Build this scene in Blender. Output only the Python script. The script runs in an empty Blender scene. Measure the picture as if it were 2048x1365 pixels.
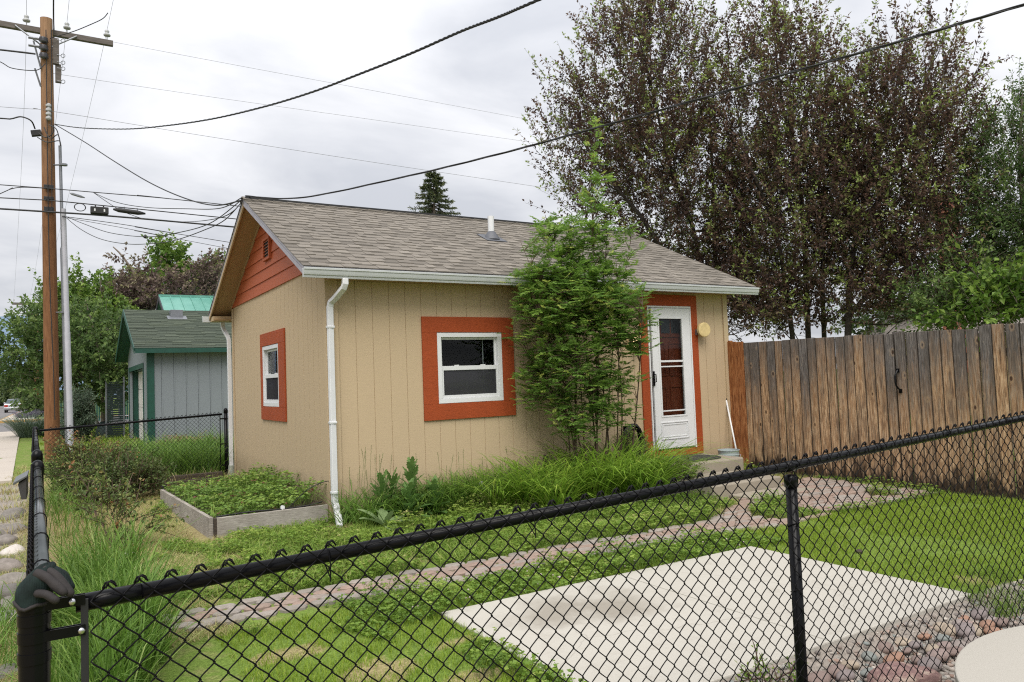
import bpy, math, random
import numpy as np
from mathutils import Vector, Matrix

random.seed(7); RNG = np.random.default_rng(7)
SC = bpy.context.scene
COL = SC.collection
R = math.radians

# ------------------------------------------------------------------ camera frame (calibrated from the house geometry)
CAM = np.array([-2.58348, -8.15099, 1.40001])
YAW, PITCH, ROLL, FPX = 0.54865, 0.05076, -0.03732, 1502.708
def cam_axes():
    cy, sy, cp, sp = math.cos(YAW), math.sin(YAW), math.cos(PITCH), math.sin(PITCH)
    f = np.array([sy*cp, cy*cp, sp]); r = np.array([cy, -sy, 0.0]); u = np.cross(r, f)
    cr, sr = math.cos(ROLL), math.sin(ROLL)
    return r*cr + u*sr, -r*sr + u*cr, f
AR, AU, AF = cam_axes()
def ray(px, py): return AF + AR*((px-1024)/FPX) - AU*((py-682.5)/FPX)
def Pz(px, py, z):
    d = ray(px, py); return CAM + d*((z-CAM[2])/d[2])
def Py(px, py, y):
    d = ray(px, py); return CAM + d*((y-CAM[1])/d[1])
def Px(px, py, x):
    d = ray(px, py); return CAM + d*((x-CAM[0])/d[0])
def Pd(px, py, D): return CAM + ray(px, py)*D
def Pv(px, py, A, B):
    """point of the pixel's ray on the vertical plane through plan points A and B"""
    n = np.array([-(B[1]-A[1]), B[0]-A[0], 0.0]); d = ray(px, py)
    return CAM + d*(((np.array([A[0], A[1], 0])-CAM)@n)/(d@n))

# ------------------------------------------------------------------ objects
def tag(o, label=None, cat=None, group=None, kind=None):
    if label: o['label'] = label
    if cat: o['category'] = cat
    if group: o['group'] = group
    if kind: o['kind'] = kind
    return o
def wloc(o):
    v = np.zeros(3)
    while o is not None:
        v = v + np.array(o.location); o = o.parent
    return v
def thing(name, label, cat, loc=(0, 0, 0), group=None):
    o = bpy.data.objects.new(name, None); COL.objects.link(o)
    o.location = tuple(float(a) for a in loc); o.empty_display_size = .1
    return tag(o, label, cat, group)
def mesh_obj(name, verts, faces, mats, parent=None, loc=(0, 0, 0), smooth=False, attr=None, midx=None, bevel=0):
    """verts (n,3) world coordinates; faces = list of (k,m) index arrays"""
    verts = np.asarray(verts, float)
    base = wloc(parent) if parent is not None else np.array(loc, float)
    me = bpy.data.meshes.new(name)
    faces = [np.asarray(f, np.int64) for f in faces if len(f)]
    nl = sum(f.size for f in faces); nf = sum(len(f) for f in faces)
    me.vertices.add(len(verts)); me.vertices.foreach_set('co', (verts-base).astype(np.float32).ravel())
    me.loops.add(nl); me.polygons.add(nf)
    me.loops.foreach_set('vertex_index', np.concatenate([f.ravel() for f in faces]).astype(np.int32))
    tot = np.concatenate([np.full(len(f), f.shape[1]) for f in faces]); st = np.concatenate([[0], np.cumsum(tot)[:-1]])
    me.polygons.foreach_set('loop_start', st.astype(np.int32))
    try: me.polygons.foreach_set('loop_total', tot.astype(np.int32))
    except Exception: pass
    me.polygons.foreach_set('use_smooth', np.full(nf, smooth, dtype=bool))
    mats = mats if isinstance(mats, (list, tuple)) else [mats]
    for m in mats: me.materials.append(m)
    if midx is not None: me.polygons.foreach_set('material_index', np.asarray(midx, np.int32))
    if attr:
        for k, a in attr.items():
            at = me.attributes.new(k, 'FLOAT', 'POINT' if len(a) == len(verts) and len(a) != nf else 'FACE')
            at.data.foreach_set('value', np.asarray(a, np.float32))
    me.update(calc_edges=True); me.validate()
    o = bpy.data.objects.new(name, me); COL.objects.link(o)
    if parent is not None: o.parent = parent
    else: o.location = tuple(base)
    if bevel:
        b = o.modifiers.new('edge', 'BEVEL'); b.width = bevel; b.segments = 2; b.limit_method = 'ANGLE'; b.angle_limit = R(40)
    return o
def dup(o, loc=None, rotz=None, scale=None, label=None, parent=None):
    c = o.copy(); COL.objects.link(c)
    if parent is not None: c.parent = parent
    if loc is not None: c.location = tuple(float(a) for a in loc)
    if rotz is not None: c.rotation_euler = (c.rotation_euler[0], c.rotation_euler[1], rotz)
    if scale is not None: c.scale = scale if isinstance(scale, tuple) else (scale,)*3
    if label: c['label'] = label
    for ch in list(o.children): dup(ch, parent=c)
    return c

class MB:
    """collects boxes, tubes, prisms; build() links them as ONE mesh"""
    def __init__(s): s.v = []; s.f = []; s.n = 0; s.a = []
    def add(s, v, f, a=0.0):
        v = [tuple(float(c) for c in p) for p in v]
        s.v += v
        for q in f: s.f.append(tuple(i+s.n for i in q)); s.a.append(a)
        s.n += len(v); return s
    def box(s, x0, x1, y0, y1, z0, z1, a=0.0):
        return s.add([(x0,y0,z0),(x1,y0,z0),(x1,y1,z0),(x0,y1,z0),(x0,y0,z1),(x1,y0,z1),(x1,y1,z1),(x0,y1,z1)],
                     [(0,3,2,1),(4,5,6,7),(0,1,5,4),(1,2,6,5),(2,3,7,6),(3,0,4,7)], a)
    def obox(s, o, u, v, w, a=0.0):
        """box from corner o with edge vectors u, v, w"""
        o, u, v, w = (np.array(t, float) for t in (o, u, v, w))
        p = [o, o+u, o+u+v, o+v, o+w, o+u+w, o+u+v+w, o+v+w]
        f = [(0,3,2,1),(4,5,6,7),(0,1,5,4),(1,2,6,5),(2,3,7,6),(3,0,4,7)]
        if np.dot(np.cross(u, v), w) < 0: f = [q[::-1] for q in f]
        return s.add(p, f, a)
    def tube(s, pts, r, n=10, caps=True, a=0.0, sq=None, up=(0, 0, 1)):
        pts = [np.array(p, float) for p in pts]; m = len(pts)
        rr = [r]*m if np.isscalar(r) else list(r); rings = []
        last = None
        for i, p in enumerate(pts):
            t = (pts[min(i+1, m-1)]-pts[max(i-1, 0)]); t = t/(np.linalg.norm(t)+1e-12)
            if last is None:
                h = np.array(up, float)
                if abs(h@t) > .95: h = np.array([1., 0, 0]) if abs(t[0]) < .9 else np.array([0, 1., 0])
                e1 = h-(h@t)*t
            else: e1 = last-(last@t)*t
            e1 /= np.linalg.norm(e1)+1e-12; last = e1; e2 = np.cross(t, e1)
            ring = []
            for k in range(n):
                q = 2*math.pi*(k+.5)/n
                c, d = math.cos(q), math.sin(q)
                if sq: c, d = c*sq[0]/max(abs(math.cos(math.pi/n)), .1), d*sq[1]/max(abs(math.cos(math.pi/n)), .1)
                ring.append(p+e1*c*rr[i]+e2*d*rr[i])
            rings += ring
        f = []
        for i in range(m-1):
            for k in range(n):
                f.append((i*n+k, i*n+(k+1) % n, (i+1)*n+(k+1) % n, (i+1)*n+k))
        if caps: f += [tuple(range(n))[::-1], tuple((m-1)*n+k for k in range(n))]
        return s.add(rings, f, a)
    def lathe(s, prof, c, n=20, a=0.0):
        """prof = [(r,z)...] about vertical axis at c"""
        v = []; f = []
        for r, z in prof:
            for k in range(n):
                q = 2*math.pi*k/n; v.append((c[0]+r*math.cos(q), c[1]+r*math.sin(q), c[2]+z))
        m = len(prof)
        for i in range(m-1):
            for k in range(n): f.append((i*n+k, i*n+(k+1) % n, (i+1)*n+(k+1) % n, (i+1)*n+k))
        f += [tuple(range(n))[::-1], tuple((m-1)*n+k for k in range(n))]
        return s.add(v, f, a)
    def prism(s, poly, d, a=0.0):
        """polygon (3D points, counter-clockwise seen from outside of d) extruded by d"""
        p = [np.array(q, float) for q in poly]; d = np.array(d, float); n = len(p)
        f = [tuple(range(n))[::-1], tuple(range(n, 2*n))]+[(k, (k+1) % n, n+(k+1) % n, n+k) for k in range(n)]
        nn = sum((np.cross(p[k]-p[0], p[(k+1) % n]-p[0]) for k in range(n)), np.zeros(3))
        if nn@d < 0: f = [q[::-1] for q in f]
        return s.add(p+[q+d for q in p], f, a)
    def ball(s, c, r, n=10, m=7, a=0.0):
        rr = np.array([r, r, r], float) if np.isscalar(r) else np.array(r, float)
        v = []; f = []
        for i in range(m+1):
            t = math.pi*i/m
            for k in range(n):
                q = 2*math.pi*k/n
                v.append(np.array(c)+rr*np.array([math.sin(t)*math.cos(q), math.sin(t)*math.sin(q), -math.cos(t)]))
        for i in range(m):
            for k in range(n): f.append((i*n+k, i*n+(k+1) % n, (i+1)*n+(k+1) % n, (i+1)*n+k))
        return s.add(v, f, a)
    def build(s, name, mat, parent=None, loc=(0, 0, 0), smooth=False, bevel=0, attr=None):
        by = {}
        order = {}
        for i, q in enumerate(s.f):
            by.setdefault(len(q), []).append(q); order.setdefault(len(q), []).append(s.a[i])
        faces = [np.array(by[k]) for k in by]
        at = {'rnd': np.concatenate([np.array(order[k]) for k in by])}
        o = mesh_obj(name, np.array(s.v), faces, mat, parent, loc, smooth, attr=at, bevel=bevel)
        if smooth == 'auto': pass
        return o

def smooth_by_angle(o, ang=40):
    me = o.data
    me.polygons.foreach_set('use_smooth', np.ones(len(me.polygons), dtype=bool))
    try: me.set_sharp_from_angle(angle=R(ang))
    except Exception: pass
    return o

# ------------------------------------------------------------------ materials
class NT:
    def __init__(s, name):
        s.m = bpy.data.materials.new(name); s.m.use_nodes = True; s.t = s.m.node_tree
        s.p = s.t.nodes['Principled BSDF']; s.o = s.t.nodes['Material Output']
        s.tc = s.t.nodes.new('ShaderNodeTexCoord')
    def n(s, ty, **kw):
        x = s.t.nodes.new('ShaderNode'+ty)
        for k, v in kw.items(): setattr(x, k, v)
        return x
    def l(s, a, b): s.t.links.new(a, b)
    def vec(s, scale=(1, 1, 1), src='Object', rot=(0, 0, 0)):
        mp = s.n('Mapping'); mp.inputs['Scale'].default_value = scale; mp.inputs['Rotation'].default_value = rot
        s.l(s.tc.outputs[src], mp.inputs['Vector']); return mp.outputs[0]
    def noise(s, scale, detail=4, rough=.55, vec=None, dist=0):
        x = s.n('TexNoise'); x.inputs['Scale'].default_value = scale; x.inputs['Detail'].default_value = detail
        x.inputs['Roughness'].default_value = rough; x.inputs['Distortion'].default_value = dist
        s.l(vec if vec is not None else s.tc.outputs['Object'], x.inputs['Vector']); return x.outputs['Fac']
    def ramp(s, fac, stops, interp='LINEAR'):
        x = s.n('ValToRGB'); r = x.color_ramp; r.interpolation = interp
        while len(r.elements) < len(stops): r.elements.new(.5)
        for e, (p, c) in zip(r.elements, stops):
            e.position = p; e.color = (c[0], c[1], c[2], 1) if not np.isscalar(c) else (c, c, c, 1)
        s.l(fac, x.inputs[0]); return x.outputs[0]
    def mix(s, fac, a, b, mode='MIX'):
        x = s.n('Mix', data_type='RGBA', blend_type=mode)
        for i, v in ((0, fac), (6, a), (7, b)):
            if hasattr(v, 'is_linked') or hasattr(v, 'links'): s.l(v, x.inputs[i])
            elif i == 0: x.inputs[0].default_value = v
            else: x.inputs[i].default_value = (*v, 1) if not np.isscalar(v) else (v, v, v, 1)
        return x.outputs[2]
    def math(s, op, a, b=0.0, clamp=False):
        x = s.n('Math', operation=op); x.use_clamp = clamp
        for i, v in ((0, a), (1, b)):
            if hasattr(v, 'links'): s.l(v, x.inputs[i])
            else: x.inputs[i].default_value = v
        return x.outputs[0]
    def attr(s, name): 
        x = s.n('Attribute'); x.attribute_name = name; return x.outputs['Fac']
    def rnd(s): return s.n('ObjectInfo').outputs['Random']
    def sep(s, src='Object'):
        x = s.n('SeparateXYZ'); s.l(s.tc.outputs[src], x.inputs[0]); return x.outputs
    def col(s, c):
        if hasattr(c, 'links'): s.l(c, s.p.inputs['Base Color'])
        else: s.p.inputs['Base Color'].default_value = (*c, 1)
    def bump(s, h, strength=.3, dist=.01):
        b = s.n('Bump'); b.inputs['Strength'].default_value = strength; b.inputs['Distance'].default_value = dist
        s.l(h, b.inputs['Height']); s.l(b.outputs[0], s.p.inputs['Normal'])
    def set(s, rough=.6, metal=0, spec=.5):
        s.p.inputs['Roughness'].default_value = rough; s.p.inputs['Metallic'].default_value = metal
        s.p.inputs['Specular IOR Level'].default_value = spec; return s
    def translucent(s, colsock, amt):
        tr = s.n('BsdfTranslucent'); mx = s.n('MixShader'); mx.inputs[0].default_value = amt
        s.l(colsock, tr.inputs['Color']); s.l(s.p.outputs[0], mx.inputs[1]); s.l(tr.outputs[0], mx.inputs[2])
        s.l(mx.outputs[0], s.o.inputs['Surface'])

def lin(r, g, b):
    f = lambda c: ((c/255+.055)/1.055)**2.4 if c > 10 else c/255/12.92
    return (f(r), f(g), f(b))
def sc(c, k): return tuple(min(1, a*k) for a in c)
def plain(name, c, rough=.5, metal=0, spec=.5, var=.12, scale=6, bump=0, bscale=60, stretch=(1, 1, 1)):
    t = NT(name); v = t.vec(stretch)
    f = t.noise(scale, 5, .6, v)
    t.col(t.ramp(f, [(.3, sc(c, 1-var)), (.7, sc(c, 1+var))]))
    t.set(rough, metal, spec)
    if bump: t.bump(t.noise(bscale, 4, .6, v), bump, .004)
    return t.m
def foliage(name, stops, amt=.3, rough=.5, attr='rnd'):
    t = NT(name); c = t.ramp(t.attr(attr), stops); t.col(c); t.set(rough, 0, .3); t.translucent(c, amt); return t.m

m = {}
def build_materials():
    # rough-sawn siding: fine horizontal grain, faint dirt
    for nm, c in (('siding', (.48, .37, .238)), ('shed_siding', (.205, .228, .252))):
        t = NT(nm)
        g = t.noise(9, 6, .65, t.vec((.8, .8, 26))); d = t.noise(1.1, 4, .6)
        c1 = t.ramp(g, [(.25, sc(c, .93)), (.75, sc(c, 1.05))])
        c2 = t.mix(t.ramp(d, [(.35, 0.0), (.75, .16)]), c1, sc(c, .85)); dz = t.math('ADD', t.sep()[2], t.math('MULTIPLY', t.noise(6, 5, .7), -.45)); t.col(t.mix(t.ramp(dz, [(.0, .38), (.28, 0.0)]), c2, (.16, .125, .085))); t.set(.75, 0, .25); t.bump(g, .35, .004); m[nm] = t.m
    t = NT('orange_trim'); c = (.35, .064, .015)
    g = t.noise(10, 6, .7, t.vec((3, 3, 22))); d = t.noise(2.5, 4)
    c1 = t.ramp(g, [(.3, sc(c, .75)), (.7, sc(c, 1.15))])
    t.col(t.mix(t.ramp(d, [(.4, 0.0), (.7, .4)]), c1, sc(c, .72))); t.set(.65, 0, .3); t.bump(g, .9, .007); m['orange'] = t.m
    t = NT('gable_orange'); c = (.38, .088, .031)
    g = t.noise(10, 6, .7, t.vec((3, 3, 40))); t.col(t.ramp(g, [(.25, sc(c, .93)), (.75, sc(c, 1.07))])); t.set(.6, 0, .35); t.bump(g, .25, .004); m['gable_orange'] = t.m
    m['white'] = plain('white_vinyl', (.66, .67, .68), .35, var=.03)
    m['gutter'] = plain('white_gutter_metal', (.44, .46, .46), .4, var=.05, scale=3, spec=.4)
    m['downspout'] = plain('white_downspout_metal', (.64, .645, .66), .4, var=.05, scale=4)
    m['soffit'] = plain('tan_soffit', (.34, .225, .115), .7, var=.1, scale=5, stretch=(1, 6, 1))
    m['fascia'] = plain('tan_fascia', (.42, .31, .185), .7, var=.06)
    m['rake'] = plain('rake_edge', (.30, .29, .33), .5, var=.1)
    m['black'] = plain('black_metal', (.004, .004, .005), .25, spec=.16, var=.2)
    m['black_wire'] = plain('black_coated_wire', (.006, .0055, .0068), .5, spec=.1, var=.2)
    m['rail_sheen'] = plain('sheen_grey_rail', (.10, .11, .11), .2, metal=.75, var=.3, scale=3)  # black rail; its strong sheen is put into the grey metal colour
    m['bolt'] = plain('zinc_bolt', (.6, .6, .62), .25, metal=1, var=.1)
    m['rubber'] = plain('black_rubber', (.012, .012, .013), .6, var=.3)
    m['dark_room'] = plain('dark_interior', (.012, .011, .010), .9)
    m['cable'] = plain('black_cable', (.018, .018, .02), .55, var=.2)
    m['thin_cable'] = plain('weathered_wire', (.16, .16, .17), .6)
    m['galv'] = plain('galvanised_steel', (.20, .21, .23), .45, metal=.5, var=.15, scale=8)
    m['galv_light'] = plain('pale_conduit', (.40, .40, .45), .5, var=.08)
    m['porcelain'] = plain('grey_porcelain', (.42, .43, .44), .25, var=.06)
    m['porcelain_dark'] = plain('dark_porcelain', (.06, .06, .07), .25, var=.1)
    m['arm_wood'] = plain('crossarm_wood', (.115, .10, .09), .85, var=.3, scale=5, stretch=(1, 8, 8))
    # glass: a little mirror over clear
    t = NT('window_glass'); gl = t.n('BsdfGlossy'); gl.inputs['Roughness'].default_value = .02
    tr = t.n('BsdfTransparent'); mx = t.n('MixShader'); lw = t.n('LayerWeight'); lw.inputs[0].default_value = .12
    t.l(t.math('ADD', t.math('MULTIPLY', lw.outputs['Fresnel'], .45), .012), mx.inputs[0]); tr.inputs[0].default_value = (.75, .78, .78, 1)
    t.l(tr.outputs[0], mx.inputs[1]); t.l(gl.outputs[0], mx.inputs[2]); t.l(mx.outputs[0], t.o.inputs['Surface']); m['glass'] = t.m
    t = NT('screened_glass'); gl = t.n('BsdfGlossy'); gl.inputs['Roughness'].default_value = .06
    tr = t.n('BsdfTransparent'); mx = t.n('MixShader'); mx.inputs[0].default_value = .025; tr.inputs[0].default_value = (.42, .42, .45, 1)
    df = t.n('BsdfDiffuse'); df.inputs[0].default_value = (.075, .075, .085, 1); m2 = t.n('MixShader'); m2.inputs[0].default_value = .45; t.l(tr.outputs[0], m2.inputs[1]); t.l(df.outputs[0], m2.inputs[2]); t.l(m2.outputs[0], mx.inputs[1]); t.l(gl.outputs[0], mx.inputs[2]); t.l(mx.outputs[0], t.o.inputs['Surface']); m['screen'] = t.m
    # mahogany door
    t = NT('mahogany_door'); g = t.noise(7, 6, .65, t.vec((14, 14, .9)))
    t.col(t.ramp(g, [(.3, (.13, .026, .012)), (.7, (.26, .06, .026))])); t.set(.4, 0, .4); m['mahogany'] = t.m
    # shingles: per-tab tone + granules
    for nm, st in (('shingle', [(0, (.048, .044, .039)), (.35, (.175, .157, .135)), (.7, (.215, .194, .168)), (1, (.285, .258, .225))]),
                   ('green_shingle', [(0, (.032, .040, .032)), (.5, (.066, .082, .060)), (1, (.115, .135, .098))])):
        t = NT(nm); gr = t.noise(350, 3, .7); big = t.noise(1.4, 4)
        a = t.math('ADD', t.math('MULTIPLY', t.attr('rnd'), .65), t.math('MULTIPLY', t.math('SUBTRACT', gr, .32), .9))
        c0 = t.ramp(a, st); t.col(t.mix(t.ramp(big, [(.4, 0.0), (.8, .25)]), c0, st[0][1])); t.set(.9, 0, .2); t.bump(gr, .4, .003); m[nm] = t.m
    t = NT('green_metal'); t.col(t.ramp(t.noise(2, 4), [(.3, (.10, .30, .24)), (.7, (.15, .37, .30))])); t.set(.35, .3, .5); m['green_metal'] = t.m
    m['green_paint'] = plain('green_trim_paint', (.007, .058, .042), .5, var=.2)
    m['shed_door'] = plain('white_garage_door', (.62, .59, .58), .5, var=.04)
    # weathered fence boards: grey tops, tan middles, dark bases, knots; every board differs
    t = NT('fence_wood'); rn = t.rnd(); gen = t.sep('Generated'); z = gen[2]
    cmb = t.n('CombineXYZ'); t.l(t.math('MULTIPLY', rn, 57.0), cmb.inputs[0]); t.l(t.math('MULTIPLY', rn, 31.0), cmb.inputs[1]); t.l(t.math('MULTIPLY', rn, 13.0), cmb.inputs[2])
    off = t.n('VectorMath', operation='ADD'); t.l(t.tc.outputs['Object'], off.inputs[0]); t.l(cmb.outputs[0], off.inputs[1]); ov = off.outputs[0]
    def mapv(scale):
        mp = t.n('Mapping'); mp.inputs['Scale'].default_value = scale; t.l(ov, mp.inputs['Vector']); return mp.outputs[0]
    g = t.noise(10, 7, .7, mapv((5, 5, .55)), .6); g2 = t.noise(5, 4, .6, mapv((3, 3, .8))); fine = t.noise(24, 5, .7, mapv((6, 6, .4)))
    tan = t.ramp(g, [(.3, (.15, .078, .037)), (.47, (.37, .22, .12)), (.62, (.60, .42, .26))])
    grey = t.ramp(fine, [(.35, (.05, .047, .047)), (.65, (.24, .215, .20))])
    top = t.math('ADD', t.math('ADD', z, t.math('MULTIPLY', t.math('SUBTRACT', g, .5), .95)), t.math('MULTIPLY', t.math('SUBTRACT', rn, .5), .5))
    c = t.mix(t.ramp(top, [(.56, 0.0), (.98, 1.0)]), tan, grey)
    st = t.noise(14, 6, .75, mapv((7, 7, .28)), .3); c = t.mix(t.math('MULTIPLY', t.ramp(st, [(.50, 0.0), (.60, 1.0)]), .75), c, (.05, .036, .028)); c = t.mix(t.ramp(t.noise(11, 5, .7, mapv((7, 7, .35)), .8), [(.60, 0.0), (.70, .65)]), c, (.58, .46, .33))
    c = t.mix(t.math('MULTIPLY', t.ramp(t.noise(3, 4, .6, mapv((6, 6, .5))), [(.45, 0.0), (.65, 1.0)]), .6), c, (.085, .072, .062))
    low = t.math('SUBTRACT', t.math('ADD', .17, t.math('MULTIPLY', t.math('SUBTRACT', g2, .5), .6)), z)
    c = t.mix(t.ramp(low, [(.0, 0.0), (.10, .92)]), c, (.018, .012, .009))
    vo = t.n('TexVoronoi'); vo.inputs['Scale'].default_value = 3.2; t.l(mapv((2.2, 2.2, 1.25)), vo.inputs['Vector'])
    c = t.mix(t.ramp(vo.outputs['Distance'], [(.08, .9), (.12, 0.0)]), c, (.05, .024, .013))
    c = t.mix(t.ramp(vo.outputs['Distance'], [(.12, 0.0), (.14, .35), (.26, 0.0)]), c, (.50, .33, .18))
    ed_ = t.math('ABSOLUTE', t.math('SUBTRACT', gen[1], .5)); c = t.mix(t.ramp(t.math('ADD', ed_, t.math('MULTIPLY', t.math('SUBTRACT', g2, .5), .06)), [(.43, 0.0), (.485, .8)]), c, (.03, .023, .018))  # seam shade painted along each board's edges in place of relief between boards
    t.col(c); t.set(.85, 0, .2); t.bump(fine, .6, .004); m['fence_wood'] = t.m
    t = NT('red_fence_wood'); g = t.noise(9, 6, .65, t.vec((5, 5, .5)), .5)
    c = t.ramp(g, [(.35, (.10, .032, .011)), (.5, (.27, .10, .034)), (.62, (.40, .19, .08))]); zz = t.sep('Generated')[2]
    vo = t.n('TexVoronoi'); vo.inputs['Scale'].default_value = 3; t.l(t.tc.outputs['Object'], vo.inputs['Vector'])
    c = t.mix(t.ramp(vo.outputs['Distance'], [(.06, .8), (.10, 0.0)]), c, (.06, .02, .008))
    t.col(c); t.set(.75, 0, .25); t.bump(g, .4, .004); m['red_fence_wood'] = t.m
    t = NT('grey_board'); g = t.noise(9, 6, .7, t.vec((1.2, 1.2, 12))); d = t.noise(4, 4)
    c = t.ramp(g, [(.3, (.20, .18, .155)), (.7, (.42, .39, .35))])
    t.col(t.mix(t.ramp(d, [(.45, 0.0), (.8, .5)]), c, (.12, .10, .085))); t.set(.9, 0, .2); t.bump(g, .6, .006); m['grey_board'] = t.m
    m['dark_timber'] = plain('dark_timber', (.045, .033, .024), .9, var=.35, scale=8, stretch=(1, 1, 8), bump=.4)
    # concrete
    for nm, c, dk, sc_ in (('slab', (.38, .36, .32), (.27, .25, .215), 1.0), ('step', (.29, .255, .205), (.17, .148, .12), 2.0), ('walk', (.44, .395, .345), (.30, .265, .23), .6)):
        t = NT(nm+'_concrete'); a = t.noise(sc_, 5, .6); b = t.noise(60, 4, .7); s_ = t.noise(420, 2, .7)
        c1 = t.ramp(s_, [(.3, sc(c, .9)), (.7, sc(c, 1.08))]); c1 = t.mix(t.ramp(a, [(.5, 0.0), (.75, .45)]), c1, dk)
        t.col(t.mix(t.ramp(b, [(.62, 0.0), (.8, .3)]), c1, dk)); t.set(.9, 0, .2); t.bump(s_, .25, .002); m[nm] = t.m
    # patio pad: same with one damp stain near its far-left corner
    t = NT('patio_concrete'); c = (.42, .40, .355); a = t.noise(1.0, 5, .6); s_ = t.noise(420, 2, .7)
    c1 = t.ramp(s_, [(.3, sc(c, .92)), (.7, sc(c, 1.06))]); c1 = t.mix(t.ramp(a, [(.5, 0.0), (.8, .3)]), c1, (.33, .305, .26))
    x = t.sep(); dx = t.math('SUBTRACT', x[0], .32); dy = t.math('SUBTRACT', x[1], -4.18)
    rr = t.math('ADD', t.math('MULTIPLY', t.math('MULTIPLY', dx, dx), 2.6), t.math('MULTIPLY', t.math('MULTIPLY', dy, dy), 5.5))
    rr = t.math('ADD', rr, t.math('MULTIPLY', t.math('SUBTRACT', t.noise(3.0, 5), .5), 2.6))
    ck = t.n('TexVoronoi', feature='DISTANCE_TO_EDGE'); ck.inputs['Scale'].default_value = .55; wv = t.n('VectorMath', operation='ADD'); nz = t.n('TexNoise'); nz.inputs['Scale'].default_value = 4; nz.inputs['Detail'].default_value = 6; t.l(t.tc.outputs['Object'], nz.inputs['Vector']); sv_ = t.n('VectorMath', operation='SCALE'); sv_.inputs[3].default_value = .22; t.l(nz.outputs['Color'], sv_.inputs[0]); t.l(t.tc.outputs['Object'], wv.inputs[0]); t.l(sv_.outputs[0], wv.inputs[1]); t.l(wv.outputs[0], ck.inputs['Vector'])
    c1 = t.mix(t.ramp(ck.outputs['Distance'], [(.0006, .35), (.0016, 0.0)]), c1, (.16, .14, .12)); c1 = t.mix(t.ramp(t.noise(7, 6, .75), [(.52, 0.0), (.72, .5)]), c1, (.30, .275, .235)); c1 = t.mix(t.ramp(t.noise(90, 3, .7), [(.68, 0.0), (.76, .45)]), c1, (.22, .20, .17))
    t.col(t.mix(t.ramp(rr, [(.1, .6), (1.5, 0.0)]), c1, (.18, .155, .12))); t.set(.9, 0, .2); t.bump(s_, .25, .002); m['patio'] = t.m
    t = NT('asphalt'); t.col(t.ramp(t.noise(40, 5, .7), [(.3, (.13, .125, .125)), (.7, (.20, .19, .19))])); t.set(.9, 0, .2); m['asphalt'] = t.m
    # ground: soil and thatch, green where the turf grows
    t = NT('ground_turf'); n1 = t.noise(1.2, 5, .6); n2 = t.noise(45, 5, .75); n3 = t.noise(7, 4, .6)
    straw = t.ramp(n2, [(.3, (.13, .105, .05)), (.7, (.42, .36, .18))])
    green = t.ramp(n2, [(.3, (.07, .11, .02)), (.7, (.20, .29, .06))])
    gm = t.math('ADD', t.attr('green'), t.math('MULTIPLY', t.math('SUBTRACT', n3, .5), .9))
    c = t.mix(t.ramp(gm, [(.3, 0.0), (.65, 1.0)]), straw, green)
    grv = t.ramp(n2, [(.3, (.18, .16, .14)), (.7, (.38, .335, .29))])
    c = t.mix(t.ramp(t.math('ADD', t.attr('gravel'), t.math('MULTIPLY', t.math('SUBTRACT', n3, .5), .4)), [(.35, 0.0), (.6, 1.0)]), c, grv)
    t.col(c); t.set(.95, 0, .1); t.bump(n2, .6, .02); m['ground'] = t.m
    t = NT('paver'); g = t.noise(30, 5, .7); a = t.attr('rnd')
    c = t.ramp(a, [(0, (.235, .215, .195)), (.35, (.32, .29, .26)), (.5, (.29, .215, .18)), (.8, (.325, .24, .20)), (1, (.27, .25, .23))])
    t.col(t.mix(t.ramp(g, [(.35, .4), (.65, 0.0)]), c, (.12, .09, .065))); t.set(.9, 0, .2); t.bump(g, .5, .006); m['paver'] = t.m
    t = NT('river_rock'); rn = t.rnd(); g = t.noise(9, 6, .65); st = t.noise(5, 4, .6, t.vec((1, 1, 5)), 1.5)
    c = t.ramp(rn, [(0, (.23, .17, .15)), (.18, (.29, .25, .23)), (.34, (.33, .19, .13)), (.46, (.24, .205, .20)), (.60, (.21, .235, .22)), (.74, (.38, .315, .24)), (.86, (.30, .23, .21)), (1, (.2, .185, .185))], 'CONSTANT')
    c = t.mix(t.ramp(g, [(.3, .45), (.65, 0.0)]), c, (.10, .075, .065)); c = t.mix(t.ramp(st, [(.55, 0.0), (.75, .35)]), c, (.42, .35, .30))
    t.col(c); t.set(.7, 0, .3); t.bump(g, .35, .008); m['rock'] = t.m
    t = NT('banded_boulder'); g = t.noise(2.2, 6, .65, t.vec((2, 2, 7)), 2.0)
    t.col(t.ramp(g, [(.3, (.14, .085, .085)), (.5, (.25, .155, .14)), (.62, (.42, .33, .27)), (.75, (.20, .12, .115))])); t.set(.8, 0, .3); t.bump(g, .6, .02); m['boulder'] = t.m
    t = NT('field_rock'); rn = t.rnd(); g = t.noise(11, 6, .7); c = t.ramp(rn, [(0, (.19, .18, .165)), (.35, (.24, .21, .19)), (.6, (.20, .21, .19)), (.8, (.26, .225, .20)), (1, (.17, .16, .155))]); t.col(t.mix(t.ramp(g, [(.3, .6), (.6, 0.0)]), c, (.085, .075, .06))); t.set(.85, 0, .25); t.bump(g, .7, .012); m['field_rock'] = t.m
    m['white_rock'] = plain('white_rock', (.50, .46, .42), .8, var=.15, scale=14, bump=.4, bscale=25)
    t = NT('pebble'); a = t.attr('rnd'); t.col(t.ramp(a, [(0, (.14, .12, .11)), (.3, (.27, .245, .22)), (.55, (.34, .31, .27)), (.7, (.19, .21, .20)), (.85, (.28, .19, .15)), (1, (.46, .42, .37))])); t.set(.8, 0, .3); m['pebble'] = t.m
    # bark / poles
    m['bark_dark'] = plain('dark_bark', (.045, .036, .032), .9, var=.35, scale=18, bump=.5, bscale=40)
    m['bark_brown'] = plain('brown_stem_bark', (.10, .062, .045), .8, var=.3, scale=20)
    m['bark_grey'] = plain('grey_bark', (.17, .14, .115), .9, var=.35, scale=14, bump=.5, bscale=30)
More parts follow.
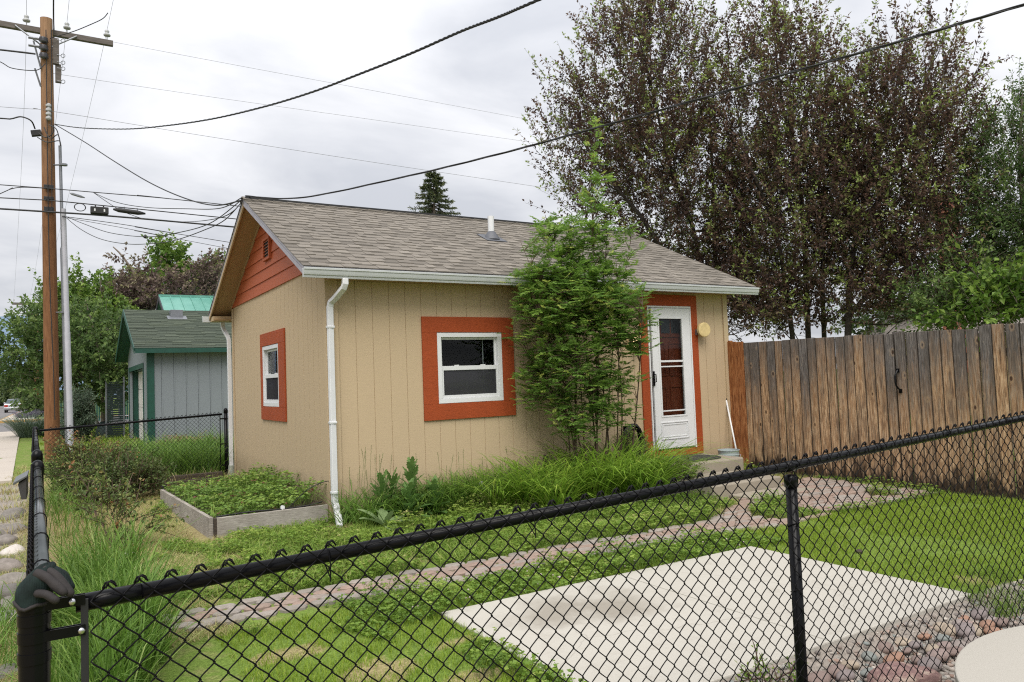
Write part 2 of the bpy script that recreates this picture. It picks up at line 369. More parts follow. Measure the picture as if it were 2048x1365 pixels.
    t = NT('pole_wood'); g = t.noise(6, 7, .7, t.vec((7, 7, .35)), .5); cr = t.noise(5, 5, .7, t.vec((9, 9, .22)), .3); zz = t.sep()[2]
    c = t.ramp(g, [(.25, (.095, .042, .02)), (.55, (.20, .095, .045)), (.8, (.31, .165, .085))])
    c = t.mix(t.ramp(t.math('MULTIPLY', zz, .1), [(.55, 0.0), (1.0, .65)]), c, t.ramp(g, [(.25, (.22, .13, .075)), (.75, (.48, .32, .20))]))
    t.col(t.mix(t.ramp(cr, [(.62, 0.0), (.72, .8)]), c, (.045, .02, .01))); t.set(.85, 0, .2); t.bump(g, .5, .01); m['pole_wood'] = t.m
    # leaves
    m['cherry_leaf'] = foliage('chokecherry_leaf', [(0, (.05, .03, .026)), (.28, (.12, .072, .056)), (.45, (.19, .115, .085)), (.56, (.20, .18, .08)), (.72, (.22, .29, .085)), (1, (.32, .40, .11))], .5)
    m['ash_leaf'] = foliage('mountain_ash_leaf', [(0, (.095, .18, .042)), (.4, (.17, .30, .06)), (.75, (.27, .41, .075)), (.9, (.38, .50, .10)), (1, (.55, .60, .15))], .5)
    m['tree_leaf'] = foliage('green_tree_leaf', [(0, (.06, .11, .035)), (.5, (.125, .20, .06)), (1, (.22, .30, .085))], .45)
    m['bright_leaf'] = foliage('bright_tree_leaf', [(0, (.07, .14, .025)), (.5, (.14, .24, .04)), (1, (.26, .36, .07))], .4)
    m['dusty_leaf'] = foliage('mauve_tree_leaf', [(0, (.10, .065, .06)), (.5, (.18, .13, .11)), (1, (.22, .21, .09))], .3)
    m['needle'] = foliage('spruce_needle', [(0, (.03, .045, .026)), (.6, (.075, .10, .045)), (1, (.17, .17, .06))], .1)
    m['juniper'] = foliage('juniper_leaf', [(0, (.05, .08, .055)), (1, (.13, .18, .12))], .2)
    m['lavender'] = foliage('lavender_leaf', [(0, (.12, .11, .16)), (1, (.2, .19, .24))], .2)
    m['rose_leaf'] = foliage('rose_leaf', [(0, (.06, .095, .03)), (.5, (.13, .18, .055)), (.8, (.22, .25, .075)), (.94, (.21, .15, .055)), (1, (.28, .14, .06))], .3)
    m['lawn'] = foliage('lawn_grass', [(0, (.13, .205, .018)), (.6, (.24, .35, .03)), (.85, (.36, .42, .07)), (1, (.52, .43, .20))], .4)
    m['tall_grass'] = foliage('tall_grass_blade', [(0, (.075, .15, .025)), (.5, (.14, .26, .04)), (.85, (.26, .38, .08)), (1, (.46, .50, .22))], .4)
    m['dry_grass'] = foliage('dry_grass_blade', [(0, (.30, .235, .11)), (.4, (.46, .39, .20)), (.6, (.36, .37, .12)), (.8, (.20, .29, .055)), (1, (.14, .24, .04))], .3)
    m['clover'] = foliage('clover_leaf', [(0, (.085, .155, .026)), (.5, (.175, .29, .042)), (.9, (.33, .43, .085)), (1, (.44, .42, .17))], .45)
    m['strawberry'] = foliage('strawberry_leaf', [(0, (.08, .145, .03)), (.5, (.15, .26, .045)), (.9, (.27, .37, .075)), (.97, (.32, .35, .1)), (1, (.2, .06, .06))], .35)
    m['daylily'] = foliage('daylily_leaf', [(0, (.12, .23, .03)), (.6, (.24, .39, .045)), (1, (.44, .54, .10))], .45)
    m['lettuce'] = foliage('lettuce_leaf', [(0, (.07, .15, .05)), (.6, (.125, .23, .06)), (1, (.21, .31, .10))], .35)
    m['mullein'] = foliage('mullein_leaf', [(0, (.15, .23, .09)), (1, (.26, .35, .16))], .25, .9)
    m['fescue'] = foliage('blue_fescue', [(0, (.09, .14, .10)), (1, (.21, .27, .18))], .25)
    m['seedhead'] = foliage('grass_seedhead', [(0, (.16, .19, .07)), (1, (.34, .33, .17))], .25)
    m['far_leaf'] = foliage('far_foliage', [(0, (.045, .075, .03)), (.5, (.085, .125, .045)), (1, (.15, .19, .06))], .3)
    m['brick'] = plain('red_brick', (.30, .11, .075), .85, var=.3, scale=20)
    m['grey_shingle'] = plain('weathered_grey_shingle', (.22, .195, .175), .9, var=.2, scale=30)
build_materials()

# ------------------------------------------------------------------ numpy foliage helpers
def nrm(v): return v/(np.linalg.norm(v, axis=-1, keepdims=True)+1e-12)
def blades(pos, h, w, lean, bend, rnd, seg=3, az=None):
    """grass blades: pos (n,3), h, w (n), lean = outward tilt at the tip in units of h; returns verts, faces, attr"""
    n = len(pos); az = RNG.uniform(0, 2*np.pi, n) if az is None else az
    d = np.stack([np.cos(az), np.sin(az), np.zeros(n)], 1); s = np.stack([-np.sin(az), np.cos(az), np.zeros(n)], 1)
    tw = RNG.uniform(-.9, .9, n)[:, None]; s = nrm(s+d*tw)
    V = []
    for i in range(seg):
        t = i/seg; ww = w*(1-.55*t)
        c = pos+d*(h*(lean*t+bend*t*t))[:, None]+np.array([0, 0, 1.])*(h*(t-bend*.35*t*t*t))[:, None]
        V += [c-s*(ww/2)[:, None], c+s*(ww/2)[:, None]]
    c = pos+d*(h*(lean+bend))[:, None]+np.array([0, 0, 1.])*(h*(1-bend*.45))[:, None]
    V.append(c); k = 2*seg+1
    verts = np.stack(V, 1).reshape(-1, 3); b = (np.arange(n)*k)[:, None]
    quads = np.concatenate([b+np.array([[2*i, 2*i+1, 2*i+3, 2*i+2]]) for i in range(seg-1)], 0) if seg > 1 else np.zeros((0, 4), int)
    tris = b+np.array([[2*seg-2, 2*seg-1, 2*seg]])
    return verts, [quads, tris], np.concatenate([np.tile(rnd, seg-1), rnd])
def leaves(pos, d, nrml, L, W, rnd, fold=.15):
    """simple pointed leaves, two triangles wide: pos = base, d = along, nrml = face normal"""
    n = len(pos); d = nrm(d); s = nrm(np.cross(d, nrml)); nn = np.cross(s, d)
    L = np.broadcast_to(L, n)[:, None]; W = np.broadcast_to(W, n)[:, None]
    mid = pos+d*L*.45
    V = np.stack([pos, mid+s*W/2+nn*W*fold, pos+d*L-nn*L*.08, mid-s*W/2+nn*W*fold], 1).reshape(-1, 3)
    b = (np.arange(n)*4)[:, None]
    return V, [np.concatenate([b+np.array([[0, 1, 2]]), b+np.array([[0, 2, 3]])], 0)], np.concatenate([rnd, rnd])
def join(parts):
    V = []; F = {}; A = {}; o = 0
    for v, fs, a in parts:
        k = 0; a = np.asarray(a)
        for f in fs:
            f = np.asarray(f)
            if len(f) == 0: continue
            F.setdefault(f.shape[1], []).append(f+o); A.setdefault(f.shape[1], []).append(a[k:k+len(f)]); k += len(f)
        V.append(v); o += len(v)
    return np.concatenate(V), [np.concatenate(F[k]) for k in F], np.concatenate([np.concatenate(A[k]) for k in F])
def fol_obj(name, parts, mat, parent=None, loc=(0, 0, 0)):
    v, f, a = join(parts); return mesh_obj(name, v, f, mat, parent, loc, attr={'rnd': a})
def vnoise(x, y, s, seed=0):
    """smooth value noise 0..1"""
    x = np.asarray(x)*s+seed*17.3; y = np.asarray(y)*s+seed*9.1
    xi, yi = np.floor(x), np.floor(y); fx, fy = x-xi, y-yi; fx = fx*fx*(3-2*fx); fy = fy*fy*(3-2*fy)
    def h(a, b): q = np.sin(a*127.1+b*311.7+seed*74.7)*43758.5453; return q-np.floor(q)
    return (h(xi, yi)*(1-fx)+h(xi+1, yi)*fx)*(1-fy)+(h(xi, yi+1)*(1-fx)+h(xi+1, yi+1)*fx)*fy
def scatter(x0, x1, y0, y1, dens, ok=None):
    n = int((x1-x0)*(y1-y0)*dens); p = np.stack([RNG.uniform(x0, x1, n), RNG.uniform(y0, y1, n)], 1)
    if ok is not None: p = p[ok(p[:, 0], p[:, 1])]
    return p
def tubes_np(P, r, sides=5, N=None):
    """many polylines with the same number of points: P (n,m,3)"""
    n, k, _ = P.shape
    T = np.empty_like(P); T[:, 1:-1] = P[:, 2:]-P[:, :-2]; T[:, 0] = P[:, 1]-P[:, 0]; T[:, -1] = P[:, -1]-P[:, -2]; T = nrm(T)
    N = np.array([.31, .77, .55]) if N is None else np.array(N, float)
    e1 = nrm(N-(T@N)[..., None]*T); e2 = np.cross(T, e1)
    r = np.broadcast_to(r, (n, k)) if np.ndim(r) < 2 else r
    q = 2*np.pi*np.arange(sides)/sides
    V = P[:, :, None]+r[:, :, None, None]*(e1[:, :, None]*np.cos(q)[:, None]+e2[:, :, None]*np.sin(q)[:, None])
    b = (np.arange(n)*k*sides)[:, None, None]; i = (np.arange(k-1)*sides)[None, :, None]; j = np.arange(sides)[None, None, :]; j2 = (j+1) % sides
    F = np.stack([b+i+j, b+i+j2, b+i+sides+j2, b+i+sides+j], -1).reshape(-1, 4)
    return V.reshape(-1, 3), [F], np.zeros(len(F))
def polyline(pts, n):
    """smooth resample (Catmull-Rom) of control points"""
    p = np.array(pts, float); m_ = len(p); t = np.linspace(0, m_-1, n); out = []
    for a in t:
        i = min(int(a), m_-2); f = a-i
        p0, p1, p2, p3 = p[max(i-1, 0)], p[i], p[i+1], p[min(i+2, m_-1)]
        out.append(.5*((2*p1)+(-p0+p2)*f+(2*p0-5*p1+4*p2-p3)*f*f+(-p0+3*p1-3*p2+p3)*f**3))
    return np.array(out)
def in_ell(E, n):
    """n random points in a union of ellipsoids, E = [(centre, radii, weight)]"""
    w = np.array([e[2]*np.prod(e[1]) for e in E]); k = RNG.choice(len(E), n, p=w/w.sum())
    d = nrm(RNG.normal(size=(n, 3)))*(RNG.uniform(0, 1, n)**(1/2.6))[:, None]
    return np.array([E[i][0] for i in k])+d*np.array([E[i][1] for i in k]), d
def ell(px, py, rx, ry, D, rd, w=1.0):
    k = D/FPX; c = Pd(px, py, D); return (c, (rx*k, rd, ry*k), w)

def shoot_tree(name, label, cat, base, stems, E, n_shoot, mat, bark, shoot=(.35, .9), nleaf=22, L=.07, W=.036, up=.55, outw=.55, group=None,
               hue=None, droop=.25, limb_r=.02, parent_loc=None, tipgreen=.5, nlimb=70, crown_c=None, spread=.035):
    """trunk with limbs (one mesh) and a crown of leafy shoots (one mesh) filling the ellipsoids E"""
    t = thing(name, label, cat, base, group)
    st = [(polyline(p, 14), r) for p, r in stems]
    mb = MB()
    allp = []
    for p, r in st:
        rr = [r*(1-.82*i/(len(p)-1)) for i in range(len(p))]; mb.tube(p, rr, 8)
        for q, a in zip(p, rr): allp.append((*q, a))
    allp = np.array(allp); P0, dn = in_ell(E, n_shoot)
    cc = np.mean([e[0] for e in E], 0) if crown_c is None else np.array(crown_c)
    # limbs from the stems to some shoot bases
    LP = []
    for i in RNG.choice(n_shoot, min(nlimb, n_shoot), replace=False):
        q = P0[i]; dd = np.linalg.norm((allp[:, :3]-q)*np.array([1, 1, 1.0]), axis=1)+np.maximum(0, allp[:, 2]-q[2]+.15)*3
        s = allp[np.argmin(dd)]
        mid = (s[:3]+q)/2+np.array([0, 0, -.12])*np.linalg.norm(q-s[:3])
        LP.append((polyline([s[:3], mid, q], 7), min(limb_r, s[3]*.7)))
    for p, r in LP: mb.tube(p, [r*(1-.75*i/6) for i in range(7)], 5, caps=False)
    # shoots
    n = n_shoot; o = P0-cc; o = nrm(o*np.array([1, 1, .6])); Ls = RNG.uniform(*shoot, n)
    D0 = nrm(o*outw+np.array([0, 0, up])+RNG.normal(size=(n, 3))*.38)
    k = 6; tt = np.linspace(0, 1, k)[None, :, None]
    bend = RNG.normal(size=(n, 1, 3))*.12+np.array([0, 0, -droop*.5])
    S = P0[:, None]+Ls[:, None, None]*(D0[:, None]*tt+bend*tt**2)
    tv, tf, _ = tubes_np(S, np.linspace(.0055, .0018, k)[None]*np.ones((n, 1)), 3)
    tr = mb.build('trunk', bark, t, smooth=True)
    # leaves along every shoot
    nl = nleaf; u = RNG.uniform(.08, 1, (n, nl)); fl = u*(k-1); i0 = np.minimum(fl.astype(int), k-2); fr = (fl-i0)[..., None]
    ii = np.arange(n)[:, None]; base_p = S[ii, i0]*(1-fr)+S[ii, i0+1]*fr
    along = nrm(S[ii, i0+1]-S[ii, i0])
    rd = RNG.normal(size=(n, nl, 3)); ld = nrm(along*.55+nrm(rd)*.8+np.array([0, 0, -droop]))
    nn = nrm(RNG.normal(size=(n, nl, 3))*.7+np.array([0, 0, 1.]))
    base_p = base_p+nrm(rd)*RNG.uniform(0, spread, (n, nl, 1))
    sh = RNG.normal(size=(n, 1))*.17
    if hue is None: hv = np.clip(.30+sh+RNG.normal(size=(n, nl))*.10+tipgreen*np.clip((u-.6)/.4, 0, 1)*np.clip(RNG.uniform(-.3, 1.3, (n, 1)), 0, 1), 0, 1)
    else: hv = np.clip(hue(u, base_p)+sh+RNG.normal(size=(n, nl))*.14, 0, 1)
    lv = leaves(base_p.reshape(-1, 3), ld.reshape(-1, 3), nn.reshape(-1, 3), (L*RNG.uniform(.6, 1.2, (n, nl))).ravel(), (W*RNG.uniform(.7, 1.15, (n, nl))).ravel(), hv.ravel())
    crown = fol_obj('crown', [lv], mat, t)
    tw = mesh_obj('twigs', tv, tf, bark, t); tw['kind'] = 'stuff'
    return t
# ================================================================== THE SETTING
GZ = -.10
def gheight(x, y):
    x = np.asarray(x, float); y = np.asarray(y, float)
    z = GZ+.035*(vnoise(x, y, .7, 3)-.5)+.012*(vnoise(x, y, 3.1, 5)-.5)
    def sm(a, lo, hi): t = np.clip((a-lo)/(hi-lo), 0, 1); return t*t*(3-2*t)
    pit = sm(x, .0, .5)*(1-sm(x, 2.6, 3.1))*(1-sm(y, -5.60, -5.46))*sm(y, -6.95, -6.3)
    z = z-.10*pit
    z = z-.04*(1-sm(x, -3.1, -2.75))*(1-sm(y, 6, 12))
    far = sm(y, 14, 40); z = z*(1-far)-.18*far
    return z
def nonuni():
    xs = np.concatenate([[-600, -250, -100, -50, -25, -15], np.arange(-10, -4, .5), np.arange(-4, 8, .1), np.arange(8, 16, .5), [18, 25, 50, 100, 250, 600]])
    ys = np.concatenate([[-600, -250, -100, -50, -25, -15], np.arange(-10, -7, .5), np.arange(-7, 8, .1), np.arange(8, 24, .5), [26, 30, 36, 45, 60, 90, 140, 250, 600, 1500]])
    return xs, ys
def lawn_mask(x, y):
    """1 where mown turf grows"""
    a = (y < -3.12) & (y > -6.6) & (x > -1.75) & (x < 6.3)
    slab = (x > -.468) & (x < 2.428) & (y > -5.49) & (y < -3.682)
    pit = (x > -.2) & (x < 2.9) & (y < -5.45)
    return a & ~slab & ~pit
def build_ground():
    xs, ys = nonuni(); X, Y = np.meshgrid(xs, ys); Z = gheight(X, Y)
    V = np.stack([X, Y, Z], -1).reshape(-1, 3); nx = len(xs)
    i, j = np.meshgrid(np.arange(nx-1), np.arange(len(ys)-1)); b = (j*nx+i).ravel()[:, None]
    F = b+np.array([[0, 1, nx+1, nx]])
    x, y = V[:, 0], V[:, 1]
    g = np.full(len(V), .62); g = np.where(lawn_mask(x, y), .85, g)
    dry = (x > -2.6) & (x < -1.15) & (y > -.6) & (y < 4.6); g = np.where(dry, .12, g)
    g = np.where((x < -2.66) & (y < 9), .28, g)
    for bx, by, br_ in ((-1.15, -4.35, .25), (-.75, -4.75, .18), (-1.45, -3.75, .2), (-.62, -4.2, .15), (2.8, -5.3, .18), (-1.0, -5.2, .2)): g = np.where(np.hypot(x-bx, (y-by)*1.5) < br_, .1, g)
    g = np.where((x > 3.2) & (x < 6.3) & (y < -.3) & (y > -2.9), .38, g)
    gr = np.zeros(len(V)); gr = np.where((x < -2.75) & (y > -.3) & (y < 8), .9, gr)
    gr = np.where((x > -.25) & (x < 3.0) & (y < -5.45) & (y > -7.5), .9, gr)
    o = mesh_obj('ground', V, [F], m['ground'], smooth=True, attr={'green': g, 'gravel': gr}); tag(o, kind='structure')
build_ground()
# pavements
mb = MB(); mb.box(-.47, .995, -5.48, -3.68, -.26, -.078); mb.box(1.007, 2.43, -5.48, -3.68, -.26, -.079); mb.box(-.4, 2.36, -5.40, -3.76, -.25, -.108)
tag(mb.build('patio_pavement', m['patio'], bevel=.008), kind='structure')
mb = MB(); poly = [(1.08+1.0*math.cos(a), -7.24+1.0*math.sin(a)) for a in np.linspace(0, 2*np.pi, 72, endpoint=False)]
mb.prism([(x, y, -.02) for x, y in poly], (0, 0, .16)); tag(mb.build('walkway_pavement', m['slab'], bevel=.006), kind='structure')
mb = MB()
for k in range(15):
    ya, yb = 8.3+k*1.6, 8.3+k*1.6+1.585; xa, xb = -3.24-.0265*(ya-8.3), -3.24-.0265*(yb-8.3); zt = -.085+.004*math.sin(k*2.1)
    mb.prism([(-5.3, ya, -.3), (xa, ya, -.3), (xb, yb, -.3), (-5.3, yb, -.3)], (0, 0, zt+.3))
tag(mb.build('sidewalk', m['walk'], bevel=.006), kind='structure')
mb = MB(); mb.box(-16, -5.7, -60, 400, -.5, -.165); mb.box(-5.701, 60, 32.7, 49.2, -.5, -.169)
tag(mb.build('street', m['asphalt']), kind='structure')
mb = MB(); mb.box(-5.55, -3.75, 49.4, 170, -.5, -.02); mb.box(-3.749, 40, 49.4, 50.6, -.5, -.03)
tag(mb.build('far_pavement', m['walk']), kind='structure')
m['yellow_kerb'] = plain('worn_yellow_kerb', (.42, .25, .08), .85, var=.4, scale=1.2)
mb = MB(); mb.box(-5.7, 40, 49.2, 49.395, -.5, -.012); mb.box(-5.7, -5.553, 49.4, 170, -.5, -.03)
tag(mb.build('kerb', m['yellow_kerb'], bevel=.02), kind='structure')

# brick path: every paver a worn block set in soil
def build_path():
    mb = MB()
    def inpath(x, y):
        up = -2.50-.045*max(0, x-0)  # far edge
        lo = -2.92-.12*min(1, max(0, (x+1.9)/2))-.06*max(0, x-1)*.9
        if -2.35 < x < 3.05 and lo < y < up: return True
        if x >= 3.05:
            e = (x-3.05)
            top = -2.62+.52*e if x < 5.3 else -1.45
            return -3.22 < y < min(top, -1.5) and x < 6.15
        return False
    row = 0; y = -3.4
    while y < -1.35:
        x = -2.4+(.1 if row % 2 else 0)
        while x < 6.2:
            w = .2; cx, cy = x+w/2, y+.05
            if inpath(cx, cy) and not (x > 2.6 and vnoise(cx, cy, 1.7, 8) > .68):
                j = lambda s=.006: random.uniform(-s, s)
                z = float(gheight(cx, cy)); zt = z+.020+j(.008); up2 = -2.50-.045*max(0, cx); edge_ = cx < 3.05 and (cy > up2-.10 or cy < -2.92-.12*min(1, max(0, (cx+1.9)/2))-.054*max(0, cx-1)+.10); a = random.uniform(0, .4) if edge_ else random.uniform(.3, 1); ang = j(.05); ca, sa = math.cos(ang), math.sin(ang)
                hx, hy = w/2-.007, .043; ins = .012
                def pt(dx, dy, zz): return (cx+dx*ca-dy*sa, cy+dx*sa+dy*ca, zz)
                # hexagon-ended block
                out = [(-hx, 0), (-hx*.72, -hy), (hx*.72, -hy), (hx, 0), (hx*.72, hy), (-hx*.72, hy)]
                v = [pt(p, q, z-.03) for p, q in out]+[pt(p, q, zt-.008) for p, q in out]+[pt(p*.9, q*.8, zt+j(.002)) for p, q in out]
                f = [tuple(6*r+k for k in q) for r in (0,) for q in ()]
                for r in (0, 1):
                    for k in range(6): f.append((6*r+k, 6*r+(k+1) % 6, 6*r+6+(k+1) % 6, 6*r+6+k))
                f.append(tuple(range(12, 18)))
                mb.add(v, f, a)
            x += w
        y += .086; row += 1
    tag(mb.build('brick_path', m['paver']), kind='structure')
build_path()
# hills far off, seen down the street
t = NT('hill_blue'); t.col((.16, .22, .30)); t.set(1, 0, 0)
mbh = MB(); pts = []
for k, x in enumerate(np.linspace(-2600, 2200, 60)):
    h = 150+90*vnoise(x, 0, .0021, 2)+40*vnoise(x, 0, .008, 4); pts.append((x, 2600+200*math.sin(k*.4), h))
v = [(x, y-500, -20) for x, y, h in pts]+[(x, y, h) for x, y, h in pts]+[(x, y+600, -20) for x, y, h in pts]
n = len(pts); f = [(i, i+1, n+i+1, n+i) for i in range(n-1)]+[(n+i, n+i+1, 2*n+i+1, 2*n+i) for i in range(n-1)]
mbh.add(v, f); tag(mbh.build('hills', t.m, smooth=True), kind='structure')

# ================================================================== THE HOUSE
HX, HY = 6.297, 5.084; SL = .477
def zroof(y): return 2.685+SL*(min(y, HY-y)+.30)
RZ = zroof(HY/2)
def rects(x0, x1, z0, z1, holes):
    xs = sorted({x0, x1, *[h[0] for h in holes if x0 < h[0] < x1], *[h[1] for h in holes if x0 < h[1] < x1]}); out = []
    for a, b in zip(xs[:-1], xs[1:]):
        c = (a+b)/2; seg = [(z0, z1)]
        for h in holes:
            if h[0] < c < h[1]:
                ns = []
                for s, e in seg:
                    if h[2] > s: ns.append((s, min(e, h[2])))
                    if h[3] < e: ns.append((max(s, h[3]), e))
                seg = [q for q in ns if q[1]-q[0] > 1e-6]
        out += [(a, b, s, e) for s, e in seg]
    return out
house = thing('house', 'small tan house with orange trim and a grey shingle roof', 'house', (0, 0, -.1))
WIN_F = (1.338, 2.237, 1.140, 1.991); DOOR = (4.661, 5.509, .30, 2.381); WIN_L = (2.058, 2.964, 1.146, 1.998)
def siding(axis, L, z0, z1, holes, grooves, name, mat, flip=1, face=0.0, parent=house):
    """axis 'x': wall along x on plane y=face looking -y; axis 'y': along y on plane x=face looking -x"""
    mb = MB(); e = sorted([g for g in grooves if 0.02 < g < L-.02]); ed = [0]+e+[L]
    def bx(a, b, s, q, d0, d1):
        if axis == 'x': mb.box(a, b, face+d0, face+d1, s, q)
        else: mb.box(face+d0, face+d1, a, b, s, q)
    for a, b, s, q in rects(.012 if axis == 'y' else 0, L-.001, z0+.004, z1-.002, holes): bx(a, b, s, q, .0085, .11)
    for a, b in zip(ed[:-1], ed[1:]):
        for p, r, s, q in rects(a+(.0035 if a else 0), b-(.0035 if b < L else 0), z0, z1, holes): bx(p, r, s, q, .0025, .009)
    return mb.build(name, mat, parent)
g0 = .132
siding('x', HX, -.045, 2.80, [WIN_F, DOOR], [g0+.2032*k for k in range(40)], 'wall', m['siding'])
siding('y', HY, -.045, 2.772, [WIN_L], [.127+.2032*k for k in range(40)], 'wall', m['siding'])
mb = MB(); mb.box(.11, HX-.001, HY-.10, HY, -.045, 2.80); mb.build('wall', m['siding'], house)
mb = MB(); mb.prism([(HX-.08, .111, -.04), (HX-.08, HY-.101, -.04), (HX-.08, HY-.101, 2.78), (HX-.08, HY/2, RZ-.12), (HX-.08, .111, 2.78)], (.078, 0, 0)); mb.build('wall', m['siding'], house)
mb = MB(); mb.box(.12, HX-.1, .12, HY-.11, .10, .16); mb.box(.12, HX-.1, .12, HY-.11, 2.50, 2.53); mb.build('floor', m['dark_room'], house)
mb = MB(); mb.box(3.5, 3.56, .125, HY-.12, .165, 2.49); mb.box(.13, 3.49, 3.3, 3.36, .165, 2.49); mb.build('partition', m['dark_room'], house)
# corner boards
for x0, x1, y0, y1 in ((-.0, .128, -.02, .001), (HX-.088, HX+.004, -.02, .001)):
    mb = MB(); mb.box(x0, x1, y0, y1, -.05, 2.70); mb.build('corner_board', m['siding'], house, bevel=.002)
mb = MB(); mb.box(-.018, .001, HY-.075, HY+.012, -.05, 2.755); mb.build('corner_board', m['siding'], house, bevel=.002)
mb = MB(); mb.box(-.018, .001, -.02, .07, -.05, 2.755); mb.build('corner_board', m['siding'], house, bevel=.002)
# gable: lap boards, trim along the rake, louvred vent
mb = MB(); z = 2.765; k = 0
while z < 3.93:
    z1 = min(z+.168, 3.955); yl = lambda q: max(0, (q-2.772)/SL+.0)
    a0, a1 = yl(z), yl(z1)
    b0, b1 = HY-a0, HY-a1
    if b0-a0 > .03:
        mb.add([(-.020, a0, z), (-.020, b0, z), (-.004, b1, z1), (-.004, a1, z1), (.06, a0, z), (.06, b0, z), (.06, b1, z1), (.06, a1, z1)],
               [(3, 2, 1, 0), (4, 5, 6, 7), (0, 1, 5, 4), (3, 7, 6, 2), (1, 2, 6, 5), (0, 4, 7, 3)])
    z += .168
mb.build('gable_siding', m['gable_orange'], house)
mb = MB()
for s in (0, 1):
    p = [(-.012, 0.0, 2.74), (-.012, HY/2, 2.74+SL*HY/2), (-.012, HY/2, 2.69+SL*HY/2), (-.012, 0, 2.69)]
    p = [(x, (HY-y if s else y), z+.06) for x, y, z in p]
    mb.prism(p, (-.022, 0, 0))
mb.build('gable_trim', m['fascia'], house)
vent = MB(); y0, y1, za, zb = 2.32, 2.68, 3.19, 3.50
for a, b, c, d in ((y0, y1, za, za+.03), (y0, y1, zb-.03, zb), (y0, y0+.03, za+.03, zb-.03), (y1-.03, y1, za+.03, zb-.03)): vent.box(-.052, -.008, a, b, c, d)
vo = vent.build('gable_vent', m['gable_orange'], house, bevel=.002)
mb = MB()
for k in range(6):
    zz = za+.035+k*.043; mb.obox((-.046, y0+.031, zz), (0, y1-y0-.062, 0), (.03, 0, .022), (0.0, 0, .006))
mb.build('louver', m['gable_orange'], vo)
mb = MB(); mb.box(-.0265, -.0255, y0+.031, y1-.031, za+.031, zb-.031); mb.build('vent_screen', m['rubber'], vo)
# roof
RX0, RX1 = -.327, 6.63
rt = MB(); yr = [(-.30, 2.685), (HY/2, RZ), (HY+.30, 2.685)]
top = [(RX0, y, z-.008) for y, z in yr]; bot = [(RX0, y, z-.045) for y, z in yr[::-1]]
rt.prism([top[0], top[1], bot[1], bot[2]], (RX1-RX0, 0, 0)); rt.prism([top[1], top[2], bot[0], bot[1]], (RX1-RX0, 0, 0))
roof = rt.build('roof', m['rake'], house)
def shingles(mb, O, U, V, lu, lv, ex, wmin, wmax, th=.006, dark=True):
    O, U, V = (np.array(t, float) for t in (O, U, V)); N = np.cross(U, V); N /= np.linalg.norm(N); nc = int(lv/ex)+1
    for c in range(nc):
        v0 = c*ex; v1 = min(v0+ex+.015, lv)
        if v1-v0 < .02: continue
        u = -random.uniform(0, wmax); lap = random.random() < .5
        while u < lu:
            w = random.uniform(wmin, wmax); a, b = max(u, 0), min(u+w, lu)
            if b-a > .01:
                h = th if not lap else th*2
                mb.obox(O+U*(a+.0015)+V*(v0+(.0 if lap else .004)), U*(b-a-.003), V*(v1-v0-.004)-N*(h-.002), N*h, random.uniform(.25, 1) if lap else random.uniform(.15, .8))
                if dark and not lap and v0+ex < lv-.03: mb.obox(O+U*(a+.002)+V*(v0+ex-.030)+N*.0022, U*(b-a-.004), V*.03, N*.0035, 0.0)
            u += w; lap = not lap
VS = np.array([0, HY/2+.30, RZ-2.685]); LV = np.linalg.norm(VS); VS = VS/LV
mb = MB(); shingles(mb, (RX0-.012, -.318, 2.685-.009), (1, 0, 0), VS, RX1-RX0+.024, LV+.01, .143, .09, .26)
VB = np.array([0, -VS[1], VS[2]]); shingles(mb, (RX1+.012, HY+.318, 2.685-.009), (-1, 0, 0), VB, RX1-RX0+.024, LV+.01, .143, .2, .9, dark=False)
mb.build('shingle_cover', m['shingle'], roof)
mb = MB(); x = RX0-.02
while x < RX1:
    w = .30
    for s in (1, -1):
        mb.obox((x, HY/2, RZ+.030), (w, 0, -.010), np.array([0, -s*VS[1], -VS[2]])*.14, (0, 0, -.010), random.uniform(.2, .75))
    x += .2
mb.build('ridge_cap', m['shingle'], roof)
mb = MB(); mb.box(RX0+.01, RX1-.01, HY/2-.10, HY/2+.10, RZ-.02, RZ+.008); mb.build('ridge_gap_strip', m['rubber'], roof)  # black strip standing in for the dark gap under the caps
# vent pipe through the roof
c = np.array([2.961, 1.394, zroof(1.394)]); mb = MB(); mb.tube([c-(0, 0, .1), c+(0, 0, .33)], .047, 18); pp = smooth_by_angle(mb.build('vent_pipe', m['white'], roof))
m['lead'] = plain('grey_flashing', (.09, .095, .11), .55, var=.2)
mb = MB(); mb.lathe([(.13, -.02), (.105, .03), (.058, .10), (.052, .105)], c+np.array([0, 0, -.005]), 20)
mb.obox(c+np.array([-.17, 0, 0])-VS*.20+np.array([0, 0, .012]), (.34, 0, 0), VS*.36, (0, -.002, .004))
smooth_by_angle(mb.build('pipe_flashing', m['lead'], roof))
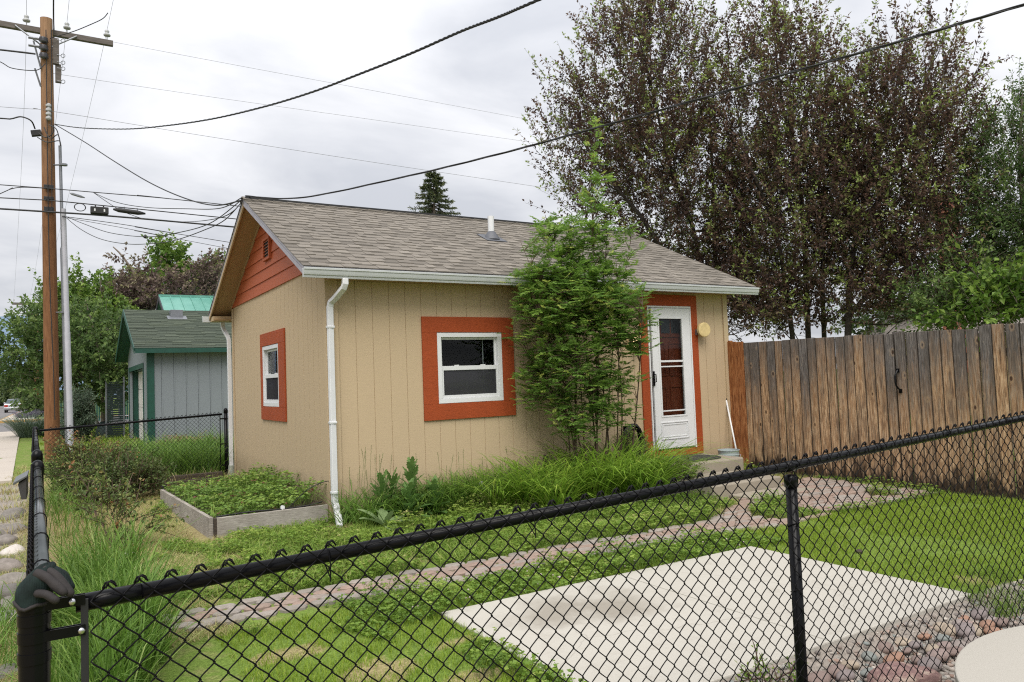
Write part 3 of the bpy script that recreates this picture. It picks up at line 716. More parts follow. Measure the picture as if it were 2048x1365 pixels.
# soffits under rake and eave, fascias
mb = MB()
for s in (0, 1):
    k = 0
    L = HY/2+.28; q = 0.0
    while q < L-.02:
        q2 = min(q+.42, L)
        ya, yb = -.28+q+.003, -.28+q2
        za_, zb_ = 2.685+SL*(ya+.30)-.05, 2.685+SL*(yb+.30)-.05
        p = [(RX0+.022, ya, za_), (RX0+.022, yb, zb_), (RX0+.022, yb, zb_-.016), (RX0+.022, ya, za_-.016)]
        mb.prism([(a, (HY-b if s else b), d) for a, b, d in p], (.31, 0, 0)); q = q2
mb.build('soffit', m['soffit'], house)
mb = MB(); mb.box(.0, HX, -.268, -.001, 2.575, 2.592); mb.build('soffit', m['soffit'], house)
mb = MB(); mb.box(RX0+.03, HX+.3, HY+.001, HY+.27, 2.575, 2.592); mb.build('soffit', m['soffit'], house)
for s in (0, 1):
    p = [(RX0, -.285, 2.685-.045), (RX0, HY/2, RZ-.047), (RX0, HY/2, RZ-.105), (RX0, -.285, 2.685-.10)]
    mb = MB(); mb.prism([(a, (HY-b if s else b), d) for a, b, d in p], (.02, 0, 0)); mb.build('rake_board', m['fascia'] if s else m['rake'], house)
mb = MB(); mb.box(RX0+.021, RX1-.02, -.285, -.268, 2.56, 2.645); mb.build('fascia', m['fascia'], house)
mb = MB(); mb.box(RX0+.021, RX1-.02, HY+.268, HY+.285, 2.56, 2.645); mb.box(RX0+.021, -.02, HY+.02, HY+.267, 2.56, 2.635); mb.build('fascia', m['fascia'], house)
def gutter(s, xa, xb):
    pr = [(-.286, 2.655), (-.286, 2.556), (-.326, 2.553), (-.330, 2.568), (-.3265, 2.575), (-.340, 2.584), (-.347, 2.606), (-.349, 2.634), (-.3575, 2.638), (-.3575, 2.657), (-.352, 2.660), (-.346, 2.655), (-.346, 2.645), (-.290, 2.645)]
    mb = MB(); mb.prism([(xa, (HY-y if s else y), z) for y, z in pr], (xb-xa, 0, 0)); return smooth_by_angle(mb.build('gutter', m['gutter'], house), 30)
gutter(0, RX0-.01, RX1+.03); gutter(1, RX0-.10, RX1+.03)
def downspout(path, name='downspout', mat=None):
    mb = MB(); mb.tube(polyline(path, 40) if len(path) > 40 else path, .04, 4, sq=(.8, .62), up=(1, 0, 0)); return mb.build(name, mat or m['downspout'], house, bevel=.006)
E0 = Pz(680, 1056, -.075)
downspout([(.115, -.318, 2.556), (.115, -.318, 2.50), (.105, -.295, 2.455), (.06, -.14, 2.36), (.03, -.075, 2.32), (.022, -.062, 2.27), (.022, -.062, 2.0), (.022, -.062, .20), (.022, -.068, .13), (.03, -.09, .09), (E0[0], E0[1], -.062)])
for zz in (2.05, 1.0, .24):
    mb = MB(); mb.box(-.018, .062, -.096, -.03, zz-.012, zz+.012); mb.build('strap', m['downspout'], house, bevel=.003)
bs = [(-.10, HY+.33, 2.556), (-.10, HY+.33, 2.48), (-.085, HY+.26, 2.40), (-.06, HY+.12, 2.30), (-.055, HY+.07, 2.24), (-.055, HY+.055, 2.1), (-.055, HY+.055, .10)]
downspout(bs)
m['boot'] = plain('grey_green_drain_boot', (.23, .25, .21), .7, var=.15)
mb = MB(); mb.lathe([(.045, .10), (.05, .08), (.052, .0), (.06, -.02), (.06, -.05), (.066, -.06), (.066, -.12)], (-.055, HY+.055, .04), 16); mb.build('drain_boot', m['boot'], house, smooth=True)

def window(W, axis, trim, fz):
    """double-hung vinyl window in a flat wooden surround. W=(a0,a1,z0,z1) along the wall; trim likewise"""
    def bx(mb, a0, a1, d0, d1, z0, z1):
        if axis == 'x': mb.box(a0, a1, d0, d1, z0, z1)
        else: mb.box(d0, d1, a0, a1, z0, z1)
    a0, a1, z0, z1 = W; fr = MB(); w = .055
    for p in ((a0, a1, z1-w, z1), (a0, a1, z0, z0+w), (a0, a0+w, z0+w, z1-w), (a1-w, a1, z0+w, z1-w)): bx(fr, p[0], p[1], -.014, .07, p[2], p[3])
    win = fr.build('window', m['white'], house, bevel=.003)
    t0, t1, tz0, tz1 = trim; mb = MB(); zt, zb = z1+.004, z0-.004
    for p in ((t0, t1, zt, tz1), (t0, t1, tz0, zb), (t0, a0-.002, zb+.001, zt-.001), (a1+.002, t1, zb+.001, zt-.001)): bx(mb, p[0], p[1], -.021, .0005, p[2], p[3])
    mb.build('window_trim', m['orange'], win, bevel=.002)
    zm = (z0+z1)/2+.0
    up = MB(); i0, i1 = a0+w+.001, a1-w-.001; s = .028
    for p in ((i0, i1, z1-w-s, z1-w-.001), (i0, i0+s, zm, z1-w-s), (i1-s, i1, zm, z1-w-s)): bx(up, p[0], p[1], .035, .062, p[2], p[3])
    up.build('sash', m['white'], win, bevel=.002)
    lo = MB()
    for p in ((i0, i1, zm-.03, zm+.022), (i0, i1, z0+w+.001, z0+w+.04), (i0, i0+s, z0+w+.04, zm-.03), (i1-s, i1, z0+w+.04, zm-.03)): bx(lo, p[0], p[1], .002, .033, p[2], p[3])
    bx(lo, i0+.18, i0+.24, .004, .03, zm+.022, zm+.034); bx(lo, i1-.24, i1-.18, .004, .03, zm+.022, zm+.034)
    lo.build('sash', m['white'], win, bevel=.002)
    g = MB(); bx(g, i0+s*.5, i1-s*.5, .046, .050, zm, z1-w-s*.5); g.build('pane', m['glass'], win)
    g = MB(); bx(g, i0+s*.5, i1-s*.5, .016, .020, z0+w+.03, zm-.02); g.build('pane', m['screen'], win)
    sl = MB(); bx(sl, a0+.003, a1-.003, .072, .26, z0-.0, z0+.03); bx(sl, a0+.003, a0+.02, .072, .115, z0+.031, z1); bx(sl, a1-.02, a1-.003, .072, .115, z0+.031, z1); sl.build('sill', m['white'], win)
    return win
wf = window(WIN_F, 'x', (1.143, 2.409, .946, 2.183), 0)
wl = window(WIN_L, 'y', (1.746, 3.073, .956, 2.180), 0)
wp = Py(966.7, 740, .13); mb = MB(); mb.tube([(wp[0], .13, 1.20), (wp[0], .13, 1.95)], .005, 6); mb.build('blind_wand', m['white'], wf)
mb = MB(); mb.box(1.40, 2.18, .118, .17, 1.915, 1.975); mb.build('blind_rail', plain('dull_green_rail', (.06, .085, .075), .6), wf)
mb = MB(); mb.box(.10, .16, 2.2, 2.85, 1.30, 1.34); mb.box(.10, .15, 2.2, 2.85, 1.24, 1.29); mb.build('blind_rail', plain('grey_blind', (.30, .30, .31), .6), wl)
# bottles standing on the sill inside
m['blue_plastic'] = plain('blue_plastic', (.12, .25, .33), .4); m['clear_plastic'] = plain('pale_plastic', (.35, .38, .40), .4)
for px, h, lab, neck in ((974.5, .165, 'short pale blue bottle on the inside sill of the front window', 0), (985.5, .20, 'tall spray bottle with a pale nozzle on the inside sill of the front window', 1)):
    q = Py(px, 785, .16); b = thing('spray_bottle' if neck else 'bottle', lab, 'bottle', (q[0], .16, 1.17))
    mb = MB(); mb.lathe([(.03, 0), (.033, .01), (.033, .11), (.026, .135), (.014, .15)], (q[0], .16, 1.17), 14); mb.build('bottle_body', m['blue_plastic'], b, smooth=True)
    mb = MB(); mb.tube([(q[0], .16, 1.315), (q[0], .16, 1.17+h)], .013, 10)
    if neck: mb.box(q[0]-.045, q[0]+.02, .148, .172, 1.17+h, 1.17+h+.028); mb.tube([(q[0]-.03, .16, 1.17+h-.002), (q[0]-.038, .16, 1.17+h-.05)], .005, 6)
    mb.build('nozzle' if neck else 'cap', m['clear_plastic'], b)
# entrance
dr = MB(); x0, x1, z0, z1 = DOOR
for p in ((x0-.139, x1+.139, z1, 2.547), (x0-.139, x0-.001, .202, z1-.001), (x1+.001, x1+.139, .202, z1-.001), (x0, x1, .202, z0-.001)): dr.box(p[0], p[1], -.022, .0005, p[2], p[3])
dr.build('door_trim', m['orange'], house, bevel=.003)
dj = MB()
for p in ((x0, x1, z1-.026, z1-.001), (x0+.001, x0+.024, z0, z1-.027), (x1-.026, x1-.001, z0, z1-.027)): dj.box(p[0], p[1], -.036, .06, p[2], p[3])
dj.build('door_frame', m['white'], house, bevel=.003)
mb = MB(); mb.box(x0+.025, x1-.027, -.01, .09, z0-.03, z0-.001); mb.build('threshold', m['galv'], house)
sd = MB(); a0, a1, b0, b1 = 4.724, 5.478, .325, 2.350; gx0, gx1, gz0, gz1 = 4.868, 5.312, .795, 2.194
for p in ((a0, a1, gz1, b1), (a0, a1, b0, gz0), (a0, gx0, gz0, gz1), (gx1, a1, gz0, gz1)): sd.box(p[0], p[1], -.034, .0, p[2], p[3])
storm = sd.build('storm_door', m['white'], house, bevel=.002)
mb = MB(); kx0, kx1, kz0, kz1 = 4.818, 5.355, .453, .705
for w, d in ((.0, .010), (.03, .006)):
    for p in ((kx0+w, kx1-w, kz1-w-.018, kz1-w), (kx0+w, kx1-w, kz0+w, kz0+w+.018), (kx0+w, kx0+w+.018, kz0+w+.018, kz1-w-.018), (kx1-w-.018, kx1-w, kz0+w+.018, kz1-w-.018)): mb.box(p[0], p[1], -.034-d, -.0335, p[2], p[3])
mb.build('kick_panel', m['white'], storm, bevel=.004)
for zz, h in ((1.577, .028), (1.50, .018), (.862, .018)):
    mb = MB(); mb.box(gx0+.001, gx1-.001, -.028, -.012, zz-h/2, zz+h/2); mb.build('glazing_bar', m['white'], storm)
mb = MB()
for p in ((gx0-.03, gx1+.03, gz1, gz1+.02), (gx0-.03, gx1+.03, gz0-.022, gz0), (gx0-.03, gx0, gz0, gz1), (gx1, gx1+.03, gz0, gz1)): mb.box(p[0], p[1], -.040, -.0335, p[2], p[3])
mb.build('glazing_frame', m['white'], storm, bevel=.002)
mb = MB(); mb.box(gx0+.0005, gx1-.0005, -.022, -.019, gz0, gz1); mb.build('pane', m['glass'], storm)
hp = Py(1308, 757, -.04); mb = MB(); mb.box(hp[0]-.016, hp[0]+.016, -.045, -.033, hp[2]-.11, hp[2]+.10); mb.tube([(hp[0], -.045, hp[2]-.06), (hp[0]+.0, -.085, hp[2]-.05), (hp[0], -.085, hp[2]+.05), (hp[0], -.045, hp[2]+.06)], .009, 8); mb.build('handle', m['black'], storm)
idr = MB(); px0, px1 = 4.69, 5.48; idr.box(px0, px1, .064, .105, .33, 2.345)
inner = idr.build('entry_door', m['mahogany'], house)
mb = MB()
def ring(x0, x1, z0, z1, w, y0, y1):
    for p in ((x0, x1, z1-w, z1), (x0, x1, z0, z0+w), (x0, x0+w, z0+w, z1-w), (x1-w, x1, z0+w, z1-w)): mb.box(p[0], p[1], y0, y1, p[2], p[3])
for xa, xb in ((4.80, 5.06), (5.12, 5.38)):
    ring(xa, xb, .50, 1.22, .028, .052, .0645); ring(xa, xb, 1.36, 1.86, .028, .052, .0645)
mb.box(px0, px1, .050, .0645, 1.93, 1.965)
mb.build('door_moulding', m['mahogany'], inner, bevel=.004)
mb = MB()
for xa in (4.79, 4.99, 5.19): mb.box(xa, xa+.17, .058, .0645, 1.99, 2.25)
mb.build('door_light', plain('dark_door_light', (.02, .022, .024), .15), inner)
# lamps on the wall
lp = np.array([4.386, -.10, 1.865]); mb = MB(); mb.box(lp[0]-.05, lp[0]+.05, -.02, .0, lp[2]-.09, lp[2]+.09); mb.lathe([(.02, .13), (.07, .09), (.065, .085)], lp, 8); mb.lathe([(.055, -.10), (.06, -.085), (.02, -.12)], lp, 8); mb.box(lp[0]-.012, lp[0]+.012, -.09, -.01, lp[2]+.10, lp[2]+.12)
lamp = mb.build('wall_lamp', m['black'], house)
t = NT('lit_lamp_glass'); t.col((.8, .6, .35)); t.p.inputs['Emission Color'].default_value = (1, .72, .38, 1); t.p.inputs['Emission Strength'].default_value = 1.6
mb = MB(); mb.lathe([(.045, -.085), (.052, 0), (.05, .085)], lp, 8); mb.build('lamp_glass', t.m, lamp)
dc = np.array([5.678, -.12, 2.028]); mb = MB(); mb.box(5.592, 5.652, -.055, -.021, 1.955, 2.04); mb.tube([(5.63, -.04, 1.985), (5.655, -.08, 1.985), (5.675, -.10, 2.0)], .012, 8)
wl_ = mb.build('wall_light', m['galv'], house)
mb = MB(); mb.tube([dc+np.array([.0, .045, 0]), dc+np.array([0, .03, 0]), dc+np.array([-.004, -.015, 0]), dc+np.array([-.005, -.022, 0])], [.066, .108, .109, .102], 28); smooth_by_angle(mb.build('disc_cover', plain('yellow_disc_paint', (.58, .45, .21), .6, var=.12, scale=14), wl_))
# drip line and hose on the wall
hs = thing('garden_hose', 'black garden hose coiled on the wall beside the door', 'hose', (4.25, -.1, .3))
hc = Py(1268, 890, -.12); mb = MB(); pts = []
for k in range(7*24+1):
    a = 2*math.pi*k/24; r_ = .20+.012*math.sin(k*.71); pts.append((hc[0]+r_*.72*math.cos(a), -.06-.017*(k/24)+.004*math.sin(k), hc[2]+.02+(r_+.10*0)*1.25*math.sin(a)))
mb.tube(pts, .0125, 7); mb.build('hose_coil', m['rubber'], hs, smooth=True)
mb = MB(); mb.box(hc[0]-.07, hc[0]+.07, -.20, .0, hc[2]+.20, hc[2]+.225); mb.box(hc[0]-.08, hc[0]+.08, -.012, .0, hc[2]+.10, hc[2]+.26); mb.build('hose_hanger', m['black'], hs)

# porch slabs
def slab(x0, x1, y0, y1, z0, z1, name, label, cat, rad=.0, bev=.02):
    mb = MB(); pts = []
    if rad:
        for cx, cy, a0 in ((x1-.03, y1-.0, 0), (x0+rad, y1, 0),):
            pass
        pts = [(x1, y0+.04), (x1, y1), (x0, y1)]
        for a in np.linspace(math.pi, 1.5*math.pi, 8): pts.append((x0+rad+rad*math.cos(a), y0+rad+rad*math.sin(a)))
        pts.append((x1-.04, y0))
    else: pts = [(x0, y0), (x1, y0), (x1, y1), (x0, y1)]
    mb.prism([(x, y, z0) for x, y in pts], (0, 0, z1-z0)); return tag(mb.build(name, m['step'], loc=((x0+x1)/2, (y0+y1)/2, z0), bevel=bev), label, cat)
slab(4.40, 5.60, -.85, -.024, -.22, .20, 'porch_step', 'concrete porch slab with rounded corner under the storm door', 'step', .28)
slab(4.02, 5.22, -1.75, -.853, -.24, .055, 'porch_step', 'lower concrete step in front of the porch slab', 'step', .0, .015)
slab(4.28, 5.34, -2.16, -1.755, -.26, -.068, 'porch_step', 'flat concrete landing slab level with the brick paving', 'step', .0, .01)
mb = MB(); pts = [(4.70+.30*math.cos(a)*1.0, -.40+.33*math.sin(a)) for a in np.linspace(math.pi*.5, math.pi*1.5, 12)]+[(5.16+.28*math.cos(a), -.40+.33*math.sin(a)) for a in np.linspace(-math.pi*.5, math.pi*.5, 12)]
mb.prism([(x, y, .201) for x, y in pts], (0, 0, .014)); tag(mb.build('door_mat', plain('charcoal_mat', (.025, .024, .025), .95, var=.4, scale=40), loc=(4.95, -.4, .2), bevel=.003), 'dark half round door mat on the porch slab', 'door mat')
bc = np.array([5.86, -.31, 0]); bz = .252-.37
bk = thing('bucket', 'pale grey plastic bucket beside the porch slab', 'bucket', (bc[0], bc[1], bz))
mb = MB(); mb.lathe([(.125, 0), (.13, .004), (.148, .24), (.151, .25), (.151, .262), (.147, .264), (.149, .29), (.153, .294), (.153, .304), (.149, .306), (.15, .355), (.156, .36), (.156, .37), (.148, .37), (.128, .012), (.0, .010)], (bc[0], bc[1], bz), 36); smooth_by_angle(mb.build('bucket_body', plain('grey_plastic', (.36, .42, .43), .5, var=.06), bk), 50)
mb = MB(); mb.tube([(bc[0]+.158*math.cos(a), bc[1]+.158*math.sin(a)-.01, bz+.30-.12*abs(math.sin((a-2.2)))) for a in np.linspace(2.2+math.pi*.0, 2.2+math.pi, 16)], .003, 6); mb.build('bucket_handle', m['galv_light'], bk)
s0 = Px(1480, 917, 6.02); s0 = np.array([6.02, s0[1], -.1]); s1 = Px(1450, 788, 6.225)
dv = s1-s0; rk = thing('broom_pole', 'white pole with a black grip leaning in the fence corner', 'pole', s0)
mb = MB(); mb.tube([s0, s0+dv*.92], .0125, 12); mb.build('shaft', m['white'], rk, smooth=True)
mb = MB(); mb.tube([s0+dv*.915, s0+dv*.93, s0+dv*.995, s0+dv], [.014, .017, .0165, .012], 12); mb.build('grip', m['black'], rk, smooth=True)
# ================================================================== WOODEN FENCE
FX = 6.25
wfence = thing('wooden_fence', 'weathered board fence running from the house corner', 'fence', (FX+.05, -.8, -.15))
gate = thing('wooden_gate', 'weathered board gate with a black pull handle in the fence', 'gate', (FX+.05, -3.2, -.15))
fence2 = thing('wooden_fence', 'taller end stretch of weathered boards beyond the gate', 'fence', (FX+.05, -5, -.15))
def board(y0, y1, zt, zb, parent, mat, dx):
    mb = MB(); x = FX+dx; mb.obox((x+random.uniform(0, .010), y0+.003, zb), (0, y1-y0-.006, 0), (random.uniform(-.006, .006), 0, zt-zb), (.018, random.uniform(-.001, .001), 0))
    o = mb.build('board', mat, None, loc=(x, (y0+y1)/2, zb), bevel=.0025)
    o.parent = parent; o.location = tuple(np.array(o.location)-wloc(parent)); return o
ys = [.035, -.075, -.19, -.329, -.444, -.617, -.767, -.912, -1.036, -1.17, -1.313, -1.455, -1.586, -1.744, -1.88, -2.017, -2.144, -2.291, -2.434, -2.57, -2.698]
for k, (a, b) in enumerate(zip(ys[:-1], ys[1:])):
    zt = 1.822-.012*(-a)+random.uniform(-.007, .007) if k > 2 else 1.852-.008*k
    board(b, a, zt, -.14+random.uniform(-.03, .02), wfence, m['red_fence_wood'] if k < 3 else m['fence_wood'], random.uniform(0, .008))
mb = MB(); mb.box(FX+.03, FX+.11, -.04, .05, -.2, 1.868); mb.build('post', m['red_fence_wood'], wfence)
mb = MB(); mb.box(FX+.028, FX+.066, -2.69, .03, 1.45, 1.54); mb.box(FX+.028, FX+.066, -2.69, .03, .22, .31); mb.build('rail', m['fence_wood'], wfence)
y = -2.706
for k in range(7):
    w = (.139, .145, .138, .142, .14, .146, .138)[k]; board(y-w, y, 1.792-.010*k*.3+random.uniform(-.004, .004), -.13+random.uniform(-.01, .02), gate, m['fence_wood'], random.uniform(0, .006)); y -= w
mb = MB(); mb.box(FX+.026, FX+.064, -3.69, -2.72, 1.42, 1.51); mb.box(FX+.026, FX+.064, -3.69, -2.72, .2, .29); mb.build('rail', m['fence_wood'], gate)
hd = Px(1797, 762, FX); mb = MB(); mb.tube(polyline([hd+(-.006, -.0, .13), hd+(-.02, .0, .12), hd+(-.055, .005, .06), hd+(-.058, 0, -.05), hd+(-.02, -.02, -.11), hd+(-.006, -.02, -.13)], 16), .011, 8)
mb.obox(hd+(-.009, -.02, .10), (.008, 0, 0), (0, .04, 0), (0, 0, .05)); mb.obox(hd+(-.009, -.04, -.15), (.008, 0, 0), (0, .04, 0), (0, 0, .05)); mb.build('pull_handle', m['black'], gate)
y = -3.700
while y > -6.9:
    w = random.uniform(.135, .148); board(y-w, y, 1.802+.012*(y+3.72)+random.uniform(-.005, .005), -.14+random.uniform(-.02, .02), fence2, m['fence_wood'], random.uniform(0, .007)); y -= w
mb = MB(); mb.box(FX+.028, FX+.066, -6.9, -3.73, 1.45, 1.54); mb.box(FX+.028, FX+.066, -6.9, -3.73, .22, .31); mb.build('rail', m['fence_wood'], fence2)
mb = MB(); mb.box(FX+.068, FX+.16, -3.80, -3.70, -.2, 1.815); mb.build('post', m['fence_wood'], fence2)
mb = MB(); mb.box(FX+.068, FX+.16, -2.75, -2.65, -.2, 1.81); mb.build('post', m['fence_wood'], wfence)

# ================================================================== CHAIN LINK FENCES
def weave(O, U, N, L, zbot, ztop, pitch=.0629, r=.00195, amp=.0035):
    """woven wire mesh: O start (plan), U unit direction, N unit normal (towards the rail-free side); zbot/ztop(s) functions. Flattened spirals that hook into each other"""
    a = pitch/2; n = int(L/a); U = np.array(U, float); N = np.array(N, float); H = ztop(0)-zbot(0); per = int(round(H/pitch)); pp = H/per
    k = per*12+1; th = np.linspace(0, 2*np.pi*per, k)
    tri = 2/np.pi*np.arcsin(np.clip(np.sin(th+np.pi/2), -1, 1)); sm = np.cos(th)
    wave = (.80*tri+.20*sm)*(a/2+.0022)
    P = np.zeros((n, k, 3))
    for i in range(n):
        s = (i+.5)*a+(wave if i % 2 == 0 else -wave); dirn = (-np.sin(th) if i % 2 == 0 else np.sin(th))
        z = ztop((i+.5)*a)-(th/(2*np.pi))*pp*((ztop((i+.5)*a)-zbot((i+.5)*a))/H)
        w = amp*np.tanh(2.2*dirn)+RNG.normal()*.0004
        P[i] = np.array([O[0], O[1], 0])+s[:, None]*U+w[:, None]*N; P[i, :, 2] = z
    v, f, at = tubes_np(P, r, 5, N=N*.3+np.array([0.1, .2, .9]))
    # knuckles along the top edge: each pair of neighbours folded over one another
    parts = [(v, f, at)]; KP = []
    for i in range(0, n-1, 2):
        s = (i+1)*a; z = ztop(s)+.003; o = np.array([O[0], O[1], 0])+U*s
        q = lambda du, dn, dz: o+U*du+N*dn+np.array([0, 0, z+dz])
        KP.append([q(-.010, -.002, -.012), q(-.004, .001, .0005), q(.004, .005, .003), q(.011, .004, -.002), q(.018, -.001, -.011)])
        KP.append([q(-.004, .006, -.010), q(.0, .007, .001), q(.006, .003, .004), q(.012, -.002, .0), q(.016, -.004, -.008)])
    parts.append(tubes_np(np.array(KP), .0023, 6, N=N+np.array([.1, .05, .2])))
    return join(parts)
FY = -6.2
def rail_z(x):
    return .940+(x+2.56)*.0350 if x < -.157 else 1.024+(x+.157)*.0435
cf = thing('chain_link_fence', 'black chain link fence across the foreground with a round top rail', 'fence', (-2.6, FY, -.15))
CX = -2.622
wy = FY-.0245
v, f, a = weave((-2.515, wy), (1, 0, 0), (0, -1, 0), 8.65, lambda s: rail_z(-2.515+s)-1.0, lambda s: rail_z(-2.515+s)+.036)
mesh_obj('wire_mesh', v, f, m['black_wire'], cf, smooth=True, attr={'rnd': a})
mb = MB(); mb.tube([(-2.545, FY, rail_z(-2.545)), (-.157, FY, rail_z(-.157)), (6.16, FY, rail_z(6.16))], .0178, 20); mb.build('top_rail', m['black'], cf, smooth=True)
mb = MB(); mb.tube([(-2.415, FY, rail_z(-2.415)), (-2.545, FY, rail_z(-2.545))], .0192, 20); mb.build('rail_cup', m['black'], cf, smooth=True)
for x in (-.150, 2.30, 4.74, 6.16):
    mb = MB(); mb.tube([(x, FY, -.4), (x, FY, rail_z(x)-.035)], .0215, 20); mb.lathe([(.026, -.035), (.027, .0), (.020, .012)], (x, FY, rail_z(x)-.045), 20); mb.tube([(x-.028, FY, rail_z(x-.028)), (x+.028, FY, rail_z(x+.028))], .0205, 18); mb.build('line_post', m['black'], cf, smooth=True)
post = MB(); post.tube([(CX, FY, -.4), (CX, FY, .985)], .0302, 28); po = smooth_by_angle(post.build('corner_post', m['black'], cf))
for k, zz in enumerate((.953, .925, .888, .845, .30)):
    mb = MB(); mb.tube([(CX, FY, zz-.011), (CX, FY, zz+.011)], .0322, 28)
    if k in (0, 2, 4): mb.box(CX+.02, -2.527, wy-.0005, wy+.0025, zz-.011, zz+.011); mb.box(CX+.02, -2.527, wy+.012, wy+.015, zz-.011, zz+.011)
    b_ = smooth_by_angle(mb.build('tension_band', m['black'], cf))
    if k in (0, 2, 4):
        mb = MB(); mb.ball((-2.535 if k else -2.552, wy-.006, zz), (.0075, .005, .0075), 12, 7); mb.build('carriage_bolt', m['bolt'], b_, smooth=True)
mb = MB(); mb.box(-2.536, -2.521, wy-.0005+.003, wy+.008, -.05, rail_z(-2.53)+.012); mb.build('tension_bar', plain('dull_tension_bar', (.022, .022, .024), .5, spec=.3), cf, bevel=.001)
for x in (-1.98, -1.35, -.72, .42, .95, 1.5):
    mb = MB(); c0 = np.array([x, FY, rail_z(x)]); mb.tube([c0+(0, -.026, -.062), c0+(.003, -.022, -.02)]+[c0+(0, -.0205*math.cos(q), .0205*math.sin(q)) for q in np.linspace(0, math.pi, 7)]+[c0+(-.004, .020, -.012), c0+(.002, -.022, -.055)], .0018, 5); mb.build('tie_wire', m['black_wire'], cf)
for zz in (.2, .55, .8):
    mb = MB(); c0 = np.array([-.150, FY, zz]); mb.tube([c0+(.024*math.cos(q), -.024*math.sin(q), .01*math.sin(q)) for q in np.linspace(-2.2, 4.2, 12)], .0018, 5); mb.build('tie_wire', m['black_wire'], cf)

# side fence (two stretches with a gate gap between the twin posts) and back fence
def sx(y): return -2.605-.019*(y+6.2)
def sz(y): return .945+.0135*(y+6.2) if y < -2 else 1.0-.012*(y+2.2)
def side_run(y0, y1, label, postlist, railmat):
    t = thing('chain_link_fence', label, 'fence', (sx(y0), y0, -.15)); L = y1-y0-.1
    d = np.array([sx(y1)-sx(y0), y1-y0, 0]); d /= np.linalg.norm(d); nrm_ = np.array([-d[1], d[0], 0])
    o = np.array([sx(y0), y0, 0])+d*.05+nrm_*.0245
    v, f, a = weave((o[0], o[1]), d, nrm_, L, lambda s: sz(y0+s)-1.0, lambda s: sz(y0+s)+.036)
    mesh_obj('wire_mesh', v, f, m['black_wire'], t, smooth=True, attr={'rnd': a})
    mb = MB(); mb.tube([(sx(y0), y0+.03, sz(y0)), (sx(y1), y1-.02, sz(y1))], .0178, 18); mb.build('top_rail', railmat, t, smooth=True)
    for y in postlist:
        zt = sz(y)+.01; mb = MB(); mb.tube([(sx(y), y, -.4), (sx(y), y, zt)], .0302, 22)
        p = smooth_by_angle(mb.build('post', m['black'], t)); mb = MB(); mb.lathe([(.034, -.045), (.0345, .004), (.0325, .012), (.026, .027), (.015, .037), (.004, .041)], (sx(y), y, zt), 24); mb.build('dome_cap', m['black'], p, smooth=True)
    y = y0+.42
    while y < y1-.1:
        mb = MB(); c0 = np.array([sx(y), y, sz(y)]); mb.tube([c0+(-.031, .0, -.06), c0+(-.026, 0, -.02)]+[c0+(-.0205*math.cos(q), .0, .0205*math.sin(q)) for q in np.linspace(0, math.pi, 7)]+[c0+(.020, .004, -.03), c0+(.012, 0, -.075)], .002, 5); mb.build('tie_wire', m['black_wire'], t); y += .43 if y < -2 else .9
    return t
side_run(FY, -3.02, 'near stretch of side chain link fence ending at a dome capped post', [-3.02], m['rail_sheen'])
side_run(-2.18, 5.2, 'far stretch of side chain link fence running to the back corner', [-2.18, 5.2], m['black'])
gt = thing('chain_link_gate', 'narrow chain link gate between the twin dome capped posts', 'gate', (sx(-2.6), -2.6, -.1))
mb = MB(); A0, A1 = np.array([sx(-2.95), -2.95, 0]), np.array([sx(-2.25), -2.25, 0]); zz0, zz1 = .0, .93
mb.tube([A0+(0, 0, zz0), A0+(0, 0, zz1)], .016, 12); mb.tube([A1+(0, 0, zz0), A1+(0, 0, zz1)], .016, 12); mb.tube([A0+(0, 0, zz1), A1+(0, 0, zz1)], .016, 12); mb.tube([A0+(0, 0, zz0), A1+(0, 0, zz0)], .016, 12); mb.build('gate_frame', m['black'], gt, smooth=True)
dg = nrm(A1-A0); v, f, a = weave((A0[0]-.02, A0[1]), dg, (-dg[1], dg[0], 0), .69, lambda s: .0, lambda s: .92); mesh_obj('wire_mesh', v, f, m['black_wire'], gt, smooth=True, attr={'rnd': a})
# box with a sloping lid hung on the outer side of the gate
bx = thing('fence_box', 'dark grey box with a sloping lid hung outside the side fence', 'box', (-2.80, -2.75, .75))
q0 = Py(32, 960, -2.75); q1 = Py(56, 947, -2.75); q2 = Py(46, 992, -2.75)
xl, xr, zt0, zt1, zb = q0[0]+.006, q1[0]-.002, q0[2], q1[2]+.004, q2[2]
mb = MB(); mb.prism([(xl+.010, -2.95, zt0-.01), (xr, -2.95, zt1-.012), (xr, -2.95, zb), (xl+.026, -2.95, zb+.0)], (0, .34, 0)); mb.build('box_body', plain('dark_grey_plastic', (.045, .043, .043), .55, var=.1), bx, bevel=.003)
mb = MB(); mb.prism([(xl-.012, -2.965, zt0-.012), (xr+.004, -2.965, zt1-.008), (xr+.004, -2.965, zt1+.004), (xl-.012, -2.965, zt0+.004)], (0, .37, 0)); mb.build('lid', plain('grey_lid', (.085, .09, .09), .4, var=.1), bx, bevel=.002)
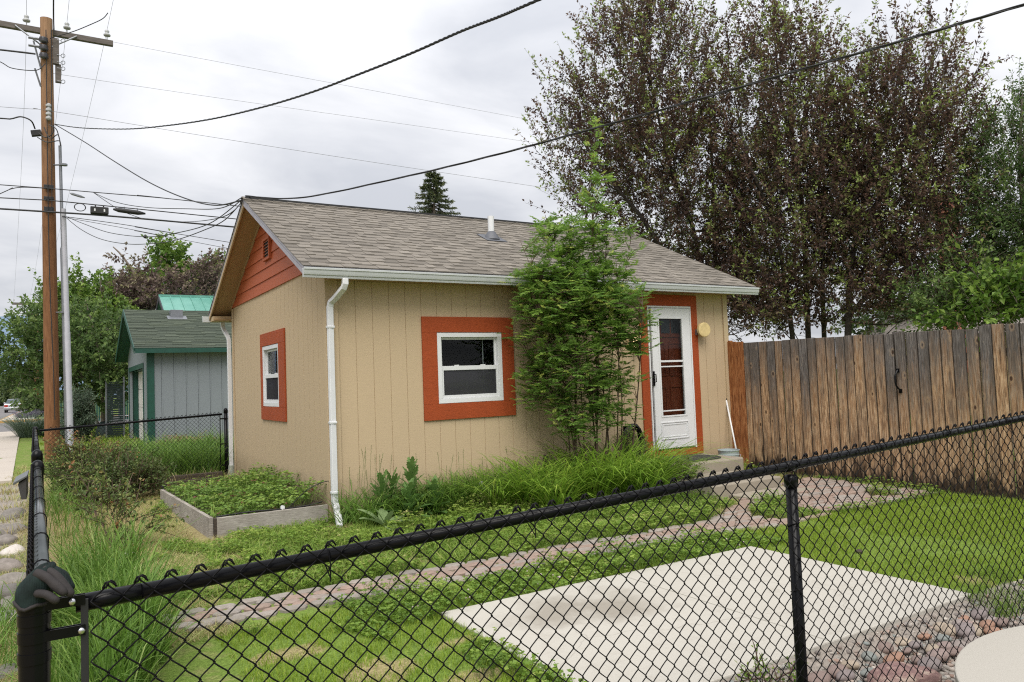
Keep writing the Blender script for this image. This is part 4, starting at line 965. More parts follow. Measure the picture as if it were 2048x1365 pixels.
# back fence
def bx_(x): return 5.2
bf = thing('chain_link_fence', 'back chain link fence between the side fence and the house corner', 'fence', (-1.5, 5.2, -.15))
bz = lambda x: .895+(x+2.79)*.0392
XL, XR = -2.66, -.20
v, f, a = weave((XL, 5.2-.0245), (1, 0, 0), (0, -1, 0), XR-XL, lambda s: bz(XL+s)-1.0, lambda s: bz(XL+s)+.036, r=.0021)
mesh_obj('wire_mesh', v, f, m['black_wire'], bf, smooth=True, attr={'rnd': a})
mb = MB(); mb.tube([(-2.77, 5.2, bz(-2.77)), (XR+.02, 5.2, bz(XR))], .0178, 14); mb.build('top_rail', m['black'], bf, smooth=True)
mb = MB(); mb.tube([(-.118, 5.2, -.4), (-.118, 5.2, 1.055)], .0302, 20); p = mb.build('post', m['black'], bf, smooth=True)
mb = MB(); mb.lathe([(.034, -.045), (.0345, .004), (.026, .027), (.004, .041)], (-.118, 5.2, 1.06), 20); mb.build('dome_cap', m['black'], p, smooth=True)
mb = MB(); mb.box(-.222, -.208, 5.17, 5.178, -.02, 1.0); mb.build('tension_bar', m['black'], bf)
for zz in (.92, .5, .15):
    mb = MB(); mb.tube([(-.118, 5.2, zz-.012), (-.118, 5.2, zz+.012)], .0325, 16); mb.box(-.215, -.13, 5.168, 5.182, zz-.011, zz+.011); mb.build('tension_band', m['black'], bf)

# ================================================================== GLOVE on the corner post
def build_glove():
    g = thing('work_glove', 'dark green and black work glove draped over the fence corner post', 'glove', (CX, FY, .9))
    t = NT('glove_fabric'); rib = t.n('TexWave'); rib.inputs['Scale'].default_value = 110; t.l(t.tc.outputs['Object'], rib.inputs['Vector'])
    t.col(t.ramp(t.noise(30, 4), [(.35, (.004, .0085, .0085)), (.65, (.010, .021, .019))])); t.set(.8, 0, .25); t.bump(rib.outputs['Fac'], .35, .002)
    palm = plain('glove_palm', (.017, .0135, .0135), .8, var=.3, scale=40, bump=.3, bscale=120)
    # hand body: cuff over the post, swelling up, then folding forward over the far side
    mb = MB(); secs = [  # centre offset (x,y,z), radii along camera-right and depth
        ((-.002, 0, .960), (.0355, .035)), ((-.001, 0, .972), (.036, .035)), ((.002, 0, .985), (.0355, .0345)), ((.008, 0, .999), (.034, .033)), ((.016, .0, 1.014), (.028, .029)), ((.022, .002, 1.028), (.022, .024)), ((.027, .004, 1.037), (.014, .016)), ((.031, .005, 1.041), (.004, .005))]
    ri = np.array([.854, -.52, 0]); de = np.array([.52, .854, 0]); n = 22; V = []; F = []
    for i, (c, r) in enumerate(secs):
        for k in range(n):
            q = 2*math.pi*k/n; w = 1+.05*math.sin(3*q+i*1.3)+.03*math.sin(5*q-i*.9)
            zz = c[2]+(.006*math.sin(2*q+.8)+.004*math.sin(5*q))*(1 if i < 4 else .4)
            p = np.array([CX, FY, 0])+ri*(c[0]+r[0]*w*math.cos(q))+de*(c[1]+r[1]*w*math.sin(q)); V.append((p[0], p[1], zz))
    for i in range(len(secs)-1):
        for k in range(n): F.append((i*n+k, i*n+(k+1) % n, (i+1)*n+(k+1) % n, (i+1)*n+k))
    F.append(tuple((len(secs)-1)*n+k for k in range(n))); mb.add(V, F); o = mb.build('glove_back', t.m, g, smooth=True)
    md = o.modifiers.new('s', 'SUBSURF'); md.levels = 1; md.render_levels = 2
    mb = MB(); ring = [V[k] for k in range(n)]+[V[0]]; mb.tube(ring, .0042, 6); mb.build('cuff_hem', palm, g, smooth=True)
    base = np.array([CX, FY, 0])
    def w(a, b, c): return base+ri*a+de*b+np.array([0, 0, c])
    fingers = [  # root, knuckle, tip region: hanging to the right over the rail end
        ([w(.014, -.014, 1.024), w(.040, -.020, 1.014), w(.062, -.022, .996), w(.082, -.022, .978)], .0095),
        ([w(.014, -.002, 1.030), w(.044, -.006, 1.020), w(.068, -.010, .996), w(.090, -.012, .972)], .0095),
        ([w(.016, .010, 1.028), w(.044, .006, 1.022), w(.064, .0, .998), w(.078, -.004, .972)], .0095),
        ([w(.018, .022, 1.020), w(.044, .024, 1.012), w(.060, .022, .994), w(.070, .020, .976)], .0085)]
    for i, (p, r) in enumerate(fingers):
        q = polyline(p, 14); rr = [r*(1.05+.08*math.sin(k*.9+i)) for k in range(12)]+[r*.85, r*.4]; mb = MB(); mb.tube(q, rr, 12); mb.build('finger', palm if i < 2 else t.m, g, smooth=True)
    q = polyline([w(.024, -.028, .984), w(.046, -.036, .984), w(.062, -.038, .976), w(.074, -.036, .966)], 12); mb = MB(); mb.tube(q, [.0085]*10+[.007, .003], 12); mb.build('thumb', palm, g, smooth=True)
build_glove()

# ================================================================== RAISED BED
rb = thing('raised_bed', 'low raised garden bed of grey weathered boards beside the house', 'planter', (-.6, 1.6, -.1))
mb = MB(); mb.obox((-1.245, .06, -.16), (-.135, 2.88, 0), (.04, .002, 0), (0, 0, .268)); mb.build('board', m['grey_board'], rb, bevel=.003)
mb = MB(); mb.obox((-1.175, .03, -.16), (1.15, .0, 0), (0, .04, 0), (0, 0, .262)); mb.build('board', m['grey_board'], rb, bevel=.003)
mb = MB(); mb.box(-1.203, -1.176, .035, .085, -.16, .098); mb.build('corner_stake', m['dark_timber'], rb)
mb = MB(); mb.obox((-1.34, 2.96, -.16), (1.25, 0, 0), (0, .04, 0), (0, 0, .25)); mb.build('board', m['grey_board'], rb)
mb = MB(); V = []; nx, ny = 14, 24
for j in range(ny):
    for i in range(nx):
        fx, fy = i/(nx-1), j/(ny-1); x = -1.19+1.11*fx-.12*fy*(1-fx); y = .07+2.87*fy; V.append((x, y, .03+.05*vnoise(x, y, 2.2, 4)+.05*fx*fx))
F = [(j*nx+i, j*nx+i+1, (j+1)*nx+i+1, (j+1)*nx+i) for j in range(ny-1) for i in range(nx-1)]
mb.add(V, F); so = mb.build('soil', plain('garden_soil', (.06, .042, .028), .95, var=.4, scale=25), rb, smooth=True)
def tubing(pts, label, r=.0075, n=40):
    mb = MB(); p = polyline(pts, n); mb.tube(p, r, 7); return tag(mb.build('drip_tubing', m['rubber'], loc=p[0], smooth=True), label, 'tubing')
tubing([(-1.17, .10, .105), (-.85, .085, .118), (-.5, .10, .105), (-.22, .10, .11), (-.06, .12, .13)], 'black drip tubing lying along the front board of the raised bed')
tubing([(.05, .03, .35), (-.07, -.01, .36), (-.26, -.03, .30), (-.40, .04, .16), (-.46, .10, .08)], 'thin black tubing arching from the downspout into the raised bed', .0045)
c0 = np.array([-1.34, 2.93, .10]); mb = MB(); mb.tube([c0+(0, 0, 0), c0+(.0, 0, .05)], .018, 10); mb.tube([c0+(-.025, 0, .045), c0+(.025, 0, .055)], .012, 8); tag(mb.build('tubing_valve', m['rubber'], loc=c0), 'small black tubing valve on the far corner of the raised bed', 'valve')
cc = Pz(565, 1018, .11); mb = MB(); mb.tube([cc+(0, 0, -.06), cc+(0, 0, .035)], .011, 8); mb.box(cc[0]-.02, cc[0]+.02, cc[1]-.012, cc[1]+.012, cc[2]+.0, cc[2]+.03); tag(mb.build('tubing_valve', m['white'], loc=cc), 'small pale fitting clipped on the front board of the raised bed', 'valve')
for k, z in enumerate((.0, .07, .14)):
    p0, p1 = Pz(262, 990-k*11, -.08), Pz(398, 968-k*11, -.08)
mb = MB()
for k in range(3): mb.box(-2.0, -.25, 4.60+k*.10, 4.69+k*.10, -.2, -.07+k*.075)
for_t = mb.build('timber_edging', m['dark_timber'], loc=(-1.1, 4.6, -.1), bevel=.01); tag(for_t, 'dark stepped landscape timbers under the back fence', 'edging')
mb = MB(); s_ = Py(1090, 895, -.22); mb.box(s_[0]-.025, s_[0]+.025, -.245, -.195, -.2, .43); tag(mb.build('wooden_stake', m['dark_timber'], loc=(s_[0], -.22, -.1)), 'dark square wooden stake against the wall behind the lilies', 'stake')

# ================================================================== GREY SHED BEHIND
shed = thing('shed', 'grey shed with green trim and a mossy shingle roof', 'shed', (1.5, 17, -.2))
SX, S0, S1, SR = -.45, 13.9, 20.2, 5.6; SLS = .39
def zsh(y): return 2.57+SLS*(min(y, S0+S1-y)-S0+.3)
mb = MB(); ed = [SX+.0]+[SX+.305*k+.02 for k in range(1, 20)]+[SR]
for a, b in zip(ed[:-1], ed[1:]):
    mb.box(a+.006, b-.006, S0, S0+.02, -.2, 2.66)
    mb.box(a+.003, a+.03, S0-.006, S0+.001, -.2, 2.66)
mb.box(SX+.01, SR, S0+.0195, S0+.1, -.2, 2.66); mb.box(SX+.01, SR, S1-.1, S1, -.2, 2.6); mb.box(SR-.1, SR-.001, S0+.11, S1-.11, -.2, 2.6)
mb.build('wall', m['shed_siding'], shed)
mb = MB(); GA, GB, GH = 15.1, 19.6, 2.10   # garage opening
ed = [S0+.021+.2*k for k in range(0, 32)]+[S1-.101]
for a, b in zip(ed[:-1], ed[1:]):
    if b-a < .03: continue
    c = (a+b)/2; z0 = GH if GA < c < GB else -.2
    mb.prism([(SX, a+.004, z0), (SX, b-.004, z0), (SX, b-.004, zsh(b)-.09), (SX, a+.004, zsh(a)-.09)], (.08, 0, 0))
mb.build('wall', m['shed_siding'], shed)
mb = MB(); mb.box(SX-.02, SX+.0, S0-.02, S0+.16, -.2, 2.55); mb.box(SX+.001, SX+.15, S0-.026, S0-.0065, -.2, 2.56); mb.build('corner_trim', m['green_paint'], shed)
mb = MB(); mb.box(SX-.02, SX+.32, GB-.02, GB+.12, -.2, GH+.14); mb.box(SX-.02, SX+.32, GA-.12, GA+.02, -.2, GH+.14); mb.box(SX-.02, SX+.32, GA+.021, GB-.021, GH, GH+.14); mb.build('door_trim', m['green_paint'], shed)
mb = MB()
for k in range(4):
    mb.box(SX+.26, SX+.30, GA, GB, -.2+k*.575, -.2+(k+1)*.575-.012)
    for q in range(6): mb.box(SX+.252, SX+.262, GA+.15+q*.74, GA+.70+q*.74, -.1+k*.575, .22+k*.575)
mb.build('garage_door', m['shed_door'], shed, bevel=.004)
XO, XE = -.777, 6.0
mb = MB(); ym = (S0+S1)/2; zr_ = zsh(ym)
for s in (0, 1):
    f_ = (lambda y: S0+S1-y) if s else (lambda y: y)
    mb.prism([(XO, f_(S0-.3), 2.57), (XO, f_(ym), zr_), (XO, f_(ym), zr_-.10), (XO, f_(S0-.3), 2.47)], (XE-XO, 0, 0))
sroof = mb.build('roof', m['green_paint'], shed)
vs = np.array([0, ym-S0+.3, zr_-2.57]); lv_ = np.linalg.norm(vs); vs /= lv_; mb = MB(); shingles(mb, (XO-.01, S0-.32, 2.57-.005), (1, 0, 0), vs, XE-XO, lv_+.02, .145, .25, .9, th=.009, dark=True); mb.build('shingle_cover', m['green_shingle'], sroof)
mb = MB(); mb.obox((XO-.03, S0-.3, 2.585), (.02, 0, 0), (0, ym-S0+.3, zr_-2.57), (0, 0, -.16)); mb.obox((XO-.03, S1+.3, 2.585), (.02, 0, 0), (0, -(ym-S0+.3), zr_-2.57), (0, 0, -.16)); mb.build('rake_board', m['green_paint'], sroof)
mb = MB(); mb.box(XO, XE, S0-.34, S0-.31, 2.44, 2.56); mb.build('fascia', m['green_paint'], sroof)
vp = Pv(351, 633, (XO, ym-.5), (XE, ym-.5)); mb = MB(); mb.box(vp[0]-.17, vp[0]+.17, ym-.80, ym-.42, zr_-.36, zr_-.06); mb.obox((vp[0]-.27, ym-.98, zsh(ym-.98)+.02), (.54, 0, 0), np.array(vs)*.35, (0, 0, .01)); mb.build('roof_vent', m['galv'], sroof, bevel=.05)
# cage of dark slats beside the shed door and green-slatted gate further back
cg = thing('slatted_gate', 'dark green slatted gate leaf standing beside the shed door', 'gate', (-.62, 22.4, -.2)); mb = MB()
for k in range(26): mb.box(-1.02, -.50, 21.6, 21.63, -.1+k*.075, -.04+k*.075)
mb.build('slat', plain('black_green_slat', (.010, .022, .020), .5), cg); mb = MB(); mb.tube([(-1.03, 21.61, -.2), (-1.03, 21.61, 1.95)], .03, 8); mb.build('post', m['galv'], cg); mb = MB(); mb.tube([(-.48, 21.61, -.2), (-.48, 21.61, 2.0)], .03, 8); mb.build('post', m['galv'], cg)
gf = thing('green_fence', 'green slatted yard fence with a steel gate frame behind the young tree', 'fence', (0, 41, -.2)); mb = MB()
for k in range(60):
    x = -2.4+k*.11
    if not (.30 < x < .62): mb.box(x, x+.095, 41, 41.02, -.1, 1.75)
mb.build('slat_panel', m['green_paint'], gf); mb = MB()
for x in (-2.4, .0, .28, .64, 1.7, 3.0): mb = MB(); mb.tube([(x, 40.95, -.2), (x, 40.95, 1.95)], .045, 8); mb.build('post', m['galv'], gf)
for z in (1.5, .12): mb = MB(); mb.tube([(.28, 40.95, z), (3.0, 40.95, z)], .03, 6); mb.build('rail', m['galv'], gf)
# house with a standing-seam roof further back
gh = thing('green_roofed_house', 'house with a pale green metal roof beyond the grey shed', 'house', (6, 31, -.2))
gx, gy, gz = 1.39, 28.0, 5.64; mb = MB(); mb.prism([(gx+.3, gy-3.6, -.3), (gx+.3, gy+3.6, -.3), (gx+.3, gy+3.6, 3.9), (gx+.3, gy, gz-.25), (gx+.3, gy-3.6, 3.9)], (11, 0, 0)); mb.build('wall', m['shed_siding'], gh)
mb = MB(); sl2 = .5
for s in (1, -1): mb.prism([(gx, gy, gz), (gx, gy-s*4.0, gz-4*sl2), (gx, gy-s*4.0, gz-4*sl2-.12), (gx, gy, gz-.12)], (12, 0, 0))
gr_ = mb.build('roof', m['green_metal'], gh); mb = MB()
for k in range(30): mb.obox((gx+k*.42, gy-.02, gz+.0), (.03, 0, 0), (0, -4, -4*sl2), (0, 0, .035))
mb.box(gx-.02, gx+12, gy-.08, gy+.08, gz-.03, gz+.06); mb.build('standing_seam', m['green_metal'], gr_)
mb = MB(); mb.obox((gx-.03, gy, gz), (.03, 0, 0), (0, -4.0, -4*sl2), (0, 0, -.2)); mb.obox((gx-.03, gy, gz), (.03, 0, 0), (0, 4.0, -4*sl2), (0, 0, -.2)); mb.build('rake_board', plain('dark_rake', (.06, .06, .075), .6), gr_)
# neighbour's house on the right, behind the trees
nh = thing('neighbour_house', 'grey shingled house with a brick chimney behind the right hand trees', 'house', (20, 6, -.2))
c0 = Pd(1990, 640, 22); mb = MB(); mb.box(c0[0]-1.5, c0[0]+8, c0[1]-7, c0[1]+3, -.2, c0[2]-.4); mb.build('wall', m['fascia'], nh)
mb = MB(); mb.prism([(c0[0]-2, c0[1]+3.5, c0[2]-.45), (c0[0]+3.2, c0[1]+3.5, c0[2]+1.7), (c0[0]+8.4, c0[1]+3.5, c0[2]-.45)], (0, -11, 0)); mb.build('roof', m['grey_shingle'], nh)
ch = Pd(1890, 390, 21); mb = MB(); mb.box(ch[0]-.20, ch[0]+.20, ch[1]-.20, ch[1]+.20, c0[2]-1.5, ch[2]-.55); mb.box(ch[0]-.26, ch[0]+.26, ch[1]-.26, ch[1]+.26, ch[2]-.549, ch[2]); mb.build('chimney', m['brick'], nh, bevel=.01)

# ================================================================== UTILITY POLE AND WIRES
PD = 17.7
ptop, pbot = Pd(92.5, 38, PD), Pd(104.5, 870, PD); pbot = pbot+(ptop-pbot)*((-.25-pbot[2])/(ptop[2]-pbot[2]))
up = thing('utility_pole', 'tall brown wooden utility pole with crossarm and grey riser conduit', 'utility pole', (pbot[0], pbot[1], -.2))
def onpole(z): return pbot+(ptop-pbot)*((z-pbot[2])/(ptop[2]-pbot[2]))
def zpole(py):
    q = Pd(98, py, PD); return q[2]
mb = MB(); mb.tube([onpole(-.25), onpole(3), onpole(7), onpole(ptop[2])], [.165, .152, .136, .126], 28); smooth_by_angle(mb.build('shaft', m['pole_wood'], up))
za = Pd(93, 58, PD)[2]; ca = onpole(za)+np.array([0, .19, 0]); mb = MB(); mb.box(ca[0]-1.40, ca[0]+1.40, ca[1]-.055, ca[1]+.055, ca[2]-.065, ca[2]+.065); arm = mb.build('crossarm', m['arm_wood'], up, bevel=.006)
def insul(c, par, s=1.0, mat='porcelain'):
    mb = MB(); mb.lathe([(.012, -.12), (.012, .0), (.075, .004), (.082, .03), (.06, .06), (.045, .07), (.05, .10), (.055, .12), (.04, .15), (.015, .16)], c, 16); return smooth_by_angle(mb.build('insulator', m[mat], par), 50)
ins = []
for px, py in ((53, 45), (134, 56), (214, 68)):
    q = Pv(px, py, (ca[0]-1, ca[1]), (ca[0]+1, ca[1])); c = np.array([q[0], ca[1], ca[2]+.19]); insul(c-np.array([0, 0, .02]), arm, 1.15); ins.append(c+np.array([0, 0, .13]))
for s in (-.62, .62):
    mb = MB(); a_, b_ = np.array([ca[0]+s, ca[1]-.07, ca[2]]), onpole(za-.45)+np.array([.10*np.sign(s), -.10, 0]); mb.tube([a_, b_], .02, 6); mb.build('brace', m['galv'], up)
zi = zpole(100)
for k, zz in enumerate((zi+.16, zi-.02, zi-.21)):
    mb = MB(); c = onpole(zz)+np.array([-.06, -.19, 0]); mb.lathe([(.02, -.09), (.10, -.05), (.06, -.035), (.10, -.01), (.06, .005), (.09, .03), (.03, .06)], c, 14); mb.build('insulator', m['porcelain_dark'], up, smooth=True)
mb = MB()
for zz in (zi+.18, zi-.0): mb.tube([onpole(zz)+np.array([-.36, -.1, .0]), onpole(zz)+np.array([0, -.12, 0])], .03, 6)
mb.tube([onpole(zi+.12)+np.array([-.26, -.1, 0]), onpole(zi-.5)+np.array([-.12, -.1, 0])], .022, 6); mb.tube([onpole(zi-.5)+np.array([-.24, -.05, 0]), onpole(zi-.9)+np.array([-.13, -.05, 0])], .022, 6); mb.build('bracket', m['galv'], up)
# long standoff board beside the pole with wire loops
b0, b1 = Pd(112, 78, PD), Pd(117, 166, PD); mb = MB(); mb.obox(b0+np.array([-.07, -.05, -.62]), (.13, 0, 0), (0, .10, 0), (0, 0, .62)); mb.obox((b0+b1)/2*0+b1+np.array([-.065, -.04, .0]), (.12, 0, 0), (0, .08, 0), (0, 0, b0[2]-b1[2]-.60)); bd = mb.build('standoff_board', m['arm_wood'], up, bevel=.006)
mb = MB()
for py in (82, 112, 126, 138, 164):
    c = Pd(126, py, PD); mb.tube([c+np.array([.045*math.cos(q)*.9, -.045*math.cos(q)*.5, .045*math.sin(q)]) for q in np.linspace(0, 2*math.pi, 12)], .008, 5); mb.tube([c+np.array([-.12, 0, 0]), c+np.array([-.04, 0, 0])], .008, 5)
mb.build('wire_loop', m['galv'], bd)
# riser conduits on standoffs
mb = MB(); r0, r1 = Pd(120, 292, PD), Pd(136, 900, PD); mb.tube([r0, r0+(r1-r0)*.33, r0+(r1-r0)*.34, r1], [.033, .036, .055, .062], 14); smooth_by_angle(mb.build('conduit', m['galv'], up))
mb = MB(); r2, r3 = Pd(127, 418, PD-.12), Pd(142, 905, PD-.12); mb.tube([r2, r2+(r3-r2)*.5, r2+(r3-r2)*.51, r3], [.052, .056, .062, .066], 14); smooth_by_angle(mb.build('conduit', m['galv_light'], up))
for py in (330, 625):
    mb = MB(); c = onpole(Pd(120, py, PD)[2]); d = Pd(128, py, PD-.05); mb.tube([c, d], .018, 6); mb.tube([d+(0, 0, -.02), d+(0, 0, .02)], .075, 12); mb.build('conduit_bracket', m['galv'], up)
mb = MB()
for py, w in ((378, .05), (400, .035), (422, .055)):
    c = onpole(zpole(py))+np.array([0, -.17, 0]); mb.obox(c+(-.10, -.03, -w), (.2, 0, 0), (0, .05, 0), (0, 0, 2*w))
mb.build('cable_clamp', m['rubber'], up, bevel=.008)
c = Pd(73, 267, PD-.2); mb = MB(); mb.obox(c+np.array([-.09, -.06, -.09]), (.20, 0, .05), (0, .12, 0), (-.03, 0, .13)); bxs = mb.build('junction_box', m['rubber'], up, bevel=.01)
mb = MB()
for k, pts in enumerate(([(73, 262), (90, 275), (105, 268), (107, 250)], [(75, 275), (95, 285), (118, 282), (121, 292)], [(88, 255), (100, 278), (116, 270), (121, 292)], [(98, 250), (112, 258), (118, 275), (122, 292)])): mb.tube(polyline([Pd(x, y, PD-.22) for x, y in pts], 16), .012, 5)
mb.tube(polyline([Pd(92, 60, PD-.17), Pd(95, 300, PD-.18), Pd(99, 540, PD-.19), Pd(107, 740, PD-.20), Pd(110, 840, PD-.2)], 30), .011, 5); mb.tube(polyline([Pd(103, 60, PD-.17), Pd(104, 420, PD-.18)], 12), .010, 5); mb.build('pole_wiring', m['cable'], up)
c = onpole(zpole(226))+np.array([0.02, -.17, 0]); mb = MB()
for k in range(4): mb.lathe([(.03, -.05), (.06, -.02), (.06, .02), (.03, .05)], c+np.array([0, 0, .12-k*.10]), 12)
mb.build('spool_rack', m['porcelain'], up)
mb = MB(); mb.tube([onpole(zpole(787))+np.array([0, 0, -.02]), onpole(zpole(784))+np.array([0, 0, .02])], .157, 28); mb.build('pole_strap', m['rubber'], up)

def wire(name, label, pts, r, mat='cable', n=60, twist=0):
    p = polyline(pts, n)
    mb = MB()
    if twist:
        L = np.linalg.norm(np.diff(p, axis=0), axis=1).sum(); nn = int(L/.05); q = polyline(pts, nn); t_ = nrm(np.gradient(q, axis=0)); e1 = nrm(np.cross(t_, [0, 0, 1.])); e2 = np.cross(t_, e1)
        for ph in (0, 2.09, 4.19):
            a_ = np.arange(nn)*.05*2*np.pi/(.42*twist)+ph; mb.tube(q+e1*(np.cos(a_)*r)[:, None]+e2*(np.sin(a_)*r)[:, None], r*.92, 5)
    else: mb.tube(p, r, 6)
    return tag(mb.build(name, m[mat], loc=p[0], smooth=True), label, 'cable')
# heavy twisted service drop passing overhead
A = onpole(zpole(250))+np.array([.12, -.12, 0]); B = Pd(1040, 20, 4.9)
pts = [A]+[Pv(x, y, A, B) for x, y in ((160, 256), (250, 258.5), (330, 252), (420, 239), (520, 216), (620, 186), (720, 148), (820, 108), (920, 64), (1000, 33), (1077, 0))]
e = pts[-1]+(pts[-1]-pts[-2])*3.0; pts.append(e); wire('service_cable', 'thick twisted service cable sagging from the pole to the top edge of the photo', pts, .0058, n=90, twist=1)
# cable from the gable peak overhead to the right
gp = np.array([RX0-.02, HY/2-.0, RZ+.01]); B = Pd(2048, 10, 4.7)
pts = [gp+(.05, 0, .03)]+[Pv(x, y, gp, B) for x, y in ((600, 396), (800, 356), (1000, 308), (1200, 254), (1400, 198), (1600, 140), (1800, 83), (2048, 10))]
pts.append(pts[-1]+(pts[-1]-pts[-2])*1.2); wire('service_cable', 'thick black cable rising from the gable peak to the upper right', pts, .0056, n=80, twist=3)
# lines running past the pole, parallel to the alley
def cross(name, label, yy, pix, r, mat, ext=(6, 22)):
    P = [Py(x, y, yy) for x, y in pix]; d0 = P[0]-P[1]; d1 = P[-1]-P[-2]
    P = [P[0]+d0/np.linalg.norm(d0)*ext[0]]+P+[P[-1]+d1/np.linalg.norm(d1)*ext[1]]; return wire(name, label, P, r, mat)
py_ = ptop[1]
cross('power_line', 'hair thin wire leaving the right end of the crossarm', ca[1], [(224, 84), (500, 136), (780, 188), (1065, 241)], .0035, 'thin_cable', (.01, 18))
cross('power_line', 'hair thin wire starting below the crossarm, second from the top', py_, [(110, 148), (420, 194), (740, 239), (1070, 286)], .0035, 'thin_cable', (.1, 18))
cross('power_line', 'hair thin wire passing the spool insulators toward the spruce tip', py_-.2, [(0, 214), (90, 221), (420, 274), (760, 327), (1110, 379)], .0045, 'thin_cable', (8, 18))
cross('power_line', 'stout wire entering at the left edge to the stacked dark insulators', py_-.3, [(0, 100), (35, 104), (68, 108)], .020, 'cable', (6, .02))
wire('power_line', 'curved jumper wire hanging left of the pole below the insulators', [Py(-60, 98, py_-.2), Py(0, 124, py_-.2), Py(25, 137, py_-.2), Py(72, 141, py_-.2), Py(90, 128, py_-.2)], .010, n=30)
wire('power_line', 'curving jumper from the pole to the clamp above the crossarm end', [Pd(100, 77, PD-.15), Pd(145, 64, PD-.15), Pd(180, 50, PD-.15), Pd(205, 38, PD-.15), Pd(216, 26, PD-.15)], .010, n=30)
wire('communication_cable', 'wavy cable from the left edge to the black junction box', [Py(-200, 222, py_-.2), Py(0, 237, py_-.2), Py(22, 238, py_-.2), Py(42, 234, py_-.2), Py(62, 242, py_-.2), Pd(70, 258, PD-.2)], .016, n=40)
cross('communication_cable', 'highest of the three horizontal communication cables on the pole', py_-.2, [(0, 370), (95, 377), (200, 386), (330, 397), (480, 413)], .011, 'cable', (8, 25))
cross('communication_cable', 'middle communication cable carrying the two splice cases', py_-.2, [(0, 396), (95, 401), (200, 411), (330, 424), (478, 439)], .013, 'cable', (8, 25))
cross('communication_cable', 'thickest and lowest of the horizontal communication cables', py_-.2, [(0, 418), (95, 424), (200, 431), (330, 442), (475, 455)], .021, 'cable', (8, 25))
cross('communication_cable', 'pale loose strand dipping left of the pole', py_-.2, [(0, 388), (20, 379), (45, 375), (90, 377)], .010, 'cable', (3, .02))
gl = gp+np.array([-.0, -.02, -.06])
wire('house_drop', 'straight service wire slanting from the pole down to the gable peak', [onpole(zpole(250))+np.array([.13, -.13, 0])]+[Pv(x, y, pbot, gl) for x, y in ((170, 285), (230, 324), (300, 366), (370, 397), (430, 411))]+[gl+(0, 0, .02)], .010)
wire('house_drop', 'longest sagging loop of wire between the pole and the gable', [Pd(128, 432, PD-.2)]+[Pv(x, y, pbot, gl) for x, y in ((160, 458), (200, 478), (250, 488), (300, 488), (350, 481), (410, 460), (450, 440))]+[gl], .007)
wire('house_drop', 'shallower sagging wire with a small bead near its middle', [Pd(133, 434, PD-.2)]+[Pv(x, y, pbot, gl) for x, y in ((170, 449), (220, 466), (290, 474), (350, 467), (420, 447))]+[gl+(0, 0, .03)], .007)
q = Pv(290, 474, pbot, gl); mb = MB(); mb.ball(q, .03, 8, 6); tag(mb.build('wire_bead', m['rubber'], loc=q), 'small black bead clamped on the sagging house wire', 'clamp')
cross('house_drop', 'straight thin drop leaving the conduit head toward the shed', py_-.25, [(133, 434), (250, 450), (360, 469), (458, 485)], .008, 'cable', (.01, 25))
cross('house_drop', 'lowest thin drop running behind the tan eave', py_-.25, [(133, 436), (250, 457), (360, 479), (455, 497)], .006, 'cable', (.01, 25))
wire('house_drop', 'slack pair of wires from the top cable to the gable', [Py(186, 385, py_-.2), Pv(230, 404, pbot, gl), Pv(290, 415, pbot, gl), Pv(370, 418, pbot, gl), Pv(440, 417, pbot, gl), gl+(0, .02, .06)], .007)
wire('house_drop', 'wire kinking down from the top cable past the splice cases', [Py(186, 385, py_-.2), Py(232, 416, py_-.2), Py(262, 430, py_-.2), Py(300, 440, py_-.2), Py(370, 444, py_-.2), Pv(440, 436, pbot, gl), gl+(-.01, 0, -.02)], .007)
# splice cases and coil hanging from the middle cable
q = Py(199, 421, py_-.2); sp = thing('splice_case', 'boxy black splice case with two pale clips under the middle cable', 'splice case', q); mb = MB(); mb.box(q[0]-.19, q[0]+.19, q[1]-.06, q[1]+.06, q[2]-.09, q[2]+.075); mb.box(q[0]-.10, q[0]-.07, q[1]-.02, q[1]+.02, q[2]+.075, q[2]+.13); mb.box(q[0]+.07, q[0]+.10, q[1]-.02, q[1]+.02, q[2]+.075, q[2]+.13); mb.build('case_body', m['rubber'], sp, bevel=.02)
mb = MB(); mb.box(q[0]-.115, q[0]-.085, q[1]-.068, q[1]-.0605, q[2]-.04, q[2]+.02); mb.box(q[0]+.085, q[0]+.115, q[1]-.068, q[1]-.0605, q[2]-.04, q[2]+.02); mb.build('clip', m['white'], sp)
q = Py(258, 423, py_-.2); sp = thing('splice_case', 'slim tapered splice case on the cable right of the boxy one', 'splice case', q); mb = MB(); mb.tube([q+(-.34, 0, .02), q+(-.22, 0, .01), q+(.20, 0, -.02), q+(.36, 0, -.03)], [.02, .055, .055, .02], 10); mb.build('case_body', m['rubber'], sp, smooth=True); mb = MB(); mb.tube([q+(-.1, 0, .02), q+(-.1, 0, .10)], .012, 6); mb.tube([q+(.18, 0, .0), q+(.18, 0, .09)], .012, 6); mb.build('hanger', m['galv'], sp)
q = Py(160, 415, py_-.2); mb = MB(); pts = [(q[0]+.115*math.cos(a)+.004*math.sin(a*1.7), q[1]+.01*math.sin(a*.4), q[2]+.09*math.sin(a)) for a in np.linspace(0, 6.28*3, 60)]; mb.tube(pts, .009, 5); tag(mb.build('cable_coil', m['rubber'], loc=q), 'small loop of coiled spare cable hanging right of the pole', 'coil')
q0, q1 = Py(140, 387, py_-.2), Py(170, 396, py_-.2); mb = MB(); mb.tube([q0, q0+(q1-q0)*.15, q0+(q1-q0)*.7, q1], [.012, .03, .03, .01], 8); tag(mb.build('cable_tap', m['galv'], loc=q0), 'grey tapered cable tap hung from the top cable by the pole', 'tap')
